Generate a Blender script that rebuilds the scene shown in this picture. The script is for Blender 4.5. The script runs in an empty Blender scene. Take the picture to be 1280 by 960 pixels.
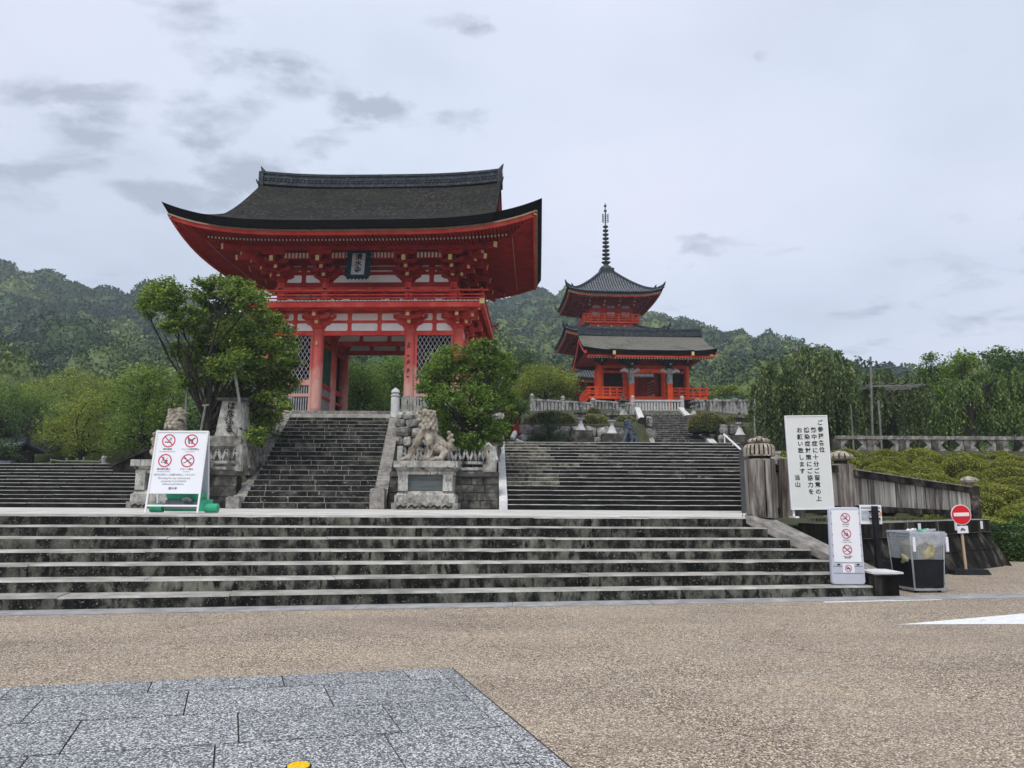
import bpy, math, random
import numpy as np
from mathutils import Vector, Matrix, noise as mnoise
from math import sin, cos, pi, radians, sqrt, atan2, hypot

sc = bpy.context.scene
COL = sc.collection
rnd = random.Random(7)
nrg = np.random.default_rng(11)

# ------------------------------------------------------------------ camera
F = 924.0
PIT = math.atan(145/924)
ROLL = .005
EYE = 1.5
cam_data = bpy.data.cameras.new('camera')
cam_data.sensor_width = 36.0
cam_data.lens = 36.0*F/1280
cam_data.clip_start = .05
cam_data.clip_end = 6000
cam = bpy.data.objects.new('camera', cam_data)
COL.objects.link(cam)
cam.matrix_world = Matrix.Translation((0, 0, EYE)) @ Matrix.Rotation(pi/2+PIT, 4, 'X') @ Matrix.Rotation(ROLL, 4, 'Z')
sc.camera = cam

def ray(px, py):
    u = (px-640)/F; v = (480-py)/F
    c, s = cos(ROLL), sin(ROLL)
    x = u*c-v*s; y = u*s+v*c
    cp, sp = cos(PIT), sin(PIT)
    return (x, cp-y*sp, sp+y*cp)
def P(px, py, Y):
    r = ray(px, py); t = Y/r[1]
    return Vector((r[0]*t, Y, EYE+r[2]*t))
def PZ(px, py, z):
    r = ray(px, py); t = (z-EYE)/r[2]
    return Vector((r[0]*t, r[1]*t, z))

# ------------------------------------------------------------------ light
sc.view_settings.view_transform = 'Standard'
sc.view_settings.look = 'None'
sc.view_settings.exposure = 0.7
sc.view_settings.gamma = 1.0
sc.cycles.max_bounces = 6
sc.cycles.diffuse_bounces = 4
sc.cycles.transparent_max_bounces = 6
sc.cycles.volume_bounces = 1
try:
    sc.cycles.volume_step_rate = 1.0
    sc.cycles.use_denoising = True
except Exception:
    pass
SUN_EL, SUN_AZ = 58.0, 205.0          # high, behind the viewer's left shoulder, through cloud
world = bpy.data.worlds.new('World'); sc.world = world
world.use_nodes = True
nt = world.node_tree; nt.nodes.clear()
def N(tree, typ, **kw):
    n = tree.nodes.new(typ)
    for k, v in kw.items():
        setattr(n, k, v)
    return n
def mixc(t, fac, a, b, bt='MIX'):
    n = t.nodes.new('ShaderNodeMix'); n.data_type = 'RGBA'; n.blend_type = bt
    for sock, val in ((n.inputs[0], fac), (n.inputs[6], a), (n.inputs[7], b)):
        if hasattr(val, 'is_output') or isinstance(val, bpy.types.NodeSocket):
            t.links.new(val, sock)
        elif isinstance(val, (int, float)):
            sock.default_value = val
        else:
            sock.default_value = tuple(val)+(1,) if len(val) == 3 else val
    return n.outputs[2]
def mth(t, op, a, b=0.0, c=None, clamp=False):
    n = t.nodes.new('ShaderNodeMath'); n.operation = op; n.use_clamp = clamp
    for i, val in enumerate((a, b) if c is None else (a, b, c)):
        if isinstance(val, bpy.types.NodeSocket): t.links.new(val, n.inputs[i])
        else: n.inputs[i].default_value = val
    return n.outputs[0]
def ramp(t, src, stops):
    n = t.nodes.new('ShaderNodeValToRGB'); e = n.color_ramp.elements
    while len(e) < len(stops): e.new(.5)
    for i, (p, c) in enumerate(stops):
        e[i].position = p; e[i].color = tuple(c)+(1,) if len(c) == 3 else c
    t.links.new(src, n.inputs[0])
    return n.outputs[0]
def ntex(t, vec, scale, detail=4, rough=.55, dist=0.0, dim='3D'):
    n = t.nodes.new('ShaderNodeTexNoise'); n.noise_dimensions = dim
    n.inputs['Scale'].default_value = scale; n.inputs['Detail'].default_value = detail
    n.inputs['Roughness'].default_value = rough; n.inputs['Distortion'].default_value = dist
    if vec is not None: t.links.new(vec, n.inputs['Vector'])
    return n.outputs[0]
def vmap(t, vec, scale, loc=(0, 0, 0)):
    n = t.nodes.new('ShaderNodeMapping'); n.inputs['Scale'].default_value = scale; n.inputs['Location'].default_value = loc
    t.links.new(vec, n.inputs['Vector']); return n.outputs[0]

sky = N(nt, 'ShaderNodeTexSky'); sky.sky_type = 'NISHITA'; sky.sun_disc = False
sky.sun_elevation = radians(SUN_EL); sky.sun_rotation = radians(SUN_AZ)
tc = N(nt, 'ShaderNodeTexCoord')
D = tc.outputs['Generated']
sep = N(nt, 'ShaderNodeSeparateXYZ'); nt.links.new(D, sep.inputs[0])
# cloud-layer coordinates: direction over height, so clouds flatten towards the horizon
zc = mth(nt, 'ADD', mth(nt, 'MAXIMUM', sep.outputs[2], 0.0), .22)
cx = mth(nt, 'DIVIDE', sep.outputs[0], zc); cy = mth(nt, 'DIVIDE', sep.outputs[1], zc)
comb = N(nt, 'ShaderNodeCombineXYZ'); nt.links.new(cx, comb.inputs[0]); nt.links.new(cy, comb.inputs[1])
CL = comb.outputs[0]
big = ntex(nt, vmap(nt, CL, (1, 1, 1), (3.3, 1.7, 0)), 1.0, 5, .55)
base = ramp(nt, big, [(.3, (.40, .44, .525)), (.5, (.49, .535, .63)), (.7, (.575, .605, .69))])
warm = ntex(nt, vmap(nt, CL, (1, 1, 1), (9.1, 4.2, 0)), 1.1, 3, .5)
base = mixc(nt, ramp(nt, warm, [(.45, (0, 0, 0)), (.7, (.6, .6, .6))]), base, (.56, .555, .655))
# loose grey scraps of low cloud
n1 = ntex(nt, vmap(nt, CL, (1, 1.5, 1), (0.35, 0.2, 0)), 4.0, 8, .60, .3)
n2 = ntex(nt, vmap(nt, CL, (1, 1, 1), (5.0, 2.0, 0)), .75, 2, .5)
scr = mth(nt, 'SUBTRACT', mth(nt, 'ADD', n1, mth(nt, 'MULTIPLY', n2, .55)), .27)
# low scud where it hung that day: soft patches by direction, broken up by the noise
fy = mth(nt, 'MAXIMUM', sep.outputs[1], .05)
du = mth(nt, 'DIVIDE', sep.outputs[0], fy); dv = mth(nt, 'DIVIDE', sep.outputs[2], fy)
wob = mth(nt, 'MULTIPLY', mth(nt, 'SUBTRACT', ntex(nt, vmap(nt, CL, (1, 1, 1), (7, 7, 0)), 3.2, 6, .62), .5), .9)
tot = None
for (px_, py_, rx_, ry_, a_) in ((285, 130, 120, 62, 1), (350, 190, 100, 42, .9), (450, 155, 85, 38, .95), (200, 240, 140, 34, .9), (100, 115, 150, 40, .8), (60, 205, 150, 60, .75), (560, 165, 75, 36, .85), (600, 22, 80, 28, .85), (875, 295, 80, 26, .9), (738, 12, 22, 14, .6), (955, 62, 24, 9, .45), (120, 190, 40, 22, .6), (20, 60, 60, 40, .4), (300, 225, 45, 16, .6), (710, 272, 18, 7, .5)):
    r_ = ray(px_, py_); u0, v0 = r_[0]/r_[1], r_[2]/r_[1]; ru, rv = rx_/880, ry_/800
    q1 = mth(nt, 'DIVIDE', mth(nt, 'SUBTRACT', mth(nt, 'ADD', du, mth(nt, 'MULTIPLY', wob, .35)), u0), ru); q2 = mth(nt, 'DIVIDE', mth(nt, 'SUBTRACT', mth(nt, 'ADD', dv, mth(nt, 'MULTIPLY', wob, .3)), v0), rv)
    g_ = mth(nt, 'SUBTRACT', 1.0, mth(nt, 'ADD', mth(nt, 'MULTIPLY', q1, q1), mth(nt, 'MULTIPLY', q2, q2)))
    g_ = mth(nt, 'MULTIPLY', mth(nt, 'MAXIMUM', g_, 0.0), a_)
    tot = g_ if tot is None else mth(nt, 'MAXIMUM', tot, g_)
scr = mth(nt, 'ADD', mth(nt, 'ADD', scr, -.085), mth(nt, 'MULTIPLY', tot, .23))
mask = ramp(nt, scr, [(.51, (0, 0, 0)), (.57, (.28, .28, .28)), (.67, (.85, .85, .85))])
skyc = mixc(nt, mask, base, (.27, .305, .365))
tenx = mixc(nt, 1.0, skyc, (10, 10, 10), 'MULTIPLY')
fin = mixc(nt, .93, sky.outputs[0], tenx)
bg = N(nt, 'ShaderNodeBackground'); bg.inputs[1].default_value = .1
nt.links.new(fin, bg.inputs[0])
wo = N(nt, 'ShaderNodeOutputWorld'); nt.links.new(bg.outputs[0], wo.inputs[0])

sl = bpy.data.lights.new('sun', 'SUN'); sl.energy = 1.5; sl.angle = radians(25); sl.color = (1, .96, .9)
so = bpy.data.objects.new('sun', sl); COL.objects.link(so)
az = radians(SUN_AZ); el = radians(SUN_EL)
sd = Vector((sin(az)*cos(el), cos(az)*cos(el), sin(el)))
so.rotation_euler = sd.to_track_quat('Z', 'Y').to_euler()
so.location = (0, 0, 60)

# ------------------------------------------------------------------ materials
MATS = {}
def mat_new(name):
    m = bpy.data.materials.new(name); m.use_nodes = True
    t = m.node_tree
    b = t.nodes['Principled BSDF']
    MATS[name] = m
    return m, t, b
def pos(t):
    g = t.nodes.new('ShaderNodeNewGeometry'); return g.outputs['Position']
def bump(t, b, h, strength, dist=.02):
    n = t.nodes.new('ShaderNodeBump'); n.inputs['Strength'].default_value = strength
    n.inputs['Distance'].default_value = dist
    t.links.new(h, n.inputs['Height']); t.links.new(n.outputs[0], b.inputs['Normal'])
def simple(name, stops, scale=3, rough=.8, bs=.3, bscale=None, detail=6, stretch=(1, 1, 1), stain=None, bd=.02, metal=0, spec=.12, drift=0.0):
    """noise-mixed colour; stain=(colour, scale, lo, hi, stretch)"""
    m, t, b = mat_new(name)
    p = vmap(t, pos(t), stretch)
    n = ntex(t, p, scale, detail, .6)
    c = ramp(t, n, stops)
    if drift:
        oi = t.nodes.new('ShaderNodeObjectInfo')
        k = mth(t, 'ADD', mth(t, 'MULTIPLY', oi.outputs['Random'], 2*drift), 1-drift)
        cc = t.nodes.new('ShaderNodeCombineColor')
        for i in range(3): t.links.new(k, cc.inputs[i])
        c = mixc(t, 1.0, c, cc.outputs[0], 'MULTIPLY')
    if stain:
        for st in (stain if isinstance(stain, list) else [stain]):
            q = vmap(t, pos(t), st[4] if len(st) > 4 else (1, 1, 1), (5, 3, 1))
            sn = ntex(t, q, st[1], 6, .65)
            c = mixc(t, ramp(t, sn, [(st[2], (0, 0, 0)), (st[3], (1, 1, 1))]), c, st[0])
    t.links.new(c, b.inputs['Base Color'])
    b.inputs['Roughness'].default_value = rough; b.inputs['Metallic'].default_value = metal
    b.inputs['Specular IOR Level'].default_value = spec
    if bs: bump(t, b, ntex(t, pos(t), bscale or scale*4, 5, .6), bs, bd)
    return m

def leafmat(name, c_dark, c_mid, c_light, nscale=1.2, trans=.25, lowmix=.5, inst=0):
    m, t, b = mat_new(name)
    g = t.nodes.new('ShaderNodeNewGeometry')
    n = ntex(t, g.outputs['Position'], nscale, 3, .6)
    k = mth(t, 'ADD', mth(t, 'MULTIPLY', n, lowmix*1.6), mth(t, 'MULTIPLY', g.outputs['Random Per Island'], 1-lowmix*.8))
    k = mth(t, 'SUBTRACT', k, .2)
    if inst:
        oi = t.nodes.new('ShaderNodeObjectInfo'); k = mth(t, 'ADD', k, mth(t, 'MULTIPLY', mth(t, 'SUBTRACT', oi.outputs['Random'], .5), inst))
    c = ramp(t, k, [(.2, c_dark), (.5, c_mid), (.85, c_light)])
    t.links.new(c, b.inputs['Base Color'])
    b.inputs['Roughness'].default_value = .55; b.inputs['Specular IOR Level'].default_value = .25
    tr = t.nodes.new('ShaderNodeBsdfTranslucent'); t.links.new(c, tr.inputs[0])
    mx = t.nodes.new('ShaderNodeMixShader'); mx.inputs[0].default_value = trans
    t.links.new(b.outputs[0], mx.inputs[1]); t.links.new(tr.outputs[0], mx.inputs[2])
    o = [x for x in t.nodes if x.type == 'OUTPUT_MATERIAL'][0]
    t.links.new(mx.outputs[0], o.inputs[0])
    return m

# ground asphalt with exposed brown aggregate
m, t, b = mat_new('aggregate_asphalt')
p = pos(t)
v = t.nodes.new('ShaderNodeTexVoronoi'); v.inputs['Scale'].default_value = 95; t.links.new(p, v.inputs['Vector'])
sp = t.nodes.new('ShaderNodeSeparateColor'); t.links.new(v.outputs['Color'], sp.inputs[0])
gr = ramp(t, sp.outputs[0], [(0, (.05, .040, .034)), (.25, (.22, .175, .135)), (.55, (.42, .345, .265)), (.80, (.64, .54, .415)), (1, (.95, .90, .80))])
edge = ramp(t, v.outputs['Distance'], [(.3, (1, 1, 1)), (.75, (.48, .45, .42))])
gr = mixc(t, 1.0, gr, edge, 'MULTIPLY')
pn = ntex(t, p, .55, 5, .6, .3)
gr = mixc(t, ramp(t, pn, [(.40, (0, 0, 0)), (.6, (.28, .28, .28))]), gr, (.41, .345, .275), 'MIX')
big_ = ntex(t, vmap(t, p, (.3, 1, 1)), .9, 5, .65)
gr = mixc(t, 1.0, gr, ramp(t, big_, [(.3, (.80, .78, .77)), (.55, (1.02, 1.0, .97)), (.75, (1.15, 1.10, 1.0))]), 'MULTIPLY')
crn = ntex(t, p, 16, 4, .7)
gr = mixc(t, 1.0, gr, ramp(t, crn, [(.25, (.78, .77, .76)), (.6, (1.05, 1.05, 1.05))]), 'MULTIPLY')
wp = N(t, 'ShaderNodeVectorMath', operation='ADD'); t.links.new(p, wp.inputs[0])
wn = t.nodes.new('ShaderNodeTexNoise'); wn.inputs['Scale'].default_value = 1.4; wn.inputs['Detail'].default_value = 5; t.links.new(p, wn.inputs['Vector'])
ws = N(t, 'ShaderNodeVectorMath', operation='SCALE'); t.links.new(wn.outputs['Color'], ws.inputs[0]); ws.inputs['Scale'].default_value = .9; t.links.new(ws.outputs[0], wp.inputs[1])
vc = t.nodes.new('ShaderNodeTexVoronoi'); vc.feature = 'DISTANCE_TO_EDGE'; vc.inputs['Scale'].default_value = .21; t.links.new(wp.outputs[0], vc.inputs['Vector'])
ck = ramp(t, vc.outputs['Distance'], [(.0, (.55, .52, .50)), (.0035, (1, 1, 1))])
gr = mixc(t, ramp(t, ntex(t, p, .8, 3, .5), [(.48, (0, 0, 0)), (.60, (1, 1, 1))]), gr, mixc(t, 1.0, gr, ck, 'MULTIPLY'))
dp = ntex(t, vmap(t, p, (.55, 1.6, 1), (4, 9, 0)), .75, 6, .62)
gr = mixc(t, 1.0, gr, ramp(t, dp, [(.58, (1, 1, 1)), (.72, (.86, .84, .83))]), 'MULTIPLY')
sp3 = ntex(t, vmap(t, p, (1, 1, 1), (2, 5, 0)), 5.5, 3, .5)
gr = mixc(t, 1.0, gr, ramp(t, sp3, [(.70, (1, 1, 1)), (.76, (.72, .70, .68))]), 'MULTIPLY')
t.links.new(gr, b.inputs['Base Color']); b.inputs['Roughness'].default_value = .85
b.inputs['Specular IOR Level'].default_value = .25
bump(t, b, mth(t, 'ADD', mth(t, 'MULTIPLY', v.outputs['Distance'], -1.0), mth(t, 'MULTIPLY', crn, .4)), .7, .006)

m, t, b = mat_new('grey_terrazzo_slab')
p = pos(t)
v = t.nodes.new('ShaderNodeTexVoronoi'); v.inputs['Scale'].default_value = 105; t.links.new(p, v.inputs['Vector'])
sp = t.nodes.new('ShaderNodeSeparateColor'); t.links.new(v.outputs['Color'], sp.inputs[0])
w = ntex(t, p, 120, 2, .5)
k = mth(t, 'ADD', mth(t, 'MULTIPLY', sp.outputs[0], .75), mth(t, 'MULTIPLY', w, .35))
gr = ramp(t, k, [(.22, (.058, .060, .062)), (.50, (.128, .132, .135)), (.66, (.21, .214, .218)), (.73, (.46, .465, .465)), (.92, (.72, .72, .715))])
gr = mixc(t, 1.0, gr, ramp(t, ntex(t, p, 1.3, 4, .6), [(.3, (.85, .86, .87)), (.7, (1.08, 1.08, 1.07))]), 'MULTIPLY')
oi = t.nodes.new('ShaderNodeObjectInfo'); gr = mixc(t, 1.0, gr, ramp(t, oi.outputs['Random'], [(0, (.86, .87, .885)), (1, (1.10, 1.095, 1.08))]), 'MULTIPLY')
t.links.new(gr, b.inputs['Base Color']); b.inputs['Roughness'].default_value = .7
bump(t, b, v.outputs['Distance'], .4, .004)

simple('slab_bed', [(.3, (.03, .03, .03)), (.7, (.07, .065, .06))], 30)
simple('pale_concrete', [(.3, (.20, .20, .20)), (.5, (.30, .30, .295)), (.7, (.40, .395, .385))], 3, .85, .2, 40, stain=((.22, .22, .21), 2.2, .58, .8))
simple('worn_granite', [(.3, (.20, .195, .175)), (.5, (.33, .32, .29)), (.7, (.49, .475, .435))], 2.5, .85, .3, 60, drift=.12, stain=[((.28, .27, .24), 6, .55, .75), ((.13, .13, .12), 2.0, .68, .8)])
simple('granite_landing', [(.3, (.42, .40, .36)), (.5, (.52, .50, .46)), (.7, (.63, .61, .57))], 1.2, .85, .25, 50, stain=((.30, .28, .25), 2.5, .58, .8))
simple('black_stained_granite', [(.36, (.006, .007, .006)), (.46, (.022, .023, .020)), (.54, (.085, .086, .070)), (.68, (.17, .165, .135))], 2.6, .9, .6, 60, stretch=(1.5, 1.5, 1.0), detail=12, drift=.35, stain=[((.008, .009, .008), 3.4, .50, .60, (2.0, 2.0, .7)), ((.26, .26, .22), 34, .60, .68)])
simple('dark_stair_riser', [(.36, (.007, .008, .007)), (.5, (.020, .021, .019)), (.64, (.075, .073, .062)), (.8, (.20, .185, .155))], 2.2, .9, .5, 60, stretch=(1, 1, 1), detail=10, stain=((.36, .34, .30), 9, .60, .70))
simple('black_stair_riser', [(.42, (.005, .0055, .0055)), (.58, (.014, .015, .014)), (.8, (.05, .05, .043))], 2.2, .9, .4, 60, detail=8, stain=((.16, .15, .13), 9, .66, .75))  # blacker riser stone with fewer pale specks
simple('mossy_tan_riser', [(.35, (.02, .019, .015)), (.5, (.10, .095, .072)), (.65, (.22, .21, .165))], 5, .9, .4, 60, detail=8)
simple('granite_kerb', [(.3, (.14, .13, .118)), (.5, (.25, .235, .215)), (.7, (.38, .36, .33))], 6, .85, .5, 60, stain=((.07, .065, .055), 1.4, .5, .75, (1, 1, .4)))
simple('white_granite', [(.3, (.50, .50, .49)), (.6, (.66, .66, .65)), (.8, (.74, .74, .73))], 4, .8, .2, 60, stain=((.33, .32, .30), 3, .6, .8))
simple('lichen_stone', [(.3, (.09, .085, .072)), (.5, (.22, .21, .185)), (.65, (.38, .37, .335)), (.8, (.50, .49, .455))], 5, .9, .5, 50, detail=9, stain=((.035, .035, .03), 3.5, .56, .68, (1.4, 1.4, .6)))
simple('pedestal_stone', [(.3, (.25, .245, .22)), (.5, (.40, .39, .355)), (.7, (.54, .53, .485))], 4, .9, .5, 50, detail=9, stain=[((.035, .032, .028), 6, .54, .66, (2.4, 2.4, .45)), ((.15, .14, .12), 3, .48, .68)])
simple('dark_slate_panel', [(.3, (.07, .085, .085)), (.7, (.14, .155, .155))], 3, .6, .1, 30, stretch=(.6, .6, 8))
simple('lion_stone', [(.3, (.12, .10, .078)), (.45, (.27, .235, .185)), (.6, (.39, .35, .28)), (.8, (.50, .465, .395))], 4, .9, .6, 35, detail=9, stain=[((.06, .045, .038), 4.2, .54, .68), ((.22, .13, .10), 2, .62, .76)])
simple('bronze_dark', [(.3, (.035, .05, .065)), (.6, (.09, .115, .14)), (.8, (.2, .235, .27))], 6, .6, .5, 30)
simple('wall_block', [(.3, (.035, .034, .03)), (.5, (.095, .092, .08)), (.7, (.22, .21, .18))], 4, .95, .6, 40, detail=9, drift=.3, stain=((.02, .02, .018), 1.6, .5, .66))
simple('black_wall_stone', [(.38, (.004, .004, .0035)), (.50, (.012, .011, .010)), (.60, (.05, .044, .036)), (.72, (.27, .24, .19))], 1.6, .9, .5, 40, stretch=(2.2, 2.2, .35), detail=9)
simple('rubble_stone', [(.3, (.14, .135, .118)), (.5, (.33, .32, .29)), (.7, (.56, .55, .51))], 4, .95, .7, 25, detail=9, drift=.45, stain=((.03, .032, .027), 2.3, .52, .66))
simple('dark_joint', [(.3, (.010, .010, .009)), (.7, (.03, .03, .025))], 8, .95, 0)
simple('balustrade_stone', [(.3, (.20, .195, .175)), (.5, (.36, .355, .33)), (.7, (.53, .525, .50))], 5, .9, .4, 50, stain=((.05, .05, .045), 2.6, .5, .66, (1, 1, .6)))
simple('balustrade_pale', [(.3, (.36, .36, .35)), (.6, (.50, .50, .49)), (.8, (.60, .60, .59))], 5, .9, .3, 50)
simple('dark_rail_stone', [(.3, (.025, .025, .022)), (.55, (.09, .085, .075)), (.75, (.3, .29, .26))], 3, .9, .4, 50, detail=8)
simple('tan_plaster', [(.3, (.33, .27, .195)), (.5, (.50, .43, .33)), (.7, (.60, .54, .44))], 3, .9, .3, 40, stain=((.16, .13, .1), 3, .58, .72))
# weathered concrete-cast fence
simple('fence_weathered', [(.32, (.05, .042, .037)), (.46, (.14, .122, .108)), (.6, (.30, .28, .25)), (.75, (.46, .445, .41))], 3.2, .9, .5, 50, stretch=(3.0, 3.0, .28), detail=9, stain=((.03, .018, .013), 2, .56, .72, (2, 2, .35)), drift=.2)
simple('fence_slat_pale', [(.3, (.13, .118, .102)), (.45, (.29, .275, .24)), (.7, (.50, .485, .44))], 2.6, .9, .4, 50, stretch=(4, 4, .22), detail=8, stain=((.04, .03, .023), 3, .56, .72, (3, 3, .3)), drift=.25)
simple('fence_black_rail', [(.4, (.005, .004, .004)), (.6, (.05, .042, .035)), (.8, (.30, .27, .22))], 3, .9, .5, 40, detail=8)
simple('cap_stone', [(.3, (.16, .13, .10)), (.5, (.33, .29, .235)), (.7, (.52, .49, .43))], 8, .9, .6, 50, stain=((.05, .035, .03), 6, .56, .7))
simple('charcoal_board', [(.3, (.055, .057, .056)), (.7, (.085, .088, .086))], 3, .8, .1)
# timber paint
simple('vermilion_shaded', [(.3, (.25, .013, .012)), (.5, (.345, .020, .017)), (.7, (.43, .036, .026))], 1.6, .7, .15, 30, drift=.10, spec=.15, stain=((.19, .022, .017), 1.1, .52, .75, (1, 1, .4)))  # vermilion with the shade of eaves and upper storey put into its colour
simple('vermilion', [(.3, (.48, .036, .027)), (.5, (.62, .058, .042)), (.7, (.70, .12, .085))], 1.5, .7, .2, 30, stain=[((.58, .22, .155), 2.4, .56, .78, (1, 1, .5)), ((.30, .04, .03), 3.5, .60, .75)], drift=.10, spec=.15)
simple('orange_vermilion', [(.3, (.66, .060, .014)), (.5, (.78, .085, .020)), (.7, (.84, .13, .035))], 2, .5, .1, 30)
simple('white_plaster', [(.3, (.80, .79, .77)), (.6, (.87, .865, .85)), (.8, (.88, .875, .86))], 2, .9, .1, 30, stain=((.48, .46, .43), 1.6, .6, .8, (1, 1, .4)))
simple('yellow_end_paint', [(.3, (.55, .38, .16)), (.7, (.72, .57, .30))], 8, .6, 0)
simple('white_end_paint', [(.3, (.48, .42, .36)), (.7, (.66, .61, .55))], 8, .7, 0)
simple('tan_eave_board', [(.3, (.26, .165, .11)), (.7, (.38, .27, .19))], 3, .8, .1)
simple('bark_thatch', [(.34, (.008, .0075, .0065)), (.5, (.026, .025, .022)), (.66, (.070, .065, .055))], 7, .95, 1.0, 34, detail=8, stretch=(1, .5, .5), bd=.05, stain=[((.012, .012, .010), .9, .45, .7), ((.13, .125, .11), 26, .64, .72), ((.032, .034, .024), .5, .5, .75), ((.17, .165, .15), 3.0, .70, .72, (.3, 3, 3))])
simple('thatch_edge', [(.35, (.0025, .0025, .0025)), (.65, (.008, .0075, .007))], 2, 1.0, .6, 40, stretch=(.4, .4, 14), spec=.02)
simple('grey_bark_thatch', [(.3, (.095, .090, .077)), (.5, (.145, .138, .118)), (.7, (.21, .20, .17))], 9, .95, .7, 30, detail=8, bd=.05, stain=((.07, .073, .055), .6, .5, .75))
simple('ridge_tile', [(.3, (.018, .022, .027)), (.55, (.045, .054, .062)), (.75, (.12, .14, .155))], 5, .5, .5, 25, detail=7)
simple('grey_tile', [(.3, (.075, .08, .09)), (.5, (.14, .15, .165)), (.7, (.25, .26, .28))], 4, .5, .2, 25)
simple('dark_tile_gap', [(.3, (.018, .02, .024)), (.7, (.04, .044, .05))], 4, .7, 0)
simple('lattice_pale', [(.3, (.30, .30, .31)), (.7, (.50, .50, .51))], 4, .8, 0)
simple('slat_grey', [(.3, (.26, .27, .28)), (.7, (.44, .45, .46))], 4, .8, 0)
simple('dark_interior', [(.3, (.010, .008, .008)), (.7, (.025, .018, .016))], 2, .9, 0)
simple('green_screen', [(.3, (.025, .10, .065)), (.7, (.05, .17, .11))], 3, .7, .1)
simple('drab_window', [(.3, (.10, .095, .075)), (.7, (.18, .17, .14))], 3, .8, 0)
simple('verdigris_frame', [(.3, (.006, .016, .025)), (.6, (.015, .04, .055)), (.8, (.05, .11, .13))], 9, .5, .4, 30)
simple('ink', [(0, (.012, .012, .012)), (1, (.02, .02, .02))], 3, .7, 0)
simple('bronze_green', [(.3, (.05, .06, .055)), (.7, (.11, .125, .115))], 4, .55, .1, metal=.4)
simple('sign_white', [(.3, (.74, .755, .79)), (.7, (.80, .81, .84))], 2, .5, 0)
simple('sign_cream', [(.3, (.64, .66, .63)), (.7, (.70, .72, .69))], 2, .5, 0)
simple('white_paint', [(.3, (.72, .72, .72)), (.7, (.80, .80, .80))], 5, .5, 0)
simple('road_paint', [(.3, (.62, .63, .64)), (.6, (.76, .77, .78))], 9, .8, .3, 60, stain=[((.42, .38, .34), 22, .56, .68), ((.36, .32, .28), 3, .60, .72)])
simple('light_plastic', [(.3, (.45, .47, .54)), (.7, (.52, .54, .61))], 1.5, .45, 0, stain=((.38, .39, .44), 2.5, .6, .8))
simple('sign_red', [(0, (.62, .018, .03)), (1, (.66, .022, .034))], 3, .5, 0)
simple('picto_red', [(0, (.58, .035, .09)), (1, (.6, .04, .1))], 3, .6, 0)
simple('picto_grey', [(0, (.12, .12, .13)), (1, (.16, .16, .17))], 3, .6, 0)
simple('print_grey', [(0, (.30, .31, .34)), (1, (.34, .35, .38))], 3, .6, 0)
simple('green_plastic', [(.3, (.03, .29, .15)), (.7, (.06, .42, .24))], 3, .4, .1, 10)
simple('grey_rubber', [(.3, (.08, .09, .10)), (.7, (.15, .16, .18))], 6, .7, .3, 20)
simple('black_iron', [(.3, (.008, .008, .009)), (.7, (.022, .022, .024))], 6, .5, 0)
simple('galvanised', [(.3, (.33, .36, .38)), (.7, (.47, .50, .52))], 8, .4, 0, metal=.6)
simple('black_bag', [(.3, (.003, .004, .006)), (.7, (.009, .011, .015))], 4, .5, .6, 9, spec=.25)
simple('bag_trash', [(.3, (.26, .22, .11)), (.5, (.38, .34, .20)), (.75, (.16, .19, .16))], 7, .5, .5, 12)
simple('pole_wood', [(.3, (.36, .24, .14)), (.7, (.55, .41, .28))], 6, .7, .2, 30, stretch=(1, 1, .2))
simple('bamboo_grey', [(.3, (.13, .135, .12)), (.6, (.22, .225, .20)), (.8, (.30, .30, .27))], 5, .7, .2, 30)
simple('bark', [(.3, (.012, .011, .009)), (.55, (.035, .03, .025)), (.8, (.09, .085, .075))], 6, .95, .8, 25, stretch=(1, 1, .35))
simple('map_blue', [(.3, (.30, .33, .36)), (.7, (.5, .54, .57))], 12, .6, 0)
simple('orange_print', [(0, (.7, .25, .03)), (1, (.75, .3, .04))], 3, .6, 0)
simple('yellow_cap', [(.3, (.72, .44, .01)), (.7, (.85, .56, .02))], 40, .5, .3, 80, stain=((.30, .20, .04), 60, .58, .66))
simple('earth', [(.3, (.035, .04, .02)), (.6, (.07, .075, .04)), (.8, (.11, .10, .065))], 2, .95, .3)
simple('forest_floor', [(.3, (.008, .014, .008)), (.7, (.02, .03, .016))], .3, 1, 0)
simple('dry_tan_trim', [(.3, (.40, .34, .26)), (.7, (.55, .48, .38))], 3, .8, .1)

# translucent plastic bag / mesh
m, t, b = mat_new('clear_bag')
t.links.new(ramp(t, ntex(t, pos(t), 9, 5, .7), [(.3, (.42, .45, .48)), (.7, (.74, .77, .80))]), b.inputs['Base Color'])
b.inputs['Roughness'].default_value = .3
b.inputs['Alpha'].default_value = .45
bump(t, b, ntex(t, pos(t), 14, 4, .6), .8, .03)

leafmat('leaf_cherry', (.045, .085, .014), (.15, .24, .035), (.36, .46, .09), 1.1, .42)
leafmat('leaf_mid', (.045, .09, .016), (.15, .26, .038), (.34, .46, .085), 1.0, .42)
leafmat('leaf_maple', (.10, .14, .018), (.26, .33, .04), (.46, .50, .085), .8, .42)
leafmat('leaf_dark', (.016, .042, .012), (.06, .12, .03), (.16, .25, .06), .8, .35)
leafmat('leaf_willow', (.022, .045, .014), (.08, .13, .038), (.24, .30, .10), .9, .3)
leafmat('leaf_willow_b', (.022, .055, .012), (.09, .16, .035), (.28, .36, .09), .9, .3)
leafmat('leaf_azalea', (.10, .13, .016), (.25, .27, .035), (.42, .42, .085), 2.2, .3)
leafmat('leaf_hedge', (.10, .11, .025), (.24, .23, .055), (.38, .30, .12), 2.0, .3)
leafmat('leaf_pine', (.02, .06, .026), (.05, .12, .048), (.11, .19, .07), 1.6)
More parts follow.
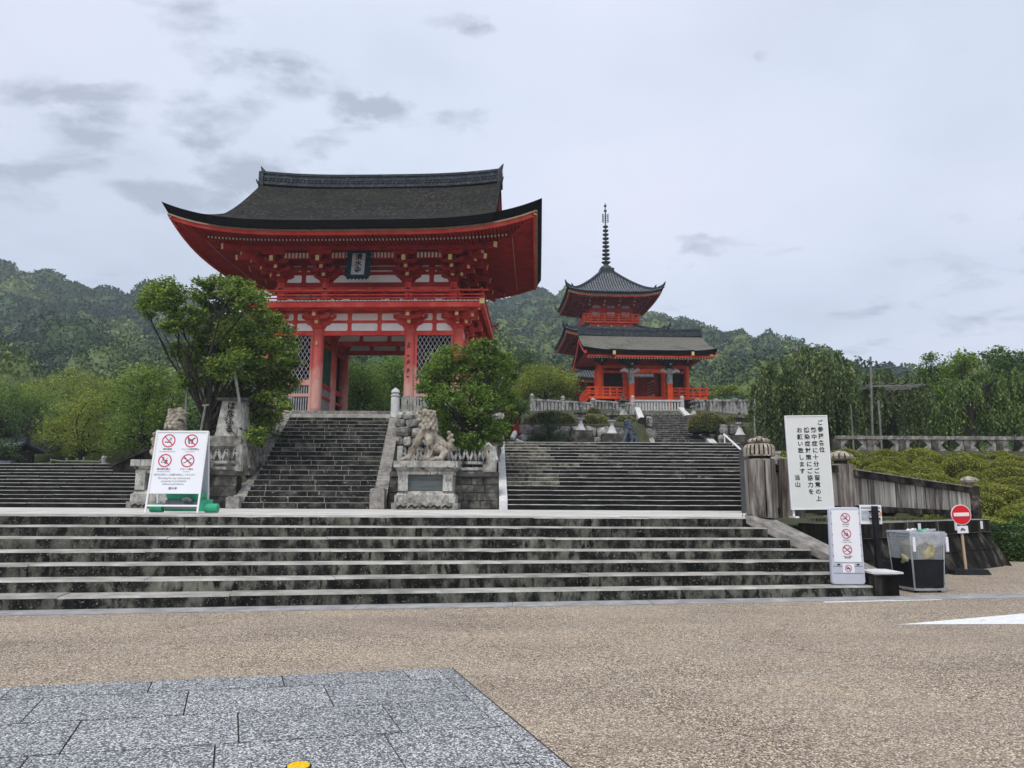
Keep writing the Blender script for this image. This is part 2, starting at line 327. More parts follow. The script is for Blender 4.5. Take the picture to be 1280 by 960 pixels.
leafmat('leaf_forest', (.008, .028, .010), (.042, .095, .026), (.17, .22, .055), .05, trans=.1, lowmix=.4, inst=.8)
leafmat('grass_green', (.03, .05, .012), (.07, .10, .022), (.13, .15, .05), 2.0)
simple('azalea_core', [(.3, (.020, .024, .008)), (.7, (.045, .05, .015))], 4, 1, .5, 20)
simple('bush_core', [(.3, (.012, .02, .008)), (.7, (.026, .04, .014))], 4, 1, .5, 20)
# ------------------------------------------------------------------ builders
def tag(o, label=None, cat=None, group=None, kind=None):
    if label: o['label'] = label
    if cat: o['category'] = cat
    if group: o['group'] = group
    if kind: o['kind'] = kind
    return o
def link(o, parent=None):
    COL.objects.link(o)
    if parent is not None: o.parent = parent
    return o
def thing(name, label, cat, loc=(0, 0, 0), rz=0.0, group=None):
    o = bpy.data.objects.new(name, None); o.empty_display_size = .2
    o.location = loc; o.rotation_euler = (0, 0, rz)
    link(o); return tag(o, label, cat, group)
class MB:
    def __init__(s): s.v = []; s.f = []; s.m = []
    def add(s, vs, fs, mi=0):
        b = len(s.v); s.v.extend(tuple(v) for v in vs)
        for f in fs:
            s.f.append(tuple(i+b for i in f)); s.m.append(mi)
        return s
    def prism8(s, b4, t4, mi=0, tops=None):
        """b4: four bottom corners ccw seen from above, t4: same on top"""
        s.add(list(b4)+list(t4), [(3, 2, 1, 0), (0, 1, 5, 4), (1, 2, 6, 5), (2, 3, 7, 6), (3, 0, 4, 7)], mi)
        s.f.append(tuple(len(s.v)-4+i for i in range(4))); s.m.append(mi if tops is None else tops)
        return s
    def box(s, x0, x1, y0, y1, z0, z1, mi=0, tops=None):
        return s.prism8([(x0, y0, z0), (x1, y0, z0), (x1, y1, z0), (x0, y1, z0)], [(x0, y0, z1), (x1, y0, z1), (x1, y1, z1), (x0, y1, z1)], mi, tops)
    def beam(s, p, q, w, h, mi=0, up=(0, 0, 1)):
        """square bar from p to q, w across, h along 'up'"""
        p = Vector(p); q = Vector(q); d = (q-p).normalized(); u = Vector(up)
        r = d.cross(u)
        if r.length < 1e-5: r = d.cross(Vector((0, 1, 0)))
        r.normalize(); u = r.cross(d).normalized()
        c = [(-w/2, -h/2), (w/2, -h/2), (w/2, h/2), (-w/2, h/2)]
        vs = [p+r*a+u*b_ for a, b_ in c]+[q+r*a+u*b_ for a, b_ in c]
        return s.add(vs, [(0, 1, 2, 3), (7, 6, 5, 4), (0, 4, 5, 1), (1, 5, 6, 2), (2, 6, 7, 3), (3, 7, 4, 0)], mi)
    def tube(s, pts, rads, n=8, mi=0, caps=True):
        pts = [Vector(p) for p in pts]; base = len(s.v); k = len(pts)
        if not isinstance(rads, (list, tuple)): rads = [rads]*k
        ref = None
        for i, p in enumerate(pts):
            d = (pts[min(i+1, k-1)]-pts[max(i-1, 0)]).normalized()
            if ref is None or abs(ref.dot(d)) > .95:
                ref = Vector((1, 0, 0)) if abs(d.x) < .8 else Vector((0, 1, 0))
            a = d.cross(ref).normalized(); b_ = d.cross(a).normalized(); ref = b_
            ref = a.cross(d)
            for j in range(n):
                t = 2*pi*j/n
                s.v.append(tuple(p+(a*cos(t)+b_*sin(t))*rads[i]))
        for i in range(k-1):
            for j in range(n):
                s.f.append((base+i*n+j, base+i*n+(j+1) % n, base+(i+1)*n+(j+1) % n, base+(i+1)*n+j)); s.m.append(mi)
        if caps:
            s.f.append(tuple(base+j for j in reversed(range(n)))); s.m.append(mi)
            s.f.append(tuple(base+(k-1)*n+j for j in range(n))); s.m.append(mi)
        return s
    def lathe(s, prof, c=(0, 0, 0), n=16, mi=0, rot=0.0, sq=None):
        """prof [(r,z)...] bottom to top"""
        base = len(s.v)
        for r, z in prof:
            for j in range(n):
                t = rot+2*pi*j/n
                s.v.append((c[0]+r*cos(t), c[1]+r*sin(t), c[2]+z))
        for i in range(len(prof)-1):
            for j in range(n):
                s.f.append((base+i*n+j, base+i*n+(j+1) % n, base+(i+1)*n+(j+1) % n, base+(i+1)*n+j)); s.m.append(mi)
        s.f.append(tuple(base+j for j in reversed(range(n)))); s.m.append(mi)
        s.f.append(tuple(base+(len(prof)-1)*n+j for j in range(n))); s.m.append(mi)
        return s
    def mesh(s, name, mats, smooth=False):
        me = bpy.data.meshes.new(name); me.from_pydata(s.v, [], s.f)
        for mm in (mats if isinstance(mats, (list, tuple)) else [mats]):
            me.materials.append(MATS[mm])
        if any(s.m): me.polygons.foreach_set('material_index', s.m)
        if smooth:
            me.polygons.foreach_set('use_smooth', [True]*len(me.polygons))
        me.validate(); me.update(); return me
    def obj(s, name, mats, parent=None, smooth=False, label=None):
        me = s.mesh(name, mats, smooth)
        if smooth == 'auto' or smooth is True:
            try: me.set_sharp_from_angle(angle=radians(40))
            except Exception: pass
        o = link(bpy.data.objects.new(name, me), parent)
        if label: o['label'] = label
        return o
def inst(name, me, parent=None, loc=(0, 0, 0), rot=(0, 0, 0), scale=(1, 1, 1)):
    o = bpy.data.objects.new(name, me); o.location = loc; o.rotation_euler = rot; o.scale = scale
    return link(o, parent)
def copy_tree(o, parent=None):
    c = o.copy(); COL.objects.link(c)
    if parent is not None: c.parent = parent
    for ch in list(o.children): copy_tree(ch, c)
    return c
def chamfer_block(mb, b4, t4, ch=.02, mi_face=0, mi_edge=1, mi_top=1, vedge=True):
    """stone block; b4/t4 ccw from front-left: front face is b0-b1. Front face set in a chamfer of another finish."""
    b4 = [Vector(v) for v in b4]; t4 = [Vector(v) for v in t4]
    ex = (b4[1]-b4[0]).normalized(); ey = ((b4[3]-b4[0])).normalized(); ez = Vector((0, 0, 1))
    # front ring recessed corners
    f = [b4[0], b4[1], t4[1], t4[0]]
    inn = [f[0]+ex*ch+ez*ch, f[1]-ex*ch+ez*ch, f[2]-ex*ch-ez*ch, f[3]+ex*ch-ez*ch]
    outer = [p+ey*ch for p in f]
    vs = inn+outer+[b4[3], b4[2], t4[2], t4[3]]
    mb.add(vs, [(0, 1, 2, 3)], mi_face)
    mb.add(vs, [(4, 5, 1, 0), (5, 6, 2, 1), (7, 4, 0, 3)], mi_edge if vedge else mi_face)
    mb.add(vs, [(6, 7, 3, 2)], mi_edge)
    mb.add(vs, [(7, 6, 10, 11)], mi_top)
    mb.add(vs, [(4, 8, 9, 5), (5, 9, 10, 6), (4, 7, 11, 8), (8, 11, 10, 9)], mi_face)
def rough_block(mb, b4, t4, ch, rr, n=9, amp=.007):
    """long step stone with a slightly chipped, uneven nosing"""
    b4 = [Vector(v) for v in b4]; t4 = [Vector(v) for v in t4]; ez = Vector((0, 0, 1)); sd = rr.uniform(0, 90)
    base = len(mb.v); prof = None
    for i in range(n+1):
        t = i/n; fb = b4[0].lerp(b4[1], t); ft = t4[0].lerp(t4[1], t); bb = b4[3].lerp(b4[2], t); bt = t4[3].lerp(t4[2], t); ey = (bb-fb).normalized()
        q = mnoise.noise(Vector((ft.x*1.9+sd, ft.y*1.9, 0))); q2 = mnoise.noise(Vector((ft.x*7+sd, 3, 0))); chip = max(0, q2-.38)*.05
        ey_o = ey*(q*amp)
        for p in (fb+ey_o*.5, ft-ez*(ch+chip)+ey_o, ft+ey*(ch+chip)+ey_o+ez*q*amp*.35, bt, bb): mb.v.append(tuple(p))
    for i in range(n):
        a = base+i*5; c = a+5
        mb.f.append((a, c, c+1, a+1)); mb.m.append(0)
        mb.f.append((a+1, c+1, c+2, a+2)); mb.m.append(1)
        mb.f.append((a+2, c+2, c+3, a+3)); mb.m.append(1)
        mb.f.append((a+3, c+3, c+4, a+4)); mb.m.append(0)
    mb.f.append(tuple(base+k for k in (4, 3, 2, 1, 0))[::-1]); mb.m.append(0)
    mb.f.append(tuple(base+n*5+k for k in (0, 1, 2, 3, 4))[::-1]); mb.m.append(0)
def lerp(a, b, t): return Vector(a)*(1-t)+Vector(b)*t

def stairs(name, label, BL, BR, TL, TR, z0, z1, n, seg, face='dark_stair_riser', edge='worn_granite', ch=.02, gap=.006, jit=.006, seed=1, back=None, altface=None, piece='step_stone', vedge=True, rough=False):
    """flight of n risers between bottom line BL-BR and top line TL-TR; every stone its own part"""
    r = random.Random(seed)
    root = thing(name, label, 'stairs', ((BL[0]+BR[0])/2, (BL[1]+BR[1])/2, z0))
    o = Vector(root.location)
    BL, BR, TL, TR = [Vector((p[0], p[1], 0))-Vector((o.x, o.y, 0)) for p in (BL, BR, TL, TR)]
    h = (z1-z0)/n
    cnt = 0
    for k in range(n):
        f0, f1 = k/n, (k+1)/n+.35/n
        if k == n-1: f1 = 1.0+.9/n if back is None else back
        a0, b0, a1, b1 = lerp(BL, TL, f0), lerp(BR, TR, f0), lerp(BL, TL, f1), lerp(BR, TR, f1)
        if k == n-1 and back is None:
            pass
        L = (b0-a0).length
        cuts = [0.0]; x = r.uniform(.3, 1)*seg
        while x < L-seg*.4:
            cuts.append(x/L); x += seg*r.uniform(.7, 1.35)
        cuts.append(1.0)
        for c0, c1 in zip(cuts, cuts[1:]):
            g0 = c0+gap/L; g1 = c1-gap/L
            dz = r.uniform(-jit, jit)*.5; dy = (a1-a0).normalized()*r.uniform(-jit, jit)
            zb, zt = k*h-(.05 if k else .15), (k+1)*h+dz
            b4 = [lerp(a0, b0, g0)+dy, lerp(a0, b0, g1)+dy, lerp(a1, b1, g1), lerp(a1, b1, g0)]
            t4 = [v+Vector((0, 0, zt)) for v in b4]; b4 = [v+Vector((0, 0, zb)) for v in b4]
            mb = MB(); rough_block(mb, b4, t4, ch, r, max(4, int((b4[1]-b4[0]).length/.22))) if rough else chamfer_block(mb, b4, t4, ch, vedge=vedge)
            fc = face
            if altface: fc = altface(c0, c1, k, n, r) or face
            mb.obj(piece, [fc, edge], root)
            cnt += 1
    return root

# evaluated-mesh helper (voxel merge of rough shapes into one sculpted surface)
def sculpt(name, balls, caps, voxel, mats, parent=None, smooth_it=4, disp=.0, dscale=8.0):
    mb = MB()
    def ico(c, r):
        c = Vector(c); r = (r, r, r) if isinstance(r, (int, float)) else r
        prof = 8
        ring = 12; base = len(mb.v)
        for i in range(1, prof):
            th = pi*i/prof
            for j in range(ring):
                ph = 2*pi*j/ring
                mb.v.append((c.x+r[0]*sin(th)*cos(ph), c.y+r[1]*sin(th)*sin(ph), c.z-r[2]*cos(th)))
        for i in range(prof-2):
            for j in range(ring):
                mb.f.append((base+i*ring+j, base+i*ring+(j+1) % ring, base+(i+1)*ring+(j+1) % ring, base+(i+1)*ring+j)); mb.m.append(0)
        mb.f.append(tuple(base+j for j in reversed(range(ring)))); mb.m.append(0)
        mb.f.append(tuple(base+(prof-2)*ring+j for j in range(ring))); mb.m.append(0)
    for c, r in balls: ico(c, r)
    for p in caps:
        pts, rad = p
        mb.tube(pts, rad, 12)
        for q, r_ in zip(pts, rad): ico(q, r_*.98)
    me = mb.mesh(name+'_raw', mats)
    o = bpy.data.objects.new(name, me); COL.objects.link(o)
    md = o.modifiers.new('r', 'REMESH'); md.mode = 'VOXEL'; md.voxel_size = voxel; md.use_smooth_shade = True
    if smooth_it:
        s2 = o.modifiers.new('s', 'SMOOTH'); s2.iterations = smooth_it; s2.factor = .5
    dg = bpy.context.evaluated_depsgraph_get()
    ev = o.evaluated_get(dg); m2 = bpy.data.meshes.new_from_object(ev)
    o.modifiers.clear(); o.data = m2; m2.name = name
    if disp:
        n_ = len(m2.vertices); co = np.empty(n_*3); m2.vertices.foreach_get('co', co); co = co.reshape(-1, 3)
        no = np.empty(n_*3); m2.vertices.foreach_get('normal', no); no = no.reshape(-1, 3)
        d = np.array([mnoise.noise(Vector(c)*dscale) for c in co])
        co += no*(d*disp)[:, None]
        m2.vertices.foreach_set('co', co.ravel())
    if not m2.materials: m2.materials.append(MATS[mats])
    m2.polygons.foreach_set('use_smooth', [True]*len(m2.polygons)); m2.update()
    if parent is not None: o.parent = parent
    return o

# lettering: curve text turned into mesh geometry
def text_mesh(s, size, mat, depth=.002, bold=0.0, vertical=False, pitch=1.08, align='CENTER', res=2):
    def one(ch, x, y):
        cu = bpy.data.curves.new('t', 'FONT'); cu.body = ch; cu.size = size; cu.resolution_u = res
        cu.extrude = depth; cu.offset = bold; cu.align_x = align; cu.align_y = 'CENTER'
        ob = bpy.data.objects.new('t', cu); COL.objects.link(ob)
        dg = bpy.context.evaluated_depsgraph_get()
        me = bpy.data.meshes.new_from_object(ob.evaluated_get(dg))
        COL.objects.unlink(ob); bpy.data.objects.remove(ob); bpy.data.curves.remove(cu)
        n_ = len(me.vertices); co = np.empty(n_*3); me.vertices.foreach_get('co', co); co = co.reshape(-1, 3)
        # into the x-z plane, facing -y
        out = np.stack([co[:, 0]+x, -co[:, 2], co[:, 1]+y], 1)
        fs = [tuple(p.vertices) for p in me.polygons]
        bpy.data.meshes.remove(me); return out, fs
    mb = MB()
    if vertical:
        for i, ch in enumerate(s):
            v, f = one(ch, 0, -i*size*pitch); mb.add([tuple(a) for a in v], f)
    else:
        v, f = one(s, 0, 0); mb.add([tuple(a) for a in v], f)
    return mb

# ------------------------------------------------------------------ foliage
def np_mesh(name, V, Fq, mat, smooth=False):
    me = bpy.data.meshes.new(name)
    me.vertices.add(len(V)); me.vertices.foreach_set('co', V.astype(np.float32).ravel())
    k = Fq.shape[1]
    me.loops.add(Fq.size); me.loops.foreach_set('vertex_index', Fq.astype(np.int32).ravel())
    me.polygons.add(len(Fq)); me.polygons.foreach_set('loop_start', np.arange(0, Fq.size, k, dtype=np.int32))
    me.polygons.foreach_set('loop_total', np.full(len(Fq), k, dtype=np.int32))
    if smooth: me.polygons.foreach_set('use_smooth', np.ones(len(Fq), bool))
    me.materials.append(MATS[mat]); me.update(calc_edges=True); me.validate()
    return me
def leaf_geo(C, size, rng, up=.6, asp=.55, D=None):
    """diamond leaves at centres C (n,3)"""
    n = len(C)
    if D is None:
        D = rng.normal(size=(n, 3)); D[:, 2] *= .6
    D = D/np.linalg.norm(D, axis=1)[:, None]
    Nn = rng.normal(size=(n, 3)); Nn[:, 2] = np.abs(Nn[:, 2])+up*1.5
    S = np.cross(D, Nn); S /= np.linalg.norm(S, axis=1)[:, None]+1e-9
    L = size*rng.uniform(.5, 1.55, n)[:, None]
    Z = np.cross(S, D)
    a = C-D*L*.5; b_ = C+S*L*asp*.5+Z*L*.08; c = C+D*L*.5; d = C-S*L*asp*.5+Z*L*.08
    V = np.stack([a, b_, c, d], 1).reshape(-1, 3)
    Fq = np.arange(4*n).reshape(n, 4)
    return V, Fq
def clump_points(clumps, n, rng, twigs=26, spread=.16, shell=.55):
    """clumps (x,y,z,rx,ry,rz)"""
    vol = np.array([c[3]*c[4]*c[5] for c in clumps])**.72; w = vol/vol.sum()
    out = []
    for c, wi in zip(clumps, w):
        k = int(n*wi)+1; tw = max(4, int(twigs*(c[3]*c[4]*c[5])**.45*2))
        u = rng.normal(size=(tw, 3)); u /= np.linalg.norm(u, axis=1)[:, None]
        u *= (shell+(1-shell)*rng.uniform(0, 1, tw)**.6)[:, None]
        T = np.array(c[:3])+u*np.array(c[3:6])
        idx = rng.integers(0, tw, k)
        sp_ = spread*(c[3]+c[4]+c[5])/3*2.0
        q = rng.normal(size=(k, 3))*sp_*np.array([1, 1, .55])
        out.append(T[idx]+q)
    return np.concatenate(out)
def foliage(name, clumps, n, size, mat, parent, rng=None, **kw):
    rng = rng or nrg
    kk = {k: kw[k] for k in ('twigs', 'spread', 'shell') if k in kw}
    C = clump_points(clumps, n, rng, **kk)
    V, Fq = leaf_geo(C, size, rng, kw.get('up', .6), kw.get('asp', .55))
    return link(bpy.data.objects.new(name, np_mesh(name, V, Fq, mat)), parent)
def limb(p, q, r0, r1, k=5, bend=.12, rr=None, sag=0.0):
    rr = rr or rnd
    p = Vector(p); q = Vector(q); L = (q-p).length
    off = Vector((rr.uniform(-1, 1), rr.uniform(-1, 1), rr.uniform(-.3, .9)))*L*bend
    pts = []; rad = []
    for i in range(k+1):
        t = i/k
        pts.append(p.lerp(q, t)+off*sin(pi*t)+Vector((rr.uniform(-1, 1), rr.uniform(-1, 1), rr.uniform(-1, 1)))*L*.02*(0 < i < k))
        rad.append(r0+(r1-r0)*t)
    return pts, rad
def tree(name, label, base, fork, clumps, n, size, mat, tr=.16, group=None, cat='tree', seed=1, limbs=True, bend=.14, **kw):
    """trunk from base to fork, limbs to every clump (world coordinates in, local out)"""
    rr = random.Random(seed); rng = np.random.default_rng(seed)
    root = thing(name, label, cat, base, 0, group); B = Vector(base)
    fk = Vector(fork)-B
    mb = MB()
    pts, rad = limb((0, 0, -.2), fk, tr*1.25, tr*.8, 5, .06, rr); mb.tube(pts, rad, 8)
    cl = [(c[0]-B.x, c[1]-B.y, c[2]-B.z)+tuple(c[3:]) for c in clumps]
    if limbs:
        for c in cl:
            st = Vector((0, 0, 0)).lerp(fk, rr.uniform(.65, 1.0))
            d = Vector(c[:3])-st
            pts, rad = limb(st, Vector(c[:3])+d.normalized()*c[3]*.2, tr*.5, tr*.10, 6, bend, rr); mb.tube(pts, rad, 6)
            for _ in range(4):
                a = pts[rr.randint(2, 5)]
                e = Vector(c[:3])+Vector((rr.uniform(-1, 1)*c[3], rr.uniform(-1, 1)*c[4], rr.uniform(-.8, .9)*c[5]))*.85
                p2, r2 = limb(a, e, tr*.16, tr*.04, 4, .1, rr); mb.tube(p2, r2, 5)
    mb.obj('trunk', 'bark', root, smooth=True)
    foliage('crown', cl, n, size, mat, root, rng, **kw)
    return root
def weeper(name, label, base, heads, strands, size, mat, tr=.22, seed=1, drop=(1.0, 2.6), zmin=0.0, step=.11, group=None):
    """weeping tree: limbs arch to the heads, leafy strands hang from them"""
    rr = random.Random(seed); rng = np.random.default_rng(seed)
    root = thing(name, label, 'tree', base, 0, group); B = Vector(base)
    mb = MB(); top = Vector((0, 0, max(h[2] for h in heads)-B.z-1.2))
    pts, rad = limb((0, 0, -.2), top, tr*1.2, tr*.6, 6, .05, rr); mb.tube(pts, rad, 8)
    C = []; D = []
    W = np.array([h[3]*h[4] for h in heads], float); W /= W.sum()
    for h, w_ in zip(heads, W):
        c = Vector(h[:3])-B
        pts, rad = limb(top*rr.uniform(.6, 1), c+Vector((0, 0, h[5]*.5)), tr*.45, tr*.08, 6, .15, rr); mb.tube(pts, rad, 6)
        bun = [(rr.uniform(0, 2*pi), sqrt(rr.uniform(.05, 1)), rr.uniform(.45, 1.25)) for _ in range(max(5, int(strands*w_/6.5)))]
        for _ in range(max(6, int(strands*w_))):
            ba, bq, bl_ = rr.choice(bun); a = ba+rr.gauss(0, .10); q = min(1, max(.05, bq+rr.gauss(0, .06)))
            x = c.x+cos(a)*q*h[3]; y = c.y+sin(a)*q*h[4]; z = c.z+h[5]*(1-q*q)*rr.uniform(.75, 1.05)
            L = rr.uniform(*drop)*rr.uniform(.7, 1.05)*bl_
            sx, sy = cos(a)*.30*q, sin(a)*.30*q
            kx, ky = rr.uniform(-.12, .12), rr.uniform(-.12, .12)
            m_ = int(L/step)
            for i in range(m_):
                t = i*step
                if z-t+B.z < zmin: break
                o = 1-math.exp(-t*1.6)
                C.append((x+sx*o+kx*t*.3+rr.gauss(0, .035), y+sy*o+ky*t*.3+rr.gauss(0, .035), z-t+.12*sin(t*3+a)*0))
                D.append((rr.gauss(0, .45)+sx, rr.gauss(0, .45)+sy, -1.0))
    C = np.array(C); D = np.array(D)
    V, Fq = leaf_geo(C, size, rng, .1, .42, D)
    mb.obj('trunk', 'bark', root, smooth=True)
    link(bpy.data.objects.new('crown', np_mesh('crown', V, Fq, mat)), root)
    return root
def dome_bush(name, rx, ry, rz, leafn, size, mat, core, seed, squash=1.0):
    """clipped bush: displaced dome core + leaf skin; returns (core mesh, leaf mesh)"""
    rng = np.random.default_rng(seed); nu, nv = 20, 9
    V = []; Fq = []
    def d(x, y, z): return 1+.10*mnoise.noise(Vector((x*2+seed, y*2, z*2)))+.05*mnoise.noise(Vector((x*5+seed, y*5, z*5)))
    for i in range(nv+1):
        th = (pi*.56)*i/nv
        for j in range(nu):
            ph = 2*pi*j/nu
            x, y, z = sin(th)*cos(ph), sin(th)*sin(ph), cos(th)
            k = d(x, y, z); e = .8
            V.append((rx*k*x, ry*k*y, rz*k*(abs(z)**e*(1 if z > 0 else -1))))
    for i in range(nv):
        for j in range(nu):
            Fq.append((i*nu+j, (i+1)*nu+j, (i+1)*nu+(j+1) % nu, i*nu+(j+1) % nu))
    core_me = np_mesh(name, np.array(V)*.97, np.array(Fq), core, True)
    u = rng.normal(size=(leafn, 3)); u[:, 2] = np.abs(u[:, 2])*1.05-.12; u /= np.linalg.norm(u, axis=1)[:, None]
    kk = np.array([d(*q) for q in u])*rng.uniform(.97, 1.06, leafn)
    zz = np.sign(u[:, 2])*np.abs(u[:, 2])**.8
    C = np.stack([rx*kk*u[:, 0], ry*kk*u[:, 1], rz*kk*zz], 1)
    L, Fl = leaf_geo(C, size, rng, 1.2, .6)
    return core_me, np_mesh(name+'_leaves', L, Fl, mat)
# ------------------------------------------------------------------ ground and terraces
def sheet(name, poly, z, mat, label=None):
    me = bpy.data.meshes.new(name); me.from_pydata([(x, y, z) for x, y in poly], [], [tuple(range(len(poly)))])
    me.materials.append(MATS[mat]); o = link(bpy.data.objects.new(name, me)); o['kind'] = 'structure'; return o
g = sheet('ground', [(-3000, -400), (3000, -400), (3000, 4000), (-3000, 4000)], -.02, 'earth')
sheet('road', [(-60, -40), (60, -40), (60, 24), (-60, 24)], 0.0, 'aggregate_asphalt')

# grey terrazzo paving, slab by slab
pav = bpy.data.objects.new('paving', None); link(pav); pav['kind'] = 'structure'
u_ = Vector((3.49, .78, 0)).normalized()               # along the rows
w_ = Vector((.27, -.72, 0)).normalized()               # towards the viewer
o_ = Vector((-4.05, 6.17, 0))
def gp(a, b_): return o_+u_*a+w_*b_
def cut_right(b_):                                     # where the diagonal border cuts a row
    d0 = Vector((-.66, 6.89, 0)); dd = Vector((.67, -1.92, 0)).normalized()
    # solve o+u*a+w*b = d0+dd*t
    q = d0-(o_+w_*b_); det = u_.x*(-dd.y)-u_.y*(-dd.x)
    return (q.x*(-dd.y)-q.y*(-dd.x))/det
rows = [0, .42, 1.12, 1.83, 2.54, 3.25, 3.96, 4.67]
bed = MB(); bed.prism8([tuple(gp(-6, 4.7)+Vector((0, 0, -.05))), tuple(gp(cut_right(4.7)+.16, 4.7)+Vector((0, 0, -.05))), tuple(gp(cut_right(0)+.16, 0)+Vector((0, 0, -.05))), tuple(gp(-6, 0)+Vector((0, 0, -.05)))],
    [tuple(gp(-6, 4.7)+Vector((0, 0, .004))), tuple(gp(cut_right(4.7)+.16, 4.7)+Vector((0, 0, .004))), tuple(gp(cut_right(0)+.16, 0)+Vector((0, 0, .004))), tuple(gp(-6, 0)+Vector((0, 0, .004)))])
bed.obj('slab_bed', 'slab_bed', pav)
for ri, (b0, b1) in enumerate(zip(rows, rows[1:])):
    x = [1.02, .30, .78, .52, 1.2, .6, .9][ri]-5.0
    while x < 6:
        x1 = x+1.02*[1, 1, .98, 1, 1, 1, 1][ri]
        g_ = .0055
        a0, a1 = x+g_, x1-g_
        q0, q1 = min(a1, cut_right(b0)-.005), min(a1, cut_right(b1)-.005)
        if a0 < min(q0, q1)-.03 and a1 > -5:
            dz = rnd.uniform(0, .003)
            gr_ = .010; vs = [gp(a0, b1-gr_), gp(q1, b1-gr_), gp(q0, b0+gr_), gp(a0, b0+gr_)]
            mb = MB(); mb.prism8([v for v in vs], [v+Vector((0, 0, .012+dz)) for v in vs]); mb.obj('paving_slab', 'grey_terrazzo_slab', pav)
        x = x1
# narrow border slabs along the diagonal edge
d0 = Vector((-.66, 6.89, 0)); dd = Vector((.67, -1.92, 0)).normalized(); dn = Vector((-dd.y, dd.x, 0))
for i in range(6):
    a, c = i*.9, (i+1)*.9-.008
    vs = [d0+dd*a+dn*.004, d0+dd*c+dn*.004, d0+dd*c+dn*.135, d0+dd*a+dn*.135]
    mb = MB(); mb.prism8(vs[::1], [v+Vector((0, 0, .013)) for v in vs]); mb.obj('border_slab', 'grey_terrazzo_slab', pav)

# yellow round cap let into the paving
c = PZ(373, 962, 0); cp = thing('ground_cap', 'yellow round metal ground cap set into the grey paving', 'ground cap', (c.x, c.y, .013))
MB().lathe([(.062, 0), (.062, .010), (.055, .014), (.030, .015), (.028, .011), (.0, .011)], n=32).obj('cap_disc', 'yellow_cap', cp)
MB().lathe([(.072, 0), (.072, .004), (.064, .004)], n=32).obj('ring', 'black_iron', cp)

# painted wedge on the road
wd = [PZ(1122, 781, 0), PZ(1290, 766.5, 0), PZ(1290, 777.5, 0)]
me = bpy.data.meshes.new('painted_wedge'); me.from_pydata([(v.x, v.y, .004) for v in (wd[0], wd[2]+Vector((1.5, -.1, 0)), wd[1]+Vector((1.8, .8, 0)))], [], [(0, 1, 2)])
me.materials.append(MATS['road_paint']); o = link(bpy.data.objects.new('road_marking', me)); o['kind'] = 'structure'

# concrete strip at the foot of the steps
stp = bpy.data.objects.new('kerb_strip', None); link(stp); stp['kind'] = 'structure'
def base_y(x): return 11.29+.1575*x
x = -15.0
while x < 7.2:
    x1 = x+rnd.uniform(1.6, 2.6)
    y0, y1 = base_y(x), base_y(x1)
    vs = [(x, y0-.46+.02*x*.0, 0), (x1-.01, y1-.46, 0), (x1-.01, y1+.05, 0), (x, y0+.05, 0)]
    mb = MB(); mb.prism8([(a, b_, -.05) for a, b_, _ in vs], [(a, b_, .010) for a, b_, _ in vs]); mb.obj('strip_slab', 'pale_concrete', stp)
    if -6.5 < x < 6: 
        mb = MB(); mb.prism8([(x+.1, y0-.53, 0), (x1-.2, y1-.52, 0), (x1-.2, y1-.462, 0), (x+.1, y0-.462, 0)], [(x+.1, y0-.53, .005), (x1-.2, y1-.52, .005), (x1-.2, y1-.462, .005), (x+.1, y0-.462, .005)]); mb.obj('painted_line', 'road_paint', stp) if rnd.random() < .45 else None
    x = x1

# ---- lower flight (seven risers)
LZ = 1.2
b0, b1 = Vector((-15, 8.93, 0)), Vector((5.95, 12.22, 0))
l0, l1 = Vector((-15, 12.80, 0)), Vector((4.40, 13.85, 0))
stairs('lower_stairs', 'broad lower flight of seven black-stained stone steps across the foreground', b0, b1, b0+(l0-b0)*7/6, b1+(l1-b1)*7/6, 0, LZ, 7, 3.0,
       face='black_stained_granite', ch=.022, gap=.0025, jit=.012, seed=4, vedge=False, rough=True)
# landing
ls = sheet('landing', [(-30, 12.15), (-15, 12.95), (4.32, 14.0), (5.0, 14.25), (8.4, 24.9), (-30, 24.9)], LZ-.012, 'granite_landing')
sheet('planting_bed', [(5.0, 14.25), (6.2, 14.3), (11.9, 18.9), (12.6, 24.9), (8.4, 24.9)], 1.04, 'earth')
# sloping side slab and end block
ss = thing('stair_side_slab', 'sloping pale stone slab closing the right end of the lower steps', 'stair edging', (5.2, 13.1, 0))
mb = MB(); S = Vector(ss.location)
A0, A1 = Vector((4.32, 13.82, 1.235)), Vector((4.80, 14.05, 1.235))
B0, B1 = Vector((5.86, 12.50, .34)), Vector((6.24, 12.66, .34))
mb.prism8([v-S+Vector((0, 0, -.14)) for v in (B0, B1, A1, A0)], [v-S for v in (B0, B1, A1, A0)]); mb.obj('slab', 'granite_kerb', ss)
mb = MB(); dn_ = Vector((0, 0, 0))
mb.prism8([Vector((v.x, v.y, 0))-S for v in (B0, B1, A1, A0)], [v-S+Vector((0, 0, -.145)) for v in (B0, B1, A1, A0)]); mb.obj('side_wall', 'black_wall_stone', ss)
mb = MB(); chamfer_block(mb, [Vector(v)-S for v in ((5.80, 12.16, 0), (6.25, 12.24, 0), (6.22, 12.62, 0), (5.78, 12.5, 0))], [Vector(v)-S for v in ((5.80, 12.16, .36), (6.25, 12.24, .36), (6.22, 12.62, .36), (5.78, 12.5, .36))], .02, vedge=False)
mb.obj('end_block', ['black_wall_stone', 'white_granite'], ss)
mb = MB(); mb.box(5.77-S.x, 6.27-S.x, 12.13-S.y, 12.7-S.y, .362, .392); mb.obj('end_cap', 'white_granite', ss)

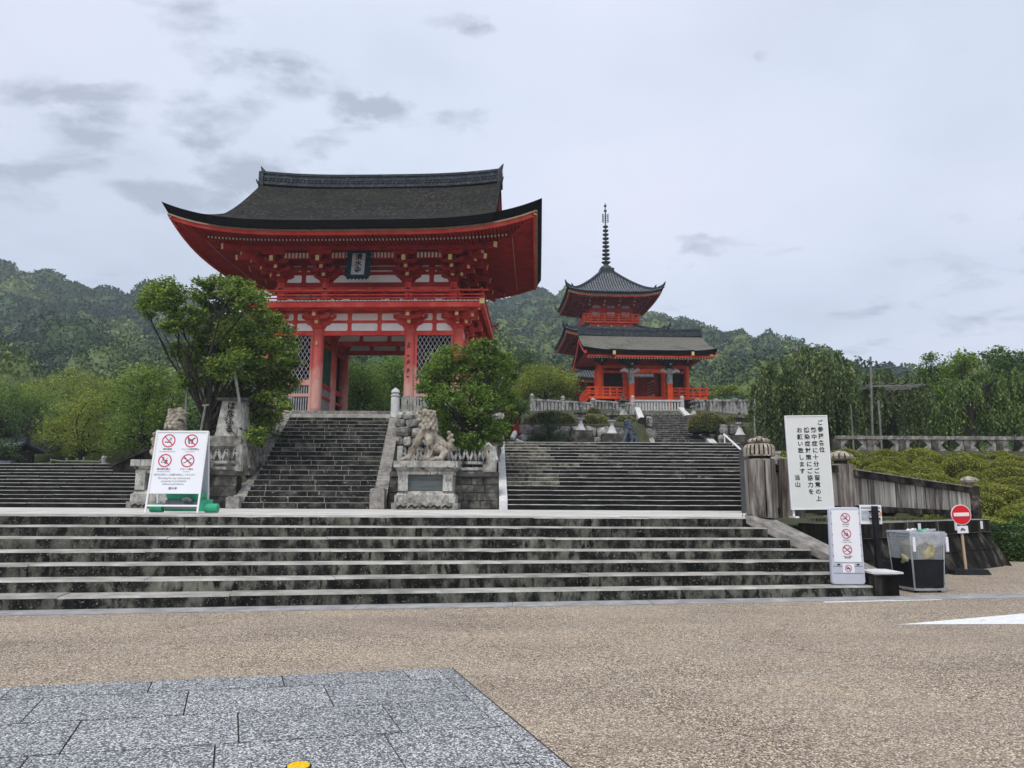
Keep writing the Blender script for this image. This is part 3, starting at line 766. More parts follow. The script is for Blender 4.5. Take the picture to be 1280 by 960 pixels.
# ---- gate flight
GB, GT = 24.0, 32.5
gBL, gBR = P(301, 636, GB), P(464, 636, GB)
gTL, gTR = P(365, 517, GT), P(488, 517, GT)
PLZ = 5.35
def gt_alt(c0, c1, k, n, r):
    if k >= n-2: return 'worn_granite' if k == n-2 else 'granite_kerb'
    return 'mossy_tan_riser' if r.random() < .05 else None
stairs('gate_stairs', 'steep stone stairway of jointed dark blocks climbing to the red gate', gBL, gBR, gTL+Vector((0, .3, 0)), gTR+Vector((0, .3, 0)), LZ, PLZ, 22, 1.15,
       ch=.010, gap=.004, seed=9, altface=gt_alt)
# side slabs of the gate stair
def stringer(name, label, p0, p1, w, hgt, mat, post=None, root=None, rise=.12):
    """sloping slab from p0 (bottom) to p1 (top); w = extent vector across"""
    p0 = Vector(p0); p1 = Vector(p1); w = Vector(w)
    root = thing(name, label, 'stair edging', p0)
    mb = MB(); dz = Vector((0, 0, hgt)); up = Vector((0, 0, rise))
    q = [Vector((0, 0, 0)), w, (p1-p0)+w, p1-p0]
    n = max(1, int((p1-p0).length/2.2))
    for i in range(n):
        a = (p1-p0)*(i/n)+(p1-p0).normalized()*.006; c = (p1-p0)*((i+1)/n)
        mb = MB(); mb.prism8([a-dz, a+w-dz, c+w-dz, c-dz], [a+up, a+w+up, c+w+up, c+up]); mb.obj('slab', mat, root)
    if post:
        pw, ph, pd = post
        wx = w.normalized()
        mb = MB(); c = w*.5+Vector((0, -pd*.5, 0)); mb.box(c.x-pw/2, c.x+pw/2, c.y-pd/2, c.y+pd/2, -.02, ph); mb.obj('foot_post', mat, root)
        mb = MB(); mb.box(c.x-pw/2+.04, c.x+pw/2-.04, c.y-pd/2+.04, c.y+pd/2-.04, ph+.001, ph+.03); mb.obj('post_cap', mat, root)
    return root
stringer('stair_side_slab', 'long sloping granite slab along the left side of the gate stairway', gBL+Vector((-.40, .15, 0)), gTL+Vector((-.42, .3, .0)), (.40, 0, 0), .8, 'granite_kerb', (.42, .36, .38), rise=.22)
stringer('stair_side_slab', 'long sloping granite slab along the right side of the gate stairway beside the stone lion', gBR+Vector((0.0, .15, 0)), gTR+Vector((0.0, .3, .0)), (.44, 0, 0), .8, 'granite_kerb', (.46, .62, .42), rise=.24)

# ---- wide right-hand flight
wBL, wBR = P(634, 638, 24.3), P(934, 640, 24.3)
wTL, wTR = P(629, 553, 34.2), P(925, 553, 34.2)
W2Z = 4.12
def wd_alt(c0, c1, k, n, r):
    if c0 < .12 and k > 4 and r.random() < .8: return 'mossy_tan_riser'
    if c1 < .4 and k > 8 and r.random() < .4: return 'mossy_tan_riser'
    if k < 7: return 'black_stair_riser'
    return 'dark_stair_riser' if r.random() < .4 else 'black_stair_riser'
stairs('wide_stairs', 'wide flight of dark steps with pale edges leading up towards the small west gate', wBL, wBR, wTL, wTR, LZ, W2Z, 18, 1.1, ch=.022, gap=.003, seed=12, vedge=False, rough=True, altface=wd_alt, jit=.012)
stringer('stair_side_slab', 'smooth white granite slab sloping down the left edge of the wide steps', wBL+Vector((-.26, -.1, 0)), wTL+Vector((-.24, 0, 0)), (.27, 0, 0), .5, 'white_granite', rise=.30)
# ---- left flight
lBL, lBR = P(-140, 636, 24.0), P(168, 636, 24.0)
lTL, lTR = P(-140, 582, 30.2), P(182, 582, 30.2)
L2Z = 2.85
stairs('left_stairs', 'wide flight of black steps at the far left behind the landing', lBL, lBR, lTL, lTR, LZ, L2Z, 12, 1.8, face='black_stair_riser', ch=.016, gap=.003, seed=3, jit=.01, vedge=False)
# ---- inner stairs to the west gate
iB, iT = 44.0, 57.0
iBL, iBR = P(820, 559, iB), P(886, 559, iB); iTL, iTR = P(800, 514, iT), P(848, 514, iT)
stairs('upper_stairs', 'narrow upper stairway between white side slabs in front of the west gate', iBL, iBR, iTL, iTR, iBL.z, iTL.z, 20, 1.1, face='dark_stair_riser', ch=.012, gap=.006, seed=5, altface=lambda a, b_, k, n, r: 'mossy_tan_riser' if k > n-4 else None)
stringer('stair_side_slab', 'white side slab left of the narrow upper stairway', iBL+Vector((-.5, -.3, -.1)), iTL+Vector((-.42, 0, 0)), (.42, 0, 0), .5, 'white_granite', rise=.30)
stringer('stair_side_slab', 'white side slab right of the narrow upper stairway', iBR+Vector((.05, -.3, -.1)), iTR+Vector((0.0, 0, 0)), (.42, 0, 0), .5, 'white_granite', rise=.30)

# ---- terrain behind the landing, one sheet
def sm(t): t = max(0.0, min(1.0, t)); return t*t*(3-2*t)
def rampf(v, a, b_, za, zb): return za+(zb-za)*max(0.0, min(1.0, (v-a)/(b_-a)))
def terrain(X, Y):
    far = rampf(Y, 46, 95, 0, 1)
    if X < -12.3:
        z = rampf(Y, 24.2, 30.4, .6, L2Z-.04)
        if X < -40: z = rampf(Y, 20, 30, 0, 2.5)
    elif X < gBL.x-.35:
        z = rampf(Y, 25.2, 25.6, 1.0, 2.3) if Y < 27.5 else rampf(Y, 27.5, 33, 2.3, 5.1)
    elif X < -4.3:
        z = rampf(Y, 24, 32.8, .6, 4.7) if Y < 32.8 else 5.1
    elif X < -.45:
        z = rampf(Y, 25.2, 25.6, 1.0, 2.3) if Y < 29.6 else rampf(Y, 29.6, 30.2, 2.3, 4.9)
    elif X < 10.9:
        z = rampf(Y, 24.3, 34.6, .5, 3.85) if Y < 34.6 else rampf(Y, 34.8, 41.5, 4.06, 4.25)
        if Y > 42: 
            zi = rampf(Y, 44, 57, iBL.z-.7, iTL.z-.7)
            xin0 = 8.3+.0*Y; 
            if 7.9 < X < 13.2 and Y < 57.5: z = zi
            else: z = rampf(Y, 42, 56, 5.75, 8.3)
        if Y > 57.5: z = 8.35
    else:
        z = rampf(Y, 19.5, 33.2, .0, 3.75) if X > 12.3 else (rampf(Y, 19.5, 33.2, .0, 3.75) if Y > 24.9 else -.1)
        if Y > 33.2: z = rampf(Y, 33.3, 42, 3.75, 4.3)
        if Y > 42: z = rampf(Y, 42, 56, 5.7, 8.3) if not (X < 13.2 and Y < 57.5) else rampf(Y, 44, 57, iBL.z-.7, iTL.z-.7)
        if X > 24: z = rampf(Y, 19.5, 33.2, .0, 3.75) if Y < 60 else 4.2
    if -12.3 <= X < -.45 and Y >= 33: z = 5.15
    if -.45 <= X < .6 and Y > 35: z = rampf(Y, 35, 60, 4.0, 3.0)
    return z*(1-far)+9.0*far if Y > 46 else z
gx = [-160, -120, -90, -70, -55, -42, -39.9]+[-38+i*1.3 for i in range(17)]+[-15.2+i*.4 for i in range(100)]+[26, 28, 31, 35, 40, 50, 65, 90, 120, 160]
gx = sorted(set(round(v, 2) for v in gx))
gy = [20.2+i*.45 for i in range(70)]+[52, 54, 56, 57.4, 57.6, 60, 65, 72, 80, 90, 100, 115]
V = []; Q = []
for j, Y in enumerate(gy):
    for i, X in enumerate(gx):
        z = terrain(X, Y)
        if Y < 24.1 and X < 12.4: z = -.4
        V.append((X, Y, z))
nx = len(gx)
for j in range(len(gy)-1):
    for i in range(nx-1):
        Q.append((j*nx+i, j*nx+i+1, (j+1)*nx+i+1, (j+1)*nx+i))
o = link(bpy.data.objects.new('terrain', np_mesh('terrain', np.array(V), np.array(Q), 'earth'))); o['kind'] = 'structure'
# paved level in front of the rubble wall
sheet('upper_path', [(.7, 34.6), (10.6, 34.6), (13.0, 43.6), (.7, 41.2)], W2Z+.02, 'granite_landing')
# dark lower platform fronts left of the stairs
# hills
hA = [(-600, 116), (-273, 116), (-250, 119), (-232, 111), (-210, 107), (-187, 101), (-150, 92), (-100, 84), (-40, 84), (20, 72), (80, 45), (150, 12), (240, 2)]
hB = [(-260, 92), (-120, 118), (-14, 126), (10, 130), (27, 133), (50, 126), (85, 117), (127, 101), (150, 90), (177, 73), (200, 50), (225, 28), (260, 15), (340, 14), (450, 12), (700, 10)]
def interp(tab, x):
    if x <= tab[0][0]: return tab[0][1]
    for (a, za), (b_, zb) in zip(tab, tab[1:]):
        if x <= b_: return za+(zb-za)*sm((x-a)/(b_-a))
    return tab[-1][1]
def hill(X, Y):
    def one(tab, y0, yr, k):
        t = (Y-y0)/(yr-y0); h = interp(tab, X)
        if t <= 0: return 0
        if t <= 1: return h*(t**1.15*(1-.15)+.15*sm(t))
        return h*(1-.5*sm((t-1)*1.3))
    n_ = 7*mnoise.noise(Vector((X*.014, Y*.014, 1)))+3*mnoise.noise(Vector((X*.04, Y*.04, 4)))
    a = one(hA, 70, 380, 0)*.90; b_ = one(hB, 110, 480, 0)*.93
    k = sm((Y-75)/60)
    return 6+max(a, b_)+n_*k*sm(max(a, b_)/25)*(1.0 if Y < 340 else .5)
V = []; Q = []
hx = [-700+i*14 for i in range(101)]; hy = [80+i*12 for i in range(50)]
for Y in hy:
    for X in hx: V.append((X, Y, hill(X, Y) if Y > 81 else 4))
nx = len(hx)
for j in range(len(hy)-1):
    for i in range(nx-1): Q.append((j*nx+i, j*nx+i+1, (j+1)*nx+i+1, (j+1)*nx+i))
o = link(bpy.data.objects.new('hills', np_mesh('hills', np.array(V), np.array(Q), 'forest_floor', True))); o['kind'] = 'structure'
# ------------------------------------------------------------------ roofs shared by the buildings
def roof_slab(name, xs, ys, ztop, thick, inset, mats, parent, smooth=True):
    """curved slab: top from ztop(x,y); edge leans inward; xs, ys grids"""
    nx, ny = len(xs), len(ys); mb = MB()
    for y in ys:
        for x in xs: mb.v.append((x, y, ztop(x, y)))
    ax, ay = max(abs(xs[0]), abs(xs[-1])), None
    x0, x1, y0, y1 = xs[0], xs[-1], ys[0], ys[-1]
    cx_, cy_ = (x0+x1)/2, (y0+y1)/2
    for y in ys:
        for x in xs:
            xx = cx_+(x-cx_)*(1-inset/((x1-x0)/2)); yy = cy_+(y-cy_)*(1-inset/((y1-y0)/2))
            mb.v.append((xx, yy, ztop(x, y)-thick))
    B = nx*ny
    for j in range(ny-1):
        for i in range(nx-1):
            a = j*nx+i; mb.f.append((a, a+1, a+nx+1, a+nx)); mb.m.append(0)
            mb.f.append((B+a, B+a+nx, B+a+nx+1, B+a+1)); mb.m.append(1)
    for i in range(nx-1):
        mb.f.append((i, B+i, B+i+1, i+1)); mb.m.append(1)
        a = (ny-1)*nx+i; mb.f.append((a, a+1, B+a+1, B+a)); mb.m.append(1)
    for j in range(ny-1):
        a = j*nx; mb.f.append((a, a+nx, B+a+nx, B+a)); mb.m.append(1)
        a = j*nx+nx-1; mb.f.append((a, B+a, B+a+nx, a+nx)); mb.m.append(1)
    return mb.obj(name, mats, parent, smooth=True)
def lin(a, b_, n): return [a+(b_-a)*i/n for i in range(n+1)]

def hip_ridge(mb, pts, w, h, mi=0):
    for a, c in zip(pts, pts[1:]): mb.beam(a, c, w, h, mi)

def eaves(parent, ax, ay, cy, zed, lift, over, slope, pitch, rw=.075, red='vermilion_shaded', corner=True, tiers=((.32, 1.45, 0.0), (1.35, None, -.13)), ends='white_end_paint'):
    """fascia, soffit boards and two tiers of rafters under a rectangular eave.
    zed: soffit height at the eave edge; lift(x,y): corner upsweep"""
    def zs(x, y):
        d = min(ax-abs(x), ay-abs(y-cy)); return zed+slope*d+lift(x, y)
    # soffit board
    mb = MB(); n = 24; xs = lin(-ax+.22, ax-.22, n*2); ys = lin(cy-ay+.22, cy+ay-.22, n)
    nx = len(xs)
    for y in ys:
        for x in xs: mb.v.append((x, y, zs(x, y)))
    for j in range(len(ys)-1):
        for i in range(nx-1):
            xm = (xs[i]+xs[i+1])/2; ym = (ys[j]+ys[j+1])/2
            if ax-abs(xm) > over+.8 and ay-abs(ym-cy) > over+.8: continue
            a = j*nx+i; mb.f.append((a, a+nx, a+nx+1, a+1)); mb.m.append(0)
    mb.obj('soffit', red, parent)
    # fascia: pale board then red board, following the sweep
    for dz, d, w, h, mt, nm in ((-.03, .24, .10, .07, 'tan_eave_board', 'eave_board'), (-.14, .34, .10, .15, 'vermilion', 'eave_fascia')):
        mb = MB()
        for s in (-1, 1):
            pts = [(x, cy+s*(ay-d), zed+lift(x, cy+s*ay)+dz) for x in lin(-ax+d, ax-d, 28)]
            for a, c in zip(pts, pts[1:]): mb.beam(a, c, w, h)
            pts = [(s*(ax-d), y, zed+lift(s*ax, y)+dz) for y in lin(cy-ay+d, cy+ay-d, 22)]
            for a, c in zip(pts, pts[1:]): mb.beam(a, c, w, h)
        mb.obj(nm, mt, parent)
    for ti, (da, db, dz) in enumerate(tiers):
        mb = MB(); me_ = MB()
        def raf(p_of, t_lim):
            d1 = over if db is None else db
            d1 = min(d1, t_lim)
            if d1 < da+.12: return
            k = 2; prev = None
            for i in range(k+1):
                d = da+(d1-da)*i/k; x, y = p_of(d)
                q = Vector((x, y, zs(x, y)-.055+dz*(1 if ti else 1)-(.03 if ti == 0 else 0)))
                if prev is not None: mb.beam(prev, q, rw, rw*1.15)
                else: first = q
                prev = q
            dirv = (first-prev).normalized()
            me_.beam(first+dirv*.001, first+dirv*.014, rw*1.02, rw*1.17)
        n = int((2*ax-.5)/pitch)
        for i in range(n+1):
            x = -ax+.3+(2*ax-.6)*i/n; lim = ax-abs(x)
            for s in (-1, 1): raf(lambda d, x=x, s=s: (x, cy+s*(ay-d)), lim if lim < over else 99)
        n = int((2*ay-.5)/pitch)
        for i in range(n+1):
            y = cy-ay+.3+(2*ay-.6)*i/n; lim = ay-abs(y-cy)
            for s in (-1, 1): raf(lambda d, y=y, s=s: (s*(ax-d), y), lim if lim < over else 99)
        tag(mb.obj('rafters', red, parent), kind='stuff'); tag(me_.obj('rafter_ends', ends, parent), kind='stuff')
    if corner:
        for sx in (-1, 1):
            for sy in (-1, 1):
                mb = MB()
                a = Vector((sx*(ax-.32), cy+sy*(ay-.32), zed+lift(sx*ax, cy+sy*ay)-.20))
                mid = Vector((sx*(ax-1.4), cy+sy*(ay-1.4), zs(sx*(ax-1.4), cy+sy*(ay-1.4))-.2))
                c = Vector((sx*(ax-over-.2), cy+sy*(ay-over-.2), zs(sx*(ax-over), cy+sy*(ay-over))-.18))
                mb.beam(a, mid, .2, .24); mb.beam(mid, c, .2, .26); dv = (a-mid).normalized(); mb.beam(a+dv*.001, a+dv*.02, .19, .22, 1)
                mb.obj('hip_rafter', [red, 'yellow_end_paint'], parent)
    return zs

def bracket(mb, x, y, z, nx_, ny_, steps, sd, rise, arm=.62, w=.17, tail=None):
    """stepped bracket set on a column head; (nx_,ny_) outward direction. slots: 0 red, 1 yellow ends"""
    o = Vector((nx_, ny_, 0)); s = Vector((-ny_, nx_, 0)); c = Vector((x, y, z))
    def blk(p, a, h, mi=0):
        q = [p+o*-a+s*-a, p+o*a+s*-a, p+o*a+s*a, p+o*-a+s*a]
        if o.cross(s).z < 0: q.reverse()
        k = .72
        cc = sum(q, Vector())/4
        mb.prism8([cc+(v-cc)*k for v in q], [v+Vector((0, 0, h)) for v in q], mi)
    def armb(p, d, L, h=.17):
        # arm with rounded-up ends
        for sg in (-1, 1):
            e = p+d*sg*L
            mb.beam(p+Vector((0, 0, h/2)), p+d*sg*(L-.16)+Vector((0, 0, h/2)), w, h)
            mb.add([p+d*sg*(L-.16)-(d.cross(Vector((0, 0, 1))))*w/2+Vector((0, 0, 0)), p+d*sg*(L-.16)+(d.cross(Vector((0, 0, 1))))*w/2,
                    e+(d.cross(Vector((0, 0, 1))))*w/2+Vector((0, 0, h*.6)), e-(d.cross(Vector((0, 0, 1))))*w/2+Vector((0, 0, h*.6)),
                    p+d*sg*(L-.16)-(d.cross(Vector((0, 0, 1))))*w/2+Vector((0, 0, h)), p+d*sg*(L-.16)+(d.cross(Vector((0, 0, 1))))*w/2+Vector((0, 0, h)),
                    e+(d.cross(Vector((0, 0, 1))))*w/2+Vector((0, 0, h)), e-(d.cross(Vector((0, 0, 1))))*w/2+Vector((0, 0, h))],
                   [(0, 1, 2, 3), (4, 7, 6, 5), (0, 4, 5, 1), (3, 2, 6, 7), (0, 3, 7, 4), (1, 5, 6, 2)], 0)
            blk(p+d*sg*(L-.1)+Vector((0, 0, h)), .11, rise-h)
    blk(c, .23, .22)
    zz = .22
    armb(c+Vector((0, 0, zz)), s, arm)
    armb(c+Vector((0, 0, zz+rise)), s, arm*1.35)
    for k in range(1, steps+1):
        p = c+o*(sd*k)+Vector((0, 0, zz+rise*(k-1)))
        mb.beam(c+Vector((0, 0, zz+rise*(k-1)+.085)), p+o*.10+Vector((0, 0, .085)), w, .17)
        mb.beam(p+o*.101+Vector((0, 0, .085)), p+o*.115+Vector((0, 0, .085)), w*.9, .15, 1)
        blk(p+Vector((0, 0, .17)), .12, rise-.17)
        q = c+o*(sd*k)+Vector((0, 0, zz+rise*k))
        armb(q, s, arm*.95)
    if tail:
        (d0_, z0_), (d1_, z1_) = tail
        a = c+o*d0_+Vector((0, 0, z0_)); b_ = c+o*d1_+Vector((0, 0, z1_)); mb.beam(a, b_, .15, .2)
        dv = (b_-a).normalized(); mb.beam(b_+dv*.001, b_+dv*.02, .17, .24, 1)

def rounded_panel(mb, x0, x1, z0, z1, y, r=.07, t=.02, mi=0, lean_l=0, lean_r=0):
    """plaster panel proud of the wall plane by t; lean_* cuts the top/bottom corners where bracket arms swell"""
    pts = []
    for cx_, cz_, a0 in ((x1-r, z0+r, -90), (x1-r, z1-r, 0), (x0+r, z1-r, 90), (x0+r, z0+r, 180)):
        for k in range(4):
            a = radians(a0+k*30); pts.append([cx_+r*cos(a), cz_+r*sin(a)])
    h = z1-z0
    for p in pts:
        k = (p[1]-z0)/h
        if lean_r and p[0] > (x0+x1)/2: p[0] -= lean_r*k
        if lean_l and p[0] < (x0+x1)/2: p[0] += lean_l*k
    n = len(pts)
    mb.add([(p[0], y-t, p[1]) for p in pts]+[(p[0], y, p[1]) for p in pts],
           [tuple(range(n))]+[(i, i+n, (i+1) % n+n, (i+1) % n) for i in range(n)], mi)

# ------------------------------------------------------------------ two-storeyed gate
GO = Vector((-7.05, 34.5, PLZ)); GYAW = -.035
gate = thing('temple_gate', 'large two-storeyed red gate with a sweeping dark bark roof, atop the steep stairway', 'temple gate', GO, GYAW)
CX = [-4.50, -2.20, 2.20, 4.50]; CY = [0, 2.4, 4.8]; GD = 4.8; GC = 2.4
# podium
mb = MB(); mb.box(-6.4, 6.4, -1.75, 6.6, -.6, -.004); mb.obj('podium', 'granite_kerb', gate)
# columns
def colmesh(r, h):
    return MB().lathe([(r*.97, 0), (r, .3), (r*1.0, h*.6), (r*.93, h)], n=20).mesh('column', 'gate_column', True)
m, t, b = mat_new('gate_column')
tcn = t.nodes.new('ShaderNodeTexCoord'); sx_ = t.nodes.new('ShaderNodeSeparateXYZ'); t.links.new(tcn.outputs['Object'], sx_.inputs[0])
nn = ntex(t, vmap(t, pos(t), (1, 1, .35)), 3.2, 7, .65)
wear = mth(t, 'ADD', mth(t, 'MULTIPLY', sx_.outputs[2], -.30), mth(t, 'MULTIPLY', nn, 1.5))
fac = ramp(t, wear, [(.0, (0, 0, 0)), (.42, (1, 1, 1))])
c = mixc(t, fac, (.60, .095, .070), (.68, .36, .30))
c = mixc(t, ramp(t, ntex(t, pos(t), 9, 6, .7), [(.60, (0, 0, 0)), (.75, (1, 1, 1))]), c, (.62, .42, .36))
t.links.new(c, b.inputs['Base Color']); b.inputs['Roughness'].default_value = .65
cm = colmesh(.255, 4.05)
for ix, x in enumerate(CX):
    for iy, y in enumerate(CY):
        inst('column', cm, gate, (x, y, .10))
mb = MB(); mb.lathe([(.44, 0), (.44, .05), (.34, .10)], n=16); pm = mb.mesh('plinth', 'granite_kerb')
for x in CX:
    for y in CY: inst('plinth', pm, gate, (x, y, 0))
# tie beams with the white infill above, all three rows and the sides
def wall_band(y0, face, rowmat='vermilion', yc=None):
    s = face
    mb = MB(); mb.box(-4.42, 4.42, y0-.09, y0+.09, 3.86, 4.06); mb.obj('tie_beam', 'vermilion', gate)
    mb = MB(); mb.box(-4.40, 4.40, y0-.05, y0+.05, 4.061, 5.05); mb.obj('frieze_wall', 'vermilion', gate)
wall_band(0, -1); wall_band(2.4, -1); wall_band(4.8, -1)
for xs_ in (-4.5, 4.5, -2.2, 2.2):
    mb = MB(); mb.box(xs_-.09, xs_+.09, .2, 4.6, 3.86, 4.06); mb.obj('tie_beam', 'vermilion', gate)
    mb = MB(); mb.box(xs_-.05, xs_+.05, .12, 4.68, 4.061, 5.05); mb.obj('frieze_wall', 'vermilion', gate)
pcache = {}
def panel(x0, x1, z0, z1, y, ll=0, lr=0, back=False, nm='plaster_panel'):
    mb = MB(); rounded_panel(mb, x0, x1, z0, z1, y, lean_l=ll, lean_r=lr)
    o = mb.obj(nm, 'white_plaster', gate)
    return o
def frieze(y, z0a, z1a, z0b, z1b):
    for (x0, x1, st) in ((-4.5, -2.2, [-3.35]), (-2.2, 2.2, [-.72, .72]), (2.2, 4.5, [3.35])):
        cuts = [x0]+st+[x1]
        for a, c in zip(cuts, cuts[1:]):
            l_ = .26 if a in (x0,) else .10; r_ = .26 if c in (x1,) else .10
            for q, (za, zb) in enumerate(((z0a, z1a), (z0b, z1b))):
                la = .22 if a == x0 else 0; ra = .22 if c == x1 else 0
                panel(a+l_+(.16 if q and a == x0 else 0), c-r_-(.16 if q and c == x1 else 0), za, zb, y, la, ra)
frieze(-.051, 4.09, 4.45, 4.60, 4.93); frieze(2.349, 4.09, 4.45, 4.60, 4.93); frieze(4.749, 4.09, 4.45, 4.60, 4.93)
for s, xx in ((1, 4.551), (-1, -4.551)):        # side friezes
    for (y0, y1) in ((0, 2.4), (2.4, 4.8)):
        for a, c in ((y0+.26, y0+1.08), (y0+1.30, y1-.26)):
            for za, zb in ((4.09, 4.45), (4.60, 4.93)):
                mb = MB(); mb.box(min(xx, xx+s*.02), max(xx, xx+s*.02), a, c, za, zb); mb.obj('plaster_panel', 'white_plaster', gate)
# ceiling
mb = MB(); mb.box(-4.3, 4.3, .1, 4.7, 4.96, 5.02); mb.obj('ceiling', 'vermilion_shaded', gate)
# lattice bays
def lattice(x0, x1, z0, z1, y, step=.20, w=.026):
    mb = MB(); H = z1-z0; W = x1-x0; sl = 1.75
    k = -int(H/sl/step)-2
    while k*step < W+H/sl:
        for sg in (1, -1):
            xa = x0+k*step; pts = []
            # line x = xa + sg*(z-z0)/sl
            ca, cb = (xa, z0), (xa+H/sl, z1)
            if sg < 0: ca, cb = (xa+H/sl, z0), (xa, z1)
            (ax_, az), (bx_, bz) = ca, cb
            def clip(ax_, az, bx_, bz):
                if ax_ > bx_: r = clip(bx_, bz, ax_, az); return r and (r[2], r[3], r[0], r[1])
                if bx_ <= x0 or ax_ >= x1: return None
                if ax_ < x0: az += (bz-az)*(x0-ax_)/(bx_-ax_); ax_ = x0
                if bx_ > x1: bz = az+(bz-az)*(x1-ax_)/(bx_-ax_); bx_ = x1
                return ax_, az, bx_, bz
            r = clip(ax_, az, bx_, bz)
            if r and abs(r[2]-r[0]) > .01: mb.beam((r[0], y+.014*sg, r[1]), (r[2], y+.014*sg, r[3]), .024, w, 0, (0, 1, 0)) if False else mb.beam((r[0], y+.014*sg, r[1]), (r[2], y+.014*sg, r[3]), w, .024, 0, (0, 1, 0))
        k += 1
    return mb
for sgn in (-1, 1):
    for (yy, nm) in ((-.02, 'f'),):
        a, c = (2.47, 4.24) if sgn > 0 else (-4.24, -2.47)
        lattice(a, c, 1.72, 3.84, yy).obj('lattice', 'lattice_pale', gate)
        for z0, z1, mt in ((1.46, 1.72, 'gate_column'), (.92, 1.06, 'gate_column'), (.02, .12, 'gate_column')):
            mb = MB(); mb.box(a, c, yy-.07, yy+.07, z0, z1); mb.obj('rail', mt, gate)
        sm_ = MB().box(-.028, .028, -.03, .03, 0, .40).mesh('slat', 'slat_grey'); sl_ = MB().box(-.028, .028, -.03, .03, 0, .80).mesh('slat', 'slat_grey')
        for i in range(15):
            x = a+.08+(c-a-.16)*i/14
            inst('slat', sm_, gate, (x, yy, 1.061)); inst('slat', sl_, gate, (x, yy, .121))
        for x in (a+.03, c-.03):
            mb = MB(); mb.box(x-.05, x+.05, yy-.06, yy+.06, .12, 3.86); mb.obj('jamb', 'gate_column', gate)
    # dark bay interior
    a, c = (2.2, 4.5) if sgn > 0 else (-4.5, -2.2)
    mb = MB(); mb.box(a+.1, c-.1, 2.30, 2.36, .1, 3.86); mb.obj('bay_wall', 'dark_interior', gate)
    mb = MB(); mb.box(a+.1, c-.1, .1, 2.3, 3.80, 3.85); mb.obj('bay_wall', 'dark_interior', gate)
    xo = sgn*4.47
    mb = MB(); mb.box(xo-.03, xo+.03, .25, 2.15, .1, 3.86); mb.obj('bay_wall', 'vermilion', gate)
    mb = MB(); mb.box(xo-.03, xo+.03, 2.65, 4.55, .1, 3.86); mb.obj('bay_wall', 'vermilion', gate)
    # passage side: green screen in a red frame
    xi = sgn*2.2
    mb = MB(); mb.box(xi-.02, xi+.02, .24, 2.16, 1.72, 3.5); mb.obj('screen', 'green_screen', gate)
    mb = MB()
    for i in range(14): mb.box(xi-.04, xi+.04, .24, 2.16, 1.80+i*.12, 1.84+i*.12)
    mb.obj('screen_slats', 'green_screen', gate)
    mb = MB(); mb.box(xi-.02, xi+.02, .24, 2.16, .1, 1.46); mb.obj('side_panel', 'slat_grey', gate)
    for z0, z1 in ((1.46, 1.70), (.95, 1.08), (3.5, 3.7)):
        mb = MB(); mb.box(xi-.06, xi+.06, .24, 2.16, z0, z1); mb.obj('rail', 'vermilion', gate)
        mb = MB(); mb.box(xi-.06, xi+.06, 2.64, 4.56, z0, z1); mb.obj('rail', 'vermilion', gate)
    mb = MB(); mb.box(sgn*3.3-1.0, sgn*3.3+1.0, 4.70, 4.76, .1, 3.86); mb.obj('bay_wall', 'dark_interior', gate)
# lower brackets carrying the gallery
GOUT = 1.25
for x in CX:
    mb = MB(); bracket(mb, x, 0, 4.12, 0, -1, 2, .42, .27); mb.obj('bracket_set', ['vermilion', 'yellow_end_paint'], gate)
    mb = MB(); bracket(mb, x, GD, 4.12, 0, 1, 2, .42, .27); mb.obj('bracket_set', ['vermilion', 'yellow_end_paint'], gate)
for s in (-1, 1):
    for y in CY:
        mb = MB(); bracket(mb, s*4.5, y, 4.125, s, 0, 2, .42, .27, w=.165); mb.obj('bracket_set', ['vermilion', 'yellow_end_paint'], gate)
    for y, oy in ((0, -1), (GD, 1)):
        mb = MB(); bracket(mb, s*4.5, y, 4.13, s*.7071, oy*.7071, 3, .46, .25, arm=.3); mb.obj('bracket_set', ['vermilion', 'yellow_end_paint'], gate)
# gallery
gx0, gy0, gy1 = 4.5+GOUT-.05, -GOUT, GD+GOUT
mb = MB(); mb.box(-gx0+.1, gx0-.1, gy0+.1, gy1-.1, 5.06, 5.20); mb.obj('gallery_floor', 'vermilion', gate)
for (x0, x1, y0, y1) in ((-gx0, gx0, gy0-.02, gy0+.14), (-gx0, gx0, gy1-.14, gy1+.02)):
    mb = MB(); mb.box(x0, x1, y0, y1, 4.94, 5.17); mb.obj('gallery_beam', 'vermilion', gate)
for s in (-1, 1):
    mb = MB(); mb.box(s*gx0-.08, s*gx0+.08, gy0+.15, gy1-.15, 4.94, 5.17); mb.obj('gallery_beam', 'vermilion', gate)
    # joists under the gallery side
    mb = MB()
    for i in range(24):
        y = gy0+.2+i*.29
        mb.box(s*4.6 if s > 0 else -gx0+.1, gx0-.1 if s > 0 else -4.6, y-.05, y+.05, 5.0, 5.059)
    mb.obj('joists', 'vermilion_shaded', gate)
mb = MB(); n = 62
for i in range(n):
    x = -gx0+2*gx0*(i+.5)/n
    mb.box(x-.072, x+.072, gy0-.06, gy0+.1, 5.201, 5.255)
    mb.box(x-.072, x+.072, gy1-.1, gy1+.06, 5.201, 5.255)
n = 40
for i in range(n):
    y = gy0+.14+(gy1-gy0-.28)*(i+.5)/n
    for s in (-1, 1): mb.box(s*gx0-.07, s*gx0+.07, y-.07, y+.07, 5.201, 5.255)
tag(mb.obj('plank_ends', 'white_end_paint', gate), kind='stuff')
rp = MB().box(-.035, .035, -.035, .035, 0, .46).mesh('rail_post', 'vermilion_shaded')
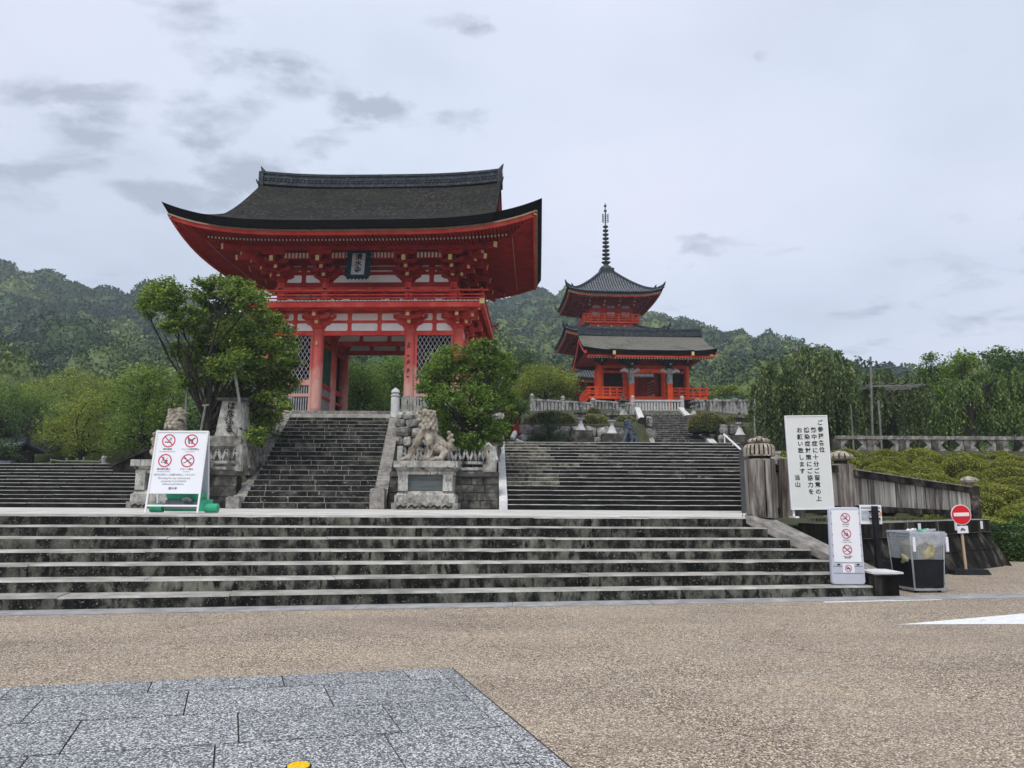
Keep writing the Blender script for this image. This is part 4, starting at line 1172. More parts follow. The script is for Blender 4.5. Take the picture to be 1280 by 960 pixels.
for z, r_ in ((5.36, .03), (5.52, .028), (5.735, .036)):
    ex = .30 if z > 5.6 else .12
    for y in (gy0, gy1):
        MB().beam((-gx0-ex, y, z), (gx0+ex, y, z), r_*2, r_*2).obj('gallery_rail', 'vermilion', gate)
    for s in (-1, 1):
        MB().beam((s*gx0, gy0-ex, z+.004), (s*gx0, gy1+ex, z+.004), r_*2, r_*2).obj('gallery_rail', 'vermilion', gate)
for i in range(11):
    for y in (gy0, gy1): inst('rail_post', rp, gate, (-gx0+2*gx0*i/10, y, 5.256))
for i in range(1, 7):
    for s in (-1, 1): inst('rail_post', rp, gate, (s*gx0, gy0+(gy1-gy0)*i/7, 5.256))
for s in (-1, 1):
    mb = MB(); mb.box(s*gx0-.11, s*gx0+.11, gy0-.14, gy0+.08, 5.06, 5.30); mb.obj('corner_fitting', 'yellow_end_paint', gate)
# upper storey
UX = [-4.2, -2.02, 2.02, 4.2]; UY0, UY1 = .22, 4.58
mb = MB(); mb.box(-4.2, 4.2, UY0, UY1, 5.2, 7.95); mb.obj('upper_wall', 'vermilion_shaded', gate)
uc = MB().lathe([(.2, 0), (.2, 1.3)], n=16).mesh('upper_column', 'vermilion')
for x in UX:
    for y in (UY0-.03, UY1+.03): inst('upper_column', uc, gate, (x, y, 5.2))
mb = MB(); mb.box(-4.45, 4.45, UY0-.16, UY0-.001, 6.02, 6.28); mb.obj('upper_beam', 'vermilion', gate)
mb = MB(); mb.box(-4.40, 4.40, UY0-.13, UY0-.001, 6.281, 6.52); mb.obj('upper_beam', 'vermilion_shaded', gate)
for s in (-1, 1):
    mb = MB(); mb.box(s*4.2-.02 if s > 0 else -4.36, 4.36 if s > 0 else -4.18, UY0, UY1, 6.02, 6.5); mb.obj('upper_beam', 'vermilion', gate)
kn = MB().tube([(0, 0, 0), (0, -.07, 0)], [.1, .075], 12).mesh('nail_cover', 'black_iron')
for x in UX: inst('nail_cover', kn, gate, (x, UY0-.235, 6.13))
# upper plaster panels and thin strips
for (a, c, ll, lr) in ((-4.02, -3.24, .32, 0), (-3.02, -2.28, 0, .30), (-1.72, 1.72, .36, .36), (2.28, 3.02, .30, 0), (3.24, 4.02, 0, .32)):
    panel(a, c, 6.55, 6.92, UY0-.002, ll, lr)
    for z in (7.10, 7.34):
        mb = MB(); mb.box(a+.30*(ll > 0)+.05, c-.30*(lr > 0)-.05, UY0-.03, UY0-.001, z, z+.05); mb.obj('plaster_strip', 'white_plaster', gate)
mb = MB(); mb.box(-4.3, 4.3, UY0-.10, UY0-.001, 7.17, 7.31); mb.obj('upper_beam', 'vermilion_shaded', gate)
# windows and notices between the upper columns
for (a, c, z0, z1, mt, nm) in ((-3.95, -3.62, 5.62, 5.74, 'white_plaster', 'wall_strip'), (-3.95, -3.62, 5.36, 5.47, 'white_plaster', 'wall_strip'), (-3.45, -2.50, 5.55, 5.90, 'drab_window', 'slatted_window'),
        (-2.42, -2.30, 5.60, 5.74, 'white_plaster', 'wall_strip'), (-1.75, -1.62, 5.60, 5.74, 'white_plaster', 'wall_strip'), (-1.2, -.85, 5.62, 5.74, 'white_plaster', 'wall_strip'), (-1.2, -.85, 5.36, 5.47, 'white_plaster', 'wall_strip'),
        (.72, 1.08, 5.62, 5.74, 'white_plaster', 'wall_strip'), (.72, 1.08, 5.36, 5.47, 'white_plaster', 'wall_strip'), (1.62, 1.76, 5.58, 5.74, 'white_plaster', 'wall_strip'), (2.28, 2.42, 5.58, 5.74, 'white_plaster', 'wall_strip'), (2.50, 3.20, 5.55, 5.80, 'drab_window', 'slatted_window'), (3.32, 3.66, 5.60, 5.72, 'white_plaster', 'wall_strip'), (3.32, 3.66, 5.36, 5.46, 'white_plaster', 'wall_strip')):
    mb = MB(); mb.box(a, c, UY0-.03, UY0-.001, z0, z1); mb.obj(nm, mt, gate)
# upper brackets, three steps with tail rafters
for x in UX:
    for y, oy in ((UY0, -1), (UY1, 1)):
        mb = MB(); bracket(mb, x, y, 6.5, 0, oy, 3, .45, .27, arm=.6, tail=((.2, 1.15), (1.62, .78))); mb.obj('bracket_set', ['vermilion_shaded', 'yellow_end_paint'], gate)
for s in (-1, 1):
    for y in (UY0, 2.4, UY1):
        mb = MB(); bracket(mb, s*4.2, y, 6.505, s, 0, 3, .45, .27, arm=.6, w=.165, tail=((.2, 1.15), (1.62, .78))); mb.obj('bracket_set', ['vermilion_shaded', 'yellow_end_paint'], gate)
    for y, oy in ((UY0, -1), (UY1, 1)):
        mb = MB(); bracket(mb, s*4.2, y, 6.51, s*.7071, oy*.7071, 4, .5, .25, arm=.28, tail=((.2, 1.2), (2.3, .80)))
        o1 = Vector((s*.7071, oy*.7071, 0)); c_ = Vector((s*4.2, y, 6.51))
        a = c_+o1*.5+Vector((0, 0, 1.45)); e = c_+o1*3.0+Vector((0, 0, 1.18)); mb.beam(a, e, .2, .27); dv = (e-a).normalized(); mb.beam(e+dv*.001, e+dv*.02, .2, .26, 1)
        mb.obj('bracket_set', ['vermilion_shaded', 'yellow_end_paint'], gate)
# purlins
for (yy) in (UY0-1.42, UY1+1.42):
    mb = MB(); mb.box(-5.9, 5.9, yy-.09, yy+.09, 7.72, 7.90); mb.obj('purlin', 'vermilion_shaded', gate)
for s in (-1, 1):
    mb = MB(); mb.box(s*5.62-.09, s*5.62+.09, UY0-1.7, UY1+1.7, 7.721, 7.899); mb.obj('purlin', 'vermilion_shaded', gate)
# striped cove between brackets
for (a, c) in ((-3.75, -2.55), (-1.5, 1.5), (2.55, 3.75)):
    mb = MB(); n = int((c-a)/.165)
    mb.box(a-.08, c+.08, UY0-1.16, UY0-1.12, 7.36, 7.72, 1)
    for i in range(n):
        x = a+(c-a)*(i+.5)/n; mb.box(x-.045, x+.045, UY0-1.19, UY0-1.161, 7.42, 7.66, 0)
    tag(mb.obj('cove_strips', ['white_end_paint', 'vermilion_shaded'], gate), kind='stuff')
# roof
AX, AY, XG = 8.45, 6.0, 6.34
def lift(x, y): return .92*(min(1, abs(x)/AX))**4*(min(1, abs(y-GC)/AY))**3
def prof(d): return 4.18*(max(0, d)/AY)**1.24
def zmain(x, y): return 8.26+prof(AY-abs(y-GC))+lift(x, y)+.25*(abs(x)/XG)**4*sm((AY-abs(y-GC))/AY)
def zskirt(x, y): return 8.26+prof(min(AX-abs(x), AY-abs(y-GC)))+lift(x, y)
ysr = lin(GC-AY, GC+AY, 36)
roof_slab('roof', lin(-XG, XG, 44), ysr, zmain, .38, .0, ['bark_thatch', 'thatch_edge'], gate)
# side skirts (grids clipped to the hip), built as ruled patches
for s in (-1, 1):
    mb = MB(); xs = [XG+.002+(AX-XG)*i/10 for i in range(11)]; nx = 11; ys = lin(GC-AY, GC+AY, 40)
    for lay in (0, 1):
        for y in ys:
            for x in xs:
                xx, yy = x, y
                if lay: xx = XG+.002+(x-XG)*(1-.22/(AX-XG)); yy = GC+(y-GC)*(1-.22/AY*(abs(y-GC)/AY))
                mb.v.append((s*xx, yy, zskirt(x, y)-(.40 if lay else 0)))
    B = nx*len(ys)
    for j in range(len(ys)-1):
        for i in range(nx-1):
            a = j*nx+i; mb.f.append((a, a+1, a+nx+1, a+nx)[::s]); mb.m.append(0); mb.f.append((B+a, B+a+nx, B+a+nx+1, B+a+1)[::s]); mb.m.append(1)
        a = j*nx+nx-1; mb.f.append((a, B+a, B+a+nx, a+nx)[::s]); mb.m.append(1)
    for i in range(nx-1):
        for a, sg in ((i, 1), ((len(ys)-1)*nx+i, -1)):
            mb.f.append((a, B+a, B+a+1, a+1)[::sg*s]); mb.m.append(1)
    mb.obj('roof_skirt', ['bark_thatch', 'thatch_edge'], gate, smooth=True)
    # roof continuing in under the gable, then the gable wall
    mb = MB(); yy = lin(GC-3.9, GC+3.9, 20); xs2 = [XG-.001-.7*i/3 for i in range(4)]
    for y in yy:
        for x in xs2: mb.v.append((s*x, y, 8.05+prof(AX-x)*.93))
    for j in range(20):
        for i in range(3): a = j*4+i; mb.f.append((a, a+4, a+5, a+1)[::s]); mb.m.append(0)
    mb.obj('roof_under_gable', 'bark_thatch', gate)
    mb = MB(); pr = [(s*(XG-.55), y, zmain(0, y)-.3) for y in lin(GC-3.6, GC+3.6, 16)]
    k = len(pr); mb.add(pr+[(p[0], p[1], 9.2) for p in pr], [(i, i+1, k+i+1, k+i) for i in range(k-1)]); mb.obj('gable_wall', 'vermilion_shaded', gate)
    for sy in (-1, 1):     # barge boards
        mb = MB(); pts = [(s*(XG-.12), GC+sy*d, zmain(s*XG, GC+sy*d)-.52) for d in lin(.1, 4.2, 12)]
        for a, c in zip(pts, pts[1:]): mb.beam(a, c, .10, .26)
        mb.obj('barge_board', 'vermilion', gate)
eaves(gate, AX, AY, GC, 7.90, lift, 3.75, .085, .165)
# ridge of dark tiles
mb = MB(); nseg = 30
zr = lambda x: 12.34+.27*(abs(x)/6.3)**3
def ridge_layers(mb, layers, L, zr, yc, nseg=30):
    for (w, h0, h1, mi) in layers:
        for i in range(nseg):
            x0, x1 = -L+2*L*i/nseg, -L+2*L*(i+1)/nseg
            z0, z1 = zr(x0), zr(x1)
            mb.prism8([(x0, yc-w/2, z0+h0), (x1, yc-w/2, z1+h0), (x1, yc+w/2, z1+h0), (x0, yc+w/2, z0+h0)], [(x0, yc-w/2, z0+h1), (x1, yc-w/2, z1+h1), (x1, yc+w/2, z1+h1), (x0, yc+w/2, z0+h1)], mi)
ridge_layers(mb, [(.62, -.05, .10, 0), (.50, .10, .30, 0), (.60, .30, .36, 0), (.42, .36, .55, 0), (.52, .55, .62, 0), (.30, .62, .72, 0)], 6.22, zr, GC)
mb.obj('ridge', 'ridge_tile', gate)
mb = MB()
for i in range(60):
    x = -6.1+12.2*i/59; z = zr(x)
    mb.tube([(x, GC-.27, z+.2), (x, GC-.34, z+.2)], [.065, .065], 8)
tag(mb.obj('ridge_discs', 'ridge_tile', gate), kind='stuff')
for s in (-1, 1):
    mb = MB(); z = zr(6.2)
    mb.box(s*6.3-.12, s*6.3+.12, GC-.36, GC+.36, z-.25, z+.62)
    mb.tube([(s*6.25, GC, z+.6), (s*6.36, GC, z+.85), (s*6.46, GC, z+1.05)], [.16, .09, .02], 8)
    mb.tube([(s*6.3, GC-.3, z-.15), (s*6.42, GC-.42, z-.05), (s*6.5, GC-.48, z+.12)], [.1, .06, .02], 6)
    mb.obj('ridge_end_tile', 'ridge_tile', gate)
# name plaque
pq = MB().box(-.52, .52, -.05, .05, -.72, .72).obj('plaque', 'verdigris_frame', gate)
pq.location = (-.13, UY0-1.35, 7.02); pq.rotation_euler = (radians(-12), 0, 0)
mb = MB()
for i in range(8):
    zz = -.64+i*.183
    for s in (-1, 1): mb.tube([(s*.50, -.04, zz), (s*.58, -.05, zz+.05), (s*.50, -.04, zz+.1)], [.05, .06, .05], 6)
for i in range(6):
    xx = -.42+i*.168
    for s in (-1, 1): mb.tube([(xx-.05, -.04, s*.70), (xx, -.05, s*.78), (xx+.05, -.04, s*.70)], [.05, .06, .05], 6)
mb.obj('carved_frame', 'verdigris_frame', pq)
MB().box(-.31, .31, -.07, -.051, -.56, .56).obj('plaque_field', 'lattice_pale', pq)
tm = text_mesh('清水寺', .36, 'ink', .004, .008, vertical=True, pitch=.98); o = tm.obj('lettering', 'ink', pq); o.location = (0, -.074, .35)
# bronze ornaments on the right inner front column
for z, h in ((3.35, .30), (2.85, .10), (2.55, .22), (2.15, .22), (1.85, .08)):
    mb = MB()
    for k in range(3): mb.beam((2.2-.09+.05*k, -.27, z-h/2+.02*k), (2.2-.03+.04*k, -.27, z+h/2-.03*k), .02, .028, 0, (0, 1, 0))
    mb.obj('bronze_ornament', 'bronze_green', gate)
for x in (-2.2, -4.5):
    mb = MB(); mb.lathe([(.0, 0), (.05, .05), (.06, .16), (.03, .22), (.0, .26)], (x, -.29, 3.3), 8); mb.obj('bronze_ornament', 'yellow_end_paint', gate)
# ------------------------------------------------------------------ pagoda
PG = Vector((9.85, 75.0, 0)); pag = thing('pagoda', 'three-storeyed red pagoda with grey tiled roofs and tall bronze spire behind the west gate', 'pagoda', (PG.x, PG.y, 8.5), .05)
def Zp(z): return z-8.5
def pagoda_roof(ax, z_e, z_t, lf, p=1.35, half_top=.75):
    """square tiled roof: eave top z_e, meets the storey above at z_t"""
    def lift(x, y): return lf*(min(1, abs(x)/ax))**4*(min(1, abs(y)/ax))**4
    def zt(x, y):
        d = (ax-max(abs(x), abs(y)))/(ax-half_top); return z_e+(z_t-z_e)*max(0, min(1, d))**p+lift(x, y)
    g_ = lin(-ax, ax, 28)
    roof_slab('roof', g_, g_, zt, .16, .10, ['dark_tile_gap', 'dark_tile_gap'], pag)
    # tile ribs
    mb = MB(); n = int(2*ax/.26)
    for i in range(n+1):
        a = -ax+.04+(2*ax-.08)*i/n; lo = ax; hi = max(abs(a), half_top)
        if lo-hi < .2: continue
        k = 6
        for s in (-1, 1):
            p1 = [(a, s*(lo+(hi-lo)*j/k), zt(a, s*(lo+(hi-lo)*j/k))+.03) for j in range(k+1)]
            p2 = [(q[1], q[0], q[2]) for q in p1]
            for pts in (p1, p2):
                for c, e in zip(pts, pts[1:]): mb.beam(c, e, .13, .12)
    tag(mb.obj('tile_rows', 'grey_tile', pag), kind='stuff')
    for sx in (-1, 1):
        for sy in (-1, 1):
            mb = MB(); m_ = 10
            pts = [(sx*(ax-(ax-half_top)*j/m_), sy*(ax-(ax-half_top)*j/m_), zt(sx*(ax-(ax-half_top)*j/m_), sy*(ax-(ax-half_top)*j/m_))+.14) for j in range(m_+1)]
            hip_ridge(mb, pts, .28, .30)
            for f in (0, .17):
                q = Vector(pts[0]).lerp(Vector(pts[-1]), f); q.z = zt(q.x, q.y)+.2
                mb.tube([q, q+Vector((sx*.08, sy*.08, .20)), q+Vector((sx*.16, sy*.16, .38))], [.14, .10, .03], 6)
            mb.obj('hip_ridge', 'ridge_tile', pag)
    return lift
def pag_body(b_, z0, z1, ax, zed, lf_fn, color='vermilion'):
    mb = MB(); mb.box(-b_, b_, -b_, b_, z0, z1); mb.obj('storey_wall', 'vermilion_shaded', pag)
    for i in range(4):
        x = -b_+2*b_*i/3
        for s in (-1, 1):
            MB().lathe([(.17, z0), (.17, z0+1.2)], (x, s*b_, 0), 10).obj('column', 'orange_vermilion', pag)
            if 0 < i < 3: MB().lathe([(.17, z0), (.17, z0+1.2)], (s*b_, x, 0), 10).obj('column', 'orange_vermilion', pag)
    for s in (-1, 1):
        for i in range(4):
            x = -b_+2*b_*i/3
            for (a, c, nx_, ny_) in ((x, s*b_, 0, s), (s*b_, x, s, 0)):
                mb = MB(); bracket(mb, a, c, z1-1.55, nx_, ny_, 3, .42, .27, arm=.48); mb.obj('bracket_set', ['vermilion_shaded', 'yellow_end_paint'], pag)
    # pale panels between the bracket sets
    for (dx, dy) in ((0, -1), (-1, 0), (1, 0), (0, 1)):
        mb = MB()
        for i in range(3):
            x0 = -b_+2*b_*i/3+.35; x1 = -b_+2*b_*(i+1)/3-.35
            for za, zb in ((z1-2.3, z1-1.9), (z1-1.45, z1-1.2)):
                if dy: mb.box(x0, x1, min(dy*b_, dy*(b_+.03)), max(dy*b_, dy*(b_+.03)), za, zb)
                else: mb.box(min(dx*b_, dx*(b_+.03)), max(dx*b_, dx*(b_+.03)), x0, x1, za, zb)
        mb.obj('wall_panel', 'balustrade_stone', pag)
TOPE = Zp(21.75)
lf = pagoda_roof(4.80, TOPE, Zp(25.0), .50, 1.45, .55)
eaves(pag, 4.80, 4.80, 0, TOPE-.20, lf, 2.1, .12, .24, rw=.11, red='vermilion_shaded', tiers=((.28, 1.0, 0), (.95, None, -.12)))
pag_body(2.25, Zp(18.9), Zp(22.2), 4.8, 0, lf)
def balcony(b_, z):
    mb = MB(); mb.box(-b_, b_, -b_, b_, z-.14, z); mb.obj('balcony_floor', 'orange_vermilion', pag)
    rl = MB().box(-.04, .04, -.04, .04, 0, .7).mesh('rail_post', 'orange_vermilion')
    for zz in (.18, .42, .74):
        for s in (-1, 1):
            MB().beam((-b_-.2, s*b_, z+zz), (b_+.2, s*b_, z+zz), .09, .09).obj('balcony_rail', 'orange_vermilion', pag)
            MB().beam((s*b_, -b_-.2, z+zz+.003), (s*b_, b_+.2, z+zz+.003), .09, .09).obj('balcony_rail', 'orange_vermilion', pag)
    for i in range(9):
        x = -b_+2*b_*i/8
        for s in (-1, 1):
            inst('rail_post', rl, pag, (x, s*b_, z+.002))
            if 0 < i < 8: inst('rail_post', rl, pag, (s*b_, x, z+.002))
    # waist with pale frog-leg struts
    mb = MB(); mb.box(-b_+.35, b_-.35, -b_+.35, b_-.35, z-.9, z-.141); mb.obj('balcony_waist', 'orange_vermilion', pag)
    for s in (-1, 1):
        for k in (-1, 0, 1):
            mb = MB(); x = k*1.35; y = s*(b_-.35)
            pts = [(x-.5, z-.85), (x-.28, z-.7), (x-.12, z-.42), (x, z-.3), (x+.12, z-.42), (x+.28, z-.7), (x+.5, z-.85)]
            f = [(a, y+s*.04, c) for a, c in pts]; g2 = [(a, y, c) for a, c in pts]
            mb.add(f+g2, [tuple(range(7))]+[(i, i+1, 7+i+1, 7+i) for i in range(6)]); mb.obj('frog_leg_panel', 'white_plaster', pag)
            mb = MB(); f = [(y+s*.04, a, c) for a, c in pts]; g2 = [(y, a, c) for a, c in pts]
            mb.add(f+g2, [tuple(range(7))]+[(i, i+1, 7+i+1, 7+i) for i in range(6)]); mb.obj('frog_leg_panel', 'white_plaster', pag)
balcony(2.75, Zp(19.25))
E2 = Zp(17.55)
lf2 = pagoda_roof(5.15, E2, Zp(18.85), .50, 1.2, 2.3)
eaves(pag, 5.15, 5.15, 0, E2-.20, lf2, 2.4, .12, .24, rw=.11, tiers=((.28, 1.0, 0), (.95, None, -.12)))
pag_body(2.6, Zp(14.4), Zp(17.9), 5.1, 0, lf2)
balcony(3.1, Zp(14.7))
E1 = Zp(13.0)
lf3 = pagoda_roof(5.5, E1, Zp(14.3), .62, 1.2, 2.7)
eaves(pag, 5.5, 5.5, 0, E1-.20, lf3, 2.5, .12, .30, rw=.11, tiers=((.28, 1.0, 0), (.95, None, -.12)))
pag_body(2.95, Zp(8.6), Zp(13.3), 5.4, 0, lf3)
mb = MB(); mb.box(-4.6, 4.6, -4.6, 4.6, -1.2, .15); mb.obj('stone_base', 'balustrade_stone', pag)
# spire
T = Zp(24.95)
MB().box(-.72, .72, -.72, .72, T-.3, T+.55).obj('dew_basin', 'ridge_tile', pag)
MB().lathe([(.6, .55), (.58, .8), (.3, 1.0), (.22, 1.1), (.5, 1.35)], (0, 0, T), 16).obj('inverted_bowl', 'bronze_green', pag)
MB().tube([(0, 0, T+.5), (0, 0, T+7.9)], [.12, .045], 8).obj('spire_pole', 'bronze_green', pag)
for i in range(9):
    z = T+1.75+i*.44; r = .43-.018*i
    mb = MB(); mb.lathe([(r*.8, -.08), (r, -.03), (r, .06), (r*.8, .10), (.2, .05)], (0, 0, z), 14); mb.obj('spire_ring', 'bronze_green', pag)
mb = MB()
for s in (0, 1):
    for k in (-1, 1):
        for j in range(5):
            z = T+5.75+j*.2; a, c = (k*.14, 0) if s else (0, k*.14); d, e = (k*.32, 0) if s else (0, k*.32)
            mb.beam((a, c, z), (d, e, z+.14), .05, .09)
            mb.beam((d, e, z), (d, e, z+.19), .04, .04, 0, (1, 0, 0))
mb.obj('water_flame', 'bronze_green', pag)
for z, r in ((T+7.05, .17), (T+7.6, .16)):
    MB().lathe([(.02, -r), (r*.8, -r*.5), (r, 0), (r*.75, r*.6), (.02, r*1.3)], (0, 0, z), 12).obj('spire_jewel', 'bronze_green', pag)

# ------------------------------------------------------------------ west gate
WZ = 8.40
WG = thing('west_gate', 'small orange-red west gate with grey-brown bark roof above the upper stairway', 'gate', (10.95, 62.0, WZ), .05)
def Z(z): return z-WZ
FL = Z(9.85)
mb = MB(); mb.box(-5.0, 5.0, -3.2, 3.4, -1.0, .0); mb.obj('stone_base', 'balustrade_stone', WG)
mb = MB(); mb.box(-4.85, 4.85, -2.6, 2.9, FL-.22, FL); mb.obj('veranda_floor', 'orange_vermilion', WG)
for x in (-4.6, -2.6, 2.6, 4.6):
    mb = MB(); mb.box(x-.12, x+.12, -2.5, -2.3, 0, FL-.221); mb.obj('veranda_post', 'orange_vermilion', WG)
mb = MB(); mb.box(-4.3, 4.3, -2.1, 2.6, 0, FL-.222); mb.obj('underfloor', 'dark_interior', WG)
# steps up to the floor
for i in range(4):
    mb = MB(); mb.box(-1.5, 1.5, -4.1+i*.38, -2.62, i*.27+.001, (i+1)*.27); mb.obj('gate_step', 'balustrade_stone', WG)
wc = MB().lathe([(.20, 0), (.20, 2.75)], n=14).mesh('column', 'orange_vermilion')
for x in (-3.6, -1.6, 1.6, 3.6):
    for y in (0.0, 2.4): inst('column', wc, WG, (x, y-1.2, FL))
for y in (-1.2, 1.2):
    mb = MB(); mb.box(-3.75, 3.75, y-.10, y+.10, Z(12.40), Z(12.66)); mb.obj('tie_beam', 'orange_vermilion', WG)
    mb = MB(); mb.box(-3.70, 3.70, y-.05, y+.05, Z(12.661), Z(13.25)); mb.obj('frieze_wall', 'vermilion_shaded', WG)
for x in (-3.6, 3.6):
    mb = MB(); mb.box(x-.1, x+.1, -1.1, 1.1, Z(12.40), Z(12.66)); mb.obj('tie_beam', 'orange_vermilion', WG)
    mb = MB(); mb.box(x-.05, x+.05, -1.1, 1.1, Z(12.661), Z(14.3)); mb.obj('gable_wall', 'vermilion', WG)
# side bays: dark openings with red rails; centre: red doors set back
for s in (-1, 1):
    a, c = (s*1.6, s*3.6) if s > 0 else (-3.6, -1.6)
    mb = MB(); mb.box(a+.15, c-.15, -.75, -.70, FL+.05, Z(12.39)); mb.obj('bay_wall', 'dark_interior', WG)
    for z0, z1 in ((FL+.02, FL+.40), (FL+.62, FL+.80), (Z(12.0), Z(12.2))):
        mb = MB(); mb.box(a+.18, c-.18, -1.26, -1.14, z0, z1); mb.obj('bay_rail', 'vermilion', WG)
    mb = MB(); mb.box(s*3.6-.04, s*3.6+.04, -1.0, 1.0, FL, Z(12.39)); mb.obj('side_wall', 'orange_vermilion', WG)
    mb = MB(); mb.box(a+.15, c-.15, 1.15, 1.2, FL+.05, Z(12.39)); mb.obj('back_wall', 'vermilion_shaded', WG)
for i in range(2):
    x0 = -1.2+i*1.21
    mb = MB(); mb.box(x0, x0+1.19, 1.12, 1.18, FL+.02, Z(12.1)); mb.obj('door_leaf', 'vermilion', WG)
mb = MB()
for i in range(18): mb.box(-1.35+i*.155, -1.29+i*.155, 1.02, 1.1, Z(12.0), Z(12.12))
tag(mb.obj('lintel_studs', 'white_end_paint', WG), kind='stuff')
# slanted barrier in the doorway
mb = MB()
for i in range(6): mb.beam((.75, .9, FL+.2+i*.28), (1.25, .9, FL+.42+i*.28), .05, .12, 0, (0, 1, 0))
mb.obj('striped_board', 'white_plaster', WG)
# porch posts with carved pale capitals
for x in (-1.55, 1.55):
    mb = MB(); mb.box(x-.20, x+.20, -3.55, -3.15, 0, 2.35); mb.obj('porch_post', 'orange_vermilion', WG)
    mb = MB(); mb.box(x-.205, x+.205, -3.555, -3.145, 2.351, 3.6); mb.obj('porch_post_top', 'verdigris_frame' if False else 'balustrade_stone', WG)
    mb = MB()
    for s in (-1, 1): mb.tube([(x+s*.2, -3.35, 3.35), (x+s*.55, -3.35, 3.5), (x+s*.85, -3.35, 3.38)], [.15, .17, .08], 8)
    mb.obj('carved_nosing', 'white_granite', WG)
    mb = MB(); bracket(mb, x, -3.35, 3.62, 0, -1, 1, .4, .26, arm=.55); mb.obj('bracket_set', ['verdigris_frame', 'yellow_end_paint'], WG)
mb = MB()
for a, c, z0, z1 in ((-1.35, -.5, 3.30, 3.42), (-.5, .5, 3.42, 3.42), (.5, 1.35, 3.42, 3.30)): mb.beam((a, -3.35, z0), (c, -3.35, z1), .22, .30)
mb.obj('rainbow_beam', 'orange_vermilion', WG)
for x in (-3.6, -1.6, 1.6, 3.6):
    mb = MB(); bracket(mb, x, -1.2, Z(12.67), 0, -1, 1, .4, .26, arm=.55); mb.obj('bracket_set', ['verdigris_frame', 'yellow_end_paint'], WG)
# veranda railing
rl = MB().box(-.06, .06, -.06, .06, 0, .72).mesh('rail_post', 'orange_vermilion')
for (a, c) in ((-4.8, -2.0), (2.0, 4.8)):
    for zz, h in ((.22, .10), (.42, .08), (.72, .10)):
        MB().beam((a-(.25 if a < -4 else 0), -2.55, FL+zz), (c+(.25 if c > 4 else 0), -2.55, FL+zz), .10, h).obj('veranda_rail', 'orange_vermilion', WG)
    for i in range(6): inst('rail_post', rl, WG, (a+(c-a)*i/5, -2.55, FL))
for s in (-1, 1):
    for zz, h in ((.22, .10), (.42, .08), (.72, .10)):
        MB().beam((s*4.8, -2.7, FL+zz+.003), (s*4.8, 2.9, FL+zz+.003), .10, h).obj('veranda_rail', 'orange_vermilion', WG)
    for i in range(1, 6): inst('rail_post', rl, WG, (s*4.8, -2.55+i*1.05, FL))
# roof: gabled slab with a forward porch slope
WX, WY = 5.35, 4.1
def wl(x, y): return .28*(abs(x)/WX)**4*(min(1, abs(y)/WY))**2
def wz(x, y):
    d = WY-abs(y); return Z(13.35)+2.15*(max(0, d)/WY)**1.3+wl(x, y)
roof_slab('roof', lin(-WX, WX, 28), lin(-WY, WY, 22), wz, .30, .05, ['grey_bark_thatch', 'thatch_edge'], WG)
def wz2(x, y):
    yy = -WY+.5+(y-(-WY+.5)); base = wz(x, -WY+.6)
    return wz(x, max(y, -WY))+.035 if y > -WY+.25 else wz(x, -WY+.25)+.035-(-WY+.25-y)*.20+.03*(abs(x)/3.4)**4
roof_slab('porch_roof', lin(-3.35, 3.05, 18), lin(-5.35, -2.6, 14), wz2, .30, .04, ['grey_bark_thatch', 'thatch_edge'], WG)
def weaves(x0, x1, y, z, nm='rafters'):
    mb = MB(); mb.beam((x0, y, z), (x1, y, z), .10, .14); mb.obj('eave_fascia', 'vermilion', WG)
    mb = MB(); me_ = MB(); n = int((x1-x0)/.22)
    for i in range(n+1):
        x = x0+.05+(x1-x0-.1)*i/n
        mb.beam((x, y+.02, z-.14), (x, y+1.9, z+.42), .10, .12); me_.beam((x, y+.005, z-.145), (x, y+.018, z-.14), .10, .12)
    tag(mb.obj('rafters', 'vermilion_shaded', WG), kind='stuff'); tag(me_.obj('rafter_ends', 'yellow_end_paint', WG), kind='stuff')
weaves(-WX+.25, WX-.25, -WY+.30, Z(12.95)); weaves(-3.2, 2.9, -5.15, Z(12.66))
mb = MB(); mb.box(-WX+.2, WX-.2, -WY+.35, WY-.35, Z(13.35), Z(13.4)); mb.obj('soffit', 'vermilion_shaded', WG)
mb = MB(); mb.box(-3.2, 2.9, -5.1, -3.7, Z(12.98), Z(13.02)); mb.obj('soffit', 'vermilion_shaded', WG)
for s in (-1, 1):
    for sy in (-1, 1):
        mb = MB(); pts = [(s*(WX-.10), sy*d, wz(s*WX, sy*d)-.42) for d in lin(.05, WY-.1, 10)]
        for a, c in zip(pts, pts[1:]): mb.beam(a, c, .10, .24)
        mb.obj('barge_board', 'vermilion', WG)
mb = MB(); wr = lambda x: Z(15.46)+.12*(abs(x)/5.2)**3
ridge_layers(mb, [(.55, -.1, .12, 0), (.42, .12, .42, 0), (.5, .42, .50, 0), (.26, .50, .60, 0)], 5.2, wr, 0, 16)
mb.obj('ridge', 'ridge_tile', WG)
for s in (-1, 1):
    mb = MB(); z = wr(5.2); mb.box(s*5.27-.08, s*5.27+.08, -.32, .32, z-.22, z+.45)
    mb.tube([(s*5.25, 0, z+.45), (s*5.35, 0, z+.68), (s*5.45, 0, z+.85)], [.13, .07, .02], 6); mb.obj('ridge_end_tile', 'ridge_tile', WG)
    mb = MB(); mb.box(s*(3.1)-.1-.15, s*3.1+.1-.15, -5.36, -5.2, Z(12.75), Z(13.05)); mb.obj('corner_fitting', 'yellow_end_paint', WG)
# small carved bronze finial post on the veranda corner
MB().lathe([(.1, 0), (.1, .75), (.16, .82), (.14, 1.0), (.03, 1.2)], (4.55, -2.5, FL), 10).obj('finial_post', 'bronze_dark', WG)
